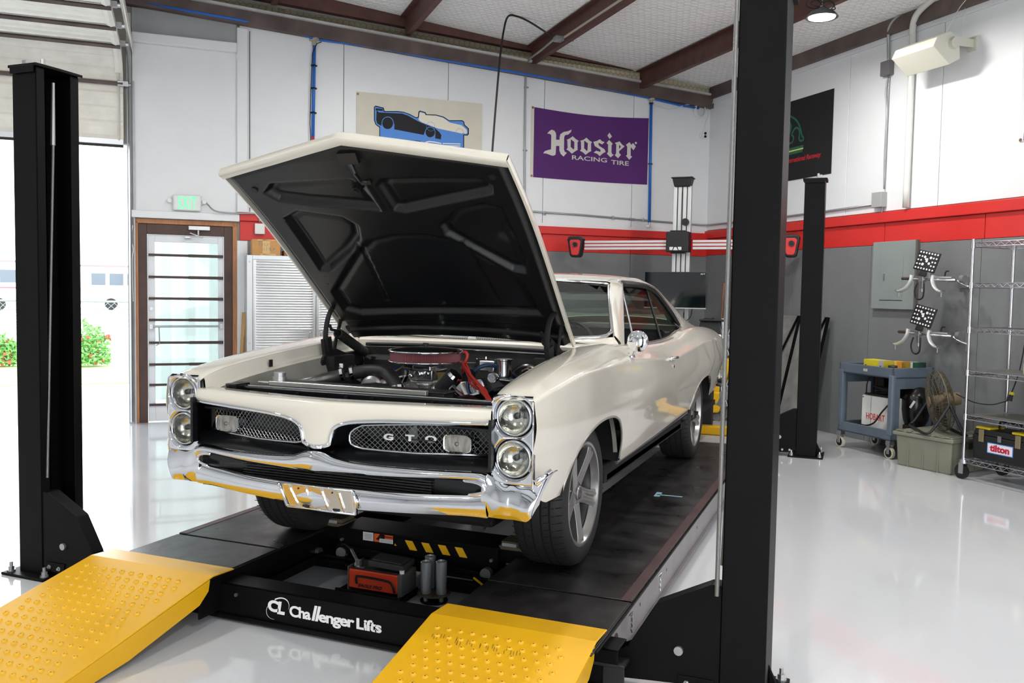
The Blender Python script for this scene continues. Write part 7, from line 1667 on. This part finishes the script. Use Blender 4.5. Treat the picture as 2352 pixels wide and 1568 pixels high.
q = cbox('parts_box', 'white and teal parts box at the right end of cart top', 'box', 5.22, 2.07, .762, (.12, .15, .115), mat('teal_white_box', (188, 208, 204), .5, var=.12, vscale=22), mat('box_green_end', (28, 74, 58), .5), .25)
obj('box_print', B().box((-.061, .03, .05), (.001, .03, .03)).box((-.061, -.02, .045), (.001, .02, .03)), mat('box_red_print', (196, 80, 60), .5), q, split=False)
rl_ = obj('tape_roll', B().lathe([(.022, 0), (.038, 0), (.040, .004), (.040, .018), (.038, .022), (.022, .022)], (0, 0, .0), n=28, closed=True), mat('dark_roll', (52, 48, 44), .4), None, auto=35); rl_.location = BW(4.94, 2.095, .762+.05); tag(rl_, 'dark tape roll lying before the middle box on the cart', 'tape')
rl_.location = BW(4.93, 2.04, .832)
hd = bthing('hand_tool', 'small silver hand tool on the cart top near its left end', 'tool', 4.97, 2.52, .762)
obj('tool_handle', B().box((0, 0, .02), (.03, .16, .03)), black_plastic, hd, bev=.006); obj('tool_head', B().box((0, -.11, .03), (.05, .07, .05)), chrome_soft, hd, bev=.01)
# welder on the lower shelf
wd = bthing('welder', 'white and red lettered welding machine on the lower cart shelf', 'welder', 5.08, 2.26, .19)
obj('welder_case', B().box((0, 0, .185), (.24, .37, .33)), mat('welder_white', (222, 222, 218), .4), wd, bev=.012)
obj('case_seam', B().box((-.1212, .06, .185), (.001, .003, .32)).box((-.1212, .165, .33), (.002, .02, .008)), black_plastic, wd, split=False)
obj('welder_top', B().box((0, 0, .36), (.20, .34, .02)), black_plastic, wd, bev=.005)
tx = B(); me2b(tx, fit2d(text2d('HOBART', .085, .001, bold=.0010), .235, .062, 'C'), fr((-.1215, .0, .125), (0, -1, 0), (0, 0, 1)))
obj('welder_lettering', tx, mat('welder_red', (206, 62, 36), .45), wd, split=False)
obj('vent_slot', B().box((-.1215, .02, .045), (.001, .022, .022)), black_plastic, wd)
obj('cable', B().tube(smooth_path([(-.135, -.19, .31), (-.16, -.12, .22), (-.16, -.03, .11), (-.15, .09, .065), (-.145, .2, .07)], 6), .008, 8), black_rubber, wd, smooth=True, split=False)
cl2 = bthing('cable_bundle', 'coiled black cables heaped on the welding machine', 'cables', 5.10, 2.25, .56)
for k in range(4): obj('coil', B().tube([((.07+.01*k)*math.cos(a), (.13+.008*k)*math.sin(a), .012+.016*k+.008*math.sin(2*a+k)) for a in lins(0, 2*PI, 24)], .009, 6), black_rubber, cl2, smooth=True, split=False)
bk2 = bthing('tool_case', 'black upright case with red edge inside the cart', 'case', 5.25, 2.42, .19)
obj('case_body', B().box((0, 0, .26), (.20, .10, .52)), mat('case_black', (34, 32, 34), .45), bk2, bev=.008)
obj('case_edge', B().box((-.103, .045, .26), (.006, .008, .5)), mat('case_red_edge', (130, 30, 36), .4), bk2)
obj('case_cord', B().tube(smooth_path([(-.10, .09, .54), (-.11, .14, .48), (-.11, .16, .36), (-.10, .12, .28), (-.10, .06, .26)], 5), .005, 6), black_rubber, bk2, smooth=True, split=False)
hl = bthing('welding_helmet', 'black welding helmet on the near end of the lower shelf', 'helmet', 5.21, 2.03, .30)
obj('helmet_shell', B().lathe([(.02, .36), (.09, .34), (.13, .26), (.13, .14), (.11, .04), (.09, .0)], (0, 0, 0), 'Z', 24), mat('helmet_black', (14, 14, 15), .25), hl, smooth=True, solid=.004)
obj('helmet_mark', B().box((-.115, -.075, .20), (.004, .02, .075), rot=(0.5, .1, .4)), mat('mark_white', (206, 206, 200), .5), hl)
tb2 = bthing('tool_tray', 'dark brown tool case lying on the lower shelf under helmet', 'case', 5.22, 2.07, .19); obj('case_body', B().box((0, 0, .055), (.22, .12, .11)), mat('case_brown', (60, 46, 38), .5), tb2, bev=.01); obj('case_lip', B().box((0, 0, .07), (.225, .125, .008)), mat('case_lip', (90, 74, 60), .5), tb2)

# storage tote, fan --------------------------------------------------------
tote = thing('storage_tote', 'grey-olive lidded plastic tote on the floor beside the cart', 'tote', tuple(BW(5.03, 1.56, 0)), PHI+.16)
tg = mat('olive_grey_plastic', (122, 122, 108), .5, var=.06)
obj('tote_body', B().box((0, 0, .135), (.46, .50, .27), taper=1.06), tg, tote, bev=.012)
b = B()
for s in (-1, 1):
    for yy in (-.14, 0, .14): b.box((s*.238, yy, .13), (.008, .010, .26))
    b.box((s*.10, -.255, .13), (.010, .008, .26))
obj('tote_rib', b, tg, tote)
obj('tote_rim', B().box((0, 0, .285), (.53, .57, .03)).box((0, 0, .305), (.50, .54, .012)), tg, tote, bev=.008, split=False)
b = B()
for s in (-1, 1):
    for yy in lins(-.22, .22, 6): b.box((s*.245, yy, .315), (.03, .05, .01))
obj('lid_lug', b, tg, tote)
obj('tote_handle', B().box((0, -.293, .24), (.16, .02, .06)), mat('dark_recess', (46, 44, 38), .6), tote, bev=.004)
fan = thing('floor_fan', 'dusty round caged floor fan tilted on top of the tote', 'fan', tuple(BW(5.0, 1.56, .318)), -1.38)
wire = mat('dusty_fan_wire', (92, 86, 72), .6, metal=.3)
Mf = Matrix.Translation((0, 0, .27)) @ Matrix.Rotation(.16, 4, 'X')
for s in (-1, 1):
    b = B()
    for r in (.05, .10, .15, .20, .24): 
        k = len(b.v); y = s*(.085-.05*(r/.26)**3); b.tube([(r*math.cos(a), y, r*math.sin(a)) for a in lins(0, 2*PI, 33)], .0022, 4, caps=False); b.xf(Mf, k)
    for j in range(44):
        a = 2*PI*j/44; k = len(b.v); b.tube([(r*math.cos(a+.5*(r/.26)), s*(.085-.05*(r/.26)**3), r*math.sin(a+.5*(r/.26))) for r in (.05, .11, .17, .22, .258)]+[(.262*math.cos(a+.5), 0, .262*math.sin(a+.5))], .0016, 4); b.xf(Mf, k)
    o = obj('fan_guard', b, wire, fan, split=False); o['kind'] = 'stuff'
b = B()
for kk in range(3):
    a = 2*PI*kk/3; n = 6
    def bl(u, v): 
        r = .05+.17*u; t_ = a+(v-.5)*(.9+.3*u); return (r*math.cos(t_), .035*(v-.5)*2, r*math.sin(t_))
    k = len(b.v); b.grid(bl, lins(0, 1, 6), lins(0, 1, 6)); b.xf(Mf, k)
obj('fan_blade', b, mat('dusty_blade', (74, 66, 54), .5, metal=.3), fan, smooth=True, solid=.003, split=False)
k_ = B().cyl((0, -.06, 0), (0, .03, 0), .05, 20).cyl((0, .03, 0), (0, .16, 0), .065, 24, r2=.055).cyl((0, -.095, 0), (0, -.085, 0), .045, 20); k_.xf(Mf)
obj('fan_motor', k_, mat('fan_motor_tan', (112, 96, 72), .5), fan, auto=35)
rim_ = B().lathe([(.262, -.008), (.267, -.008), (.267, .008), (.262, .008)], (0, 0, 0), 'Y', 40, closed=True); rim_.xf(Mf); obj('fan_drum', rim_, wire, fan, smooth=True, split=False)
obj('fan_stand', B().tube(smooth_path([(-.285, 0, .27), (-.285, -.12, .06), (-.26, -.17, .012), (-.1, -.18, .012), (.1, -.18, .012), (.26, -.17, .012), (.285, -.12, .06), (.285, 0, .27)], 5), .012, 8).tube(smooth_path([(-.285, 0, .27), (-.285, .10, .06), (-.26, .14, .012), (.26, .14, .012), (.285, .10, .06), (.285, 0, .27)], 5), .012, 8), black_plastic, fan, smooth=True, split=False)
cdx = thing('power_cord', 'thin black power cord with yellow plug hanging by the wire shelf', 'cord', tuple(BW(5.2, 1.2, 0)), world=True)
cpts = [BW(5.05, 1.44, .66), BW(5.12, 1.32, .60), BW(5.20, 1.22, .59), BW(5.24, 1.14, .62), BW(5.26, 1.10, .64)]
obj('cord', B().tube(smooth_path(cpts, 5), .005, 6), black_rubber, cdx, smooth=True, split=False)
obj('cord', B().tube(smooth_path([BW(5.27, 1.09, .70), BW(5.29, 1.04, .9), BW(5.30, 1.0, 1.2), BW(5.31, .95, 1.28), BW(5.31, .8, 1.27)], 5), .005, 6), black_rubber, cdx, smooth=True, split=False)
obj('plug', B().cyl(BW(5.26, 1.10, .635), BW(5.275, 1.09, .70), .022, 10, r2=.014), black_plastic, cdx); obj('plug_end', B().cyl(BW(5.273, 1.091, .685), BW(5.277, 1.088, .708), .019, 10), mat('plug_yellow', (226, 206, 40), .5), cdx)

# wire shelf ----------------------------------------------------------------
sh = thing('wire_shelf', 'tall chrome wire shelving unit on casters at the right edge', 'shelf', tuple(BW(5.055, .52, 0)), PHI)
A0_, A1_, B0_, B1_ = 4.83, 5.28, -.10, 1.14
def sl(a, b_, z): return (a-5.055, b_-.52, z)
wirem = mat('wire_chrome', (190, 190, 196), .2, metal=1)
for (a, b_) in ((A0_, B1_), (A1_, B1_), (A0_, B0_), (A1_, B0_)):
    obj('shelf_post', B().cyl(sl(a, b_, .14), sl(a, b_, 1.955), .0125, 14), wirem, sh, smooth=False, auto=35)
    cs = obj('caster', B().cyl(sl(a-.018, b_+.01, .06), sl(a+.018, b_+.01, .06), .058, 24), black_rubber, sh, auto=35)
    obj('caster_fork', B().box(sl(a-.024, b_, .09), (.004, .045, .09)).box(sl(a+.024, b_, .09), (.004, .045, .09)).cyl(sl(a, b_, .13), sl(a, b_, .16), .03, 16).cyl(sl(a-.028, b_+.01, .06), sl(a+.028, b_+.01, .06), .012, 12), zinc, cs, split=False)
for i, z in enumerate((1.925, 1.60, 1.24, .89, .53, .17)):
    b = B()
    for (p, q_) in (((A0_, B0_), (A0_, B1_)), ((A1_, B0_), (A1_, B1_)), ((A0_, B1_), (A1_, B1_)), ((A0_, B0_), (A1_, B0_))):
        P, Q = Vector(sl(*p, z)), Vector(sl(*q_, z)); b.tube([P, Q], .0038, 6).tube([P-Vector((0, 0, .036)), Q-Vector((0, 0, .036))], .0038, 6)
        n = int((Q-P).length/.036); n += n % 2
        zz = [P+(Q-P)*(k/n)-Vector((0, 0, .003 if k % 2 else .033)) for k in range(n+1)]; b.tube(zz, .0026, 5)
    o = obj('shelf_truss', b, wirem, sh, split=False); o['kind'] = 'stuff'
    b = B()
    for k in range(34):
        y = B0_+(B1_-B0_)*(k+.5)/34; b.tube([sl(A0_, y, z), sl(A1_, y, z)], .0016, 4)
    for k in range(1, 4): b.tube([sl(A0_+(A1_-A0_)*k/4, B0_, z-.004), sl(A0_+(A1_-A0_)*k/4, B1_, z-.004)], .003, 5)
    o = obj('shelf_wires', b, wirem, sh, split=False); o['kind'] = 'stuff'
    if i in (3, 4): obj('shelf_liner', B().box2(sl(A0_+.01, B0_+.01, z+.003), sl(A1_-.01, B1_-.01, z+.006)), mat('liner_grey', (96, 96, 92), .5, var=.1), sh)
    for (a, b_) in ((A0_, B1_), (A1_, B1_), (A0_, B0_), (A1_, B0_)): obj('collar', B().cyl(sl(a, b_, z-.042), sl(a, b_, z+.006), .019, 12, r2=.017), wirem, sh, auto=35)
bt = bthing('spray_bottle', 'cream bottle at the right edge on the fourth shelf down', 'bottle', 4.98, .71, .895)
obj('bottle_body', B().lathe([(0, 0), (.035, 0), (.038, .01), (.038, .08), (.03, .10), (.014, .115), (.014, .13), (0, .13)], n=24), mat('cream_bottle', (206, 198, 164), .4), bt, auto=35); obj('bottle_cap', B().cyl((0, 0, .13), (0, 0, .155), .017, 14), white_plastic, bt)
# toolbox
tbx = bthing('toolbox', 'black toolbox with yellow latches and tilton sticker, bottom wire shelf', 'toolbox', 5.02, .86, .178)
obj('toolbox_body', B().box((0, 0, .10), (.25, .50, .20), taper=1.04), black_plastic, tbx, bev=.012)
obj('toolbox_lid', B().box((0, 0, .225), (.262, .515, .05), taper=.92), black_plastic, tbx, bev=.012)
for yy in (.165, -.165):
    obj('lid_latch_pad', B().box((-.045, yy, .256), (.17, .13, .018)), mat('toolbox_yellow', (222, 196, 30), .4), tbx, bev=.007)
    obj('latch', B().box((-.137, yy, .195), (.012, .045, .10)), mat('brassy_latch', (150, 138, 110), .35, metal=.6), tbx, bev=.003)
obj('carry_handle', B().tube([(-.02, .10, .25), (-.02, .095, .315), (-.02, -.095, .315), (-.02, -.10, .25)], .011, 6), black_plastic, tbx, bev=.0)
obj('lock_hasp', B().box((-.135, 0, .19), (.012, .03, .05)), MATS['stand_grey'], tbx, bev=.003)
obj('sticker_edge', B().box((-.1300, -.005, .108), (.002, .235, .086)), mat('sticker_blue', (70, 120, 200), .5), tbx)
obj('sticker', B().box((-.1312, -.005, .108), (.002, .222, .073)), mat('sticker_white', (226, 226, 232), .5), tbx)
tx = B(); me2b(tx, text2d('tilton', .072, .001, bold=.0035, xscale=1.12), fr((-.1326, -.005, .108), (0, -1, 0), (0, 0, 1)))
obj('sticker_lettering', tx, mat('sticker_red', (186, 24, 58), .5), tbx, split=False)

# ================================================================= high-bay lamps
led = mat('led_disc', (250, 252, 255), .4, emit=9.0)
def highbay(a, b_, z, lab):
    t = bthing('high_bay_lamp', lab, 'lamp', a, b_, z, group='round high-bay lamps under the roof')
    obj('lamp_housing', B().lathe([(0, .075), (.05, .075), (.06, .06), (.10, .045), (.125, .02), (.14, .0), (.135, -.004), (.12, .0), (.115, .004), (0, .006)], n=40), mat('lamp_grey', (92, 94, 98), .4, metal=.5), t, auto=35)
    obj('lamp_disc', B().lathe([(0, -.006), (.112, -.004), (.113, .004), (0, .004)], n=40), led, t, smooth=False)
    rz_ = roofz(a)-.02-z
    obj('lamp_chain', B().tube([(0, 0, .07), (0, 0, rz_)], .004, 6).cyl((0, 0, .07), (0, 0, .10), .015, 10), zinc, t, split=False)
    b = B()
    for k, (r, cx2) in enumerate(((.07, -.08), (.06, .08), (.05, -.05), (.055, .06))): b.tube([(cx2+r*math.cos(q_)*1.2, .02*math.sin(2*q_+k), .11+r*.6*math.sin(q_)) for q_ in lins(0, 2*PI, 18)], .0045, 5)
    b.tube([(.0, 0, .12), (.06, .0, .22), (.08, 0, rz_)], .0045, 5)
    obj('lamp_cord', b, black_rubber, t, smooth=True, split=False); return t
LL = ['lit round high-bay lamp hanging near the right wall']+['round high-bay lamp %s, outside the view' % q for q in ('beside the near end of the right wall', 'over the raised hood', 'over the middle of the shop floor', 'behind the camera', 'inside the garage opening', 'left of the yellow ramps', 'in the near right corner', 'by the left wall')]
for h, lab in zip(HIGHBAYS, LL): highbay(*h, lab)

# ================================================================= outdoors, seen through the garage opening and door
grass = mat('sunny_grass', (170, 196, 120), .9, var=.2, vscale=3)
bstruct('trim_18', B().box2((-20, 10.3, -.035), (6, 15.4, -.018)), grass)
def house_trailer(name, lab, a, b_, L_, H_, stripe):
    t = bthing(name, lab, 'trailer', a, b_, -.03)
    obj('body', B().box((0, 0, H_/2+.45), (L_, 2.2, H_)), mat('trailer_white', (232, 232, 232), .4), t, bev=.12, seg=3)
    obj('roof_trim', B().box((0, -1.11, H_+.38), (L_*.98, .04, .12)), mat('awning_brown', (130, 118, 118), .5), t)
    for k in range(3): obj('window', B().box((-L_*.3+1.0*k, -1.115, H_*.62+.45), (.78, .03, .72)), mat('trailer_glass', (90, 100, 108), .1), t, bev=.03)
    obj('stripe', B().box((0, -1.115, H_*.35+.45), (L_*.96, .02, .08)), stripe, t)
    obj('roof_vent', B().box((.4, 0, H_+.55), (.8, .6, .25)), mat('vent_grey', (180, 188, 198), .5), t, bev=.05)
    for k in (-.2, .25): obj('wheel', B().cyl((L_*k, -1.15, .36), (L_*k, -.9, .36), .36, 24), rubber, t)
house_trailer('travel_trailer', 'white travel trailer parked beyond the fence with dark windows', -4.1, 55.5, 6.9, 2.3, mat('stripe_grey', (150, 156, 166), .5))
house_trailer('motor_home', 'white motor home with red stripe parked beyond the fence, left', -10.1, 53.0, 5.0, 2.4, mat('stripe_red', (190, 90, 90), .5))
fn_ = bthing('chain_link_fence', 'galvanised chain-link fence along the grass outside the garage opening', 'fence', -4.0, 15.2, -.03)
b = B(); hgt = 1.15
for k in range(-70, 72):
    for sg in (1, -1):
        x0_ = k*.12; x1_ = x0_+sg*hgt
        b.tube([(x0_, 0.004*sg, .03), (x1_, .004*sg, hgt)], .006, 3, caps=False)
o = obj('chain_link', b, galv, fn_, split=False); o['kind'] = 'stuff'
for k in range(-3, 4): obj('fence_post', B().cyl((k*2.6, .04, 0), (k*2.6, .04, 1.2), .03, 10), galv, fn_)
obj('top_rail', B().cyl((-8, .04, 1.17), (8.2, .04, 1.17), .02, 8), galv, fn_)
leaf = mat('sunny_leaf', (120, 176, 92), .7, var=.3, vscale=12)
for i, (a, b_, r, h) in enumerate(((-2.95, 13.4, .5, .85), (-4.4, 13.6, .45, .6))):
    bs = bthing('flowering_bush', ('light green leafy bush with red flowers growing against the fence' if i == 0 else 'low green bush by the fence at the far left'), 'bush', a, b_, -.03)
    f = B(); fl2 = B(); rnd = random.Random(5+i)
    for k in range(1300):
        th, ph_ = rnd.random()*2*PI, rnd.random(); rr = r*rnd.random()**.4; p = Vector((rr*math.cos(th), rr*.5*math.sin(th), h*ph_*(1-.4*(rr/r)**2)+.05))
        d1v = Vector((rnd.uniform(-1, 1), rnd.uniform(-1, 1), rnd.uniform(-.4, 1))).normalized()*.055; d2v = d1v.orthogonal().normalized()*.022
        f.add([p-d1v, p+d2v, p+d1v, p-d2v], [(0, 1, 2, 3)])
        if k % 26 == 0: fl2.box(p, (.05, .05, .05))
    o = obj('foliage', f, leaf, bs, split=False, recalc=False); o['kind'] = 'stuff'
    o = obj('blossom', fl2, mat('red_blossom', (214, 96, 84), .6), bs, split=False); o['kind'] = 'stuff'
    obj('stem', B().tube([(0, 0, 0), (.02, 0, h*.7)], .02, 6), mat('stem_brown', (120, 100, 70), .8), bs)
# corrugated metal screen outside the glazed door
cs_ = bthing('corrugated_screen', 'pale corrugated steel wall standing outside the glazed door', 'fence', -.55, 8.2, -.03)
b = B()
def cor(u, v): return (u, .03*max(-1, min(1, 2.2*math.sin(u*2*PI/.30))), v)
b.grid(cor, lins(-1.05, 3.0, 220), [0, 2.75]); obj('corrugated_sheet', b, mat('pale_green_sheet', (232, 238, 234), .5, var=.04), cs_, smooth=True, solid=.004, split=False)
for k in (-1.05, -.35, .6): obj('screen_post', B().box((k, .08, 1.4), (.06, .06, 2.8)), galv, cs_)
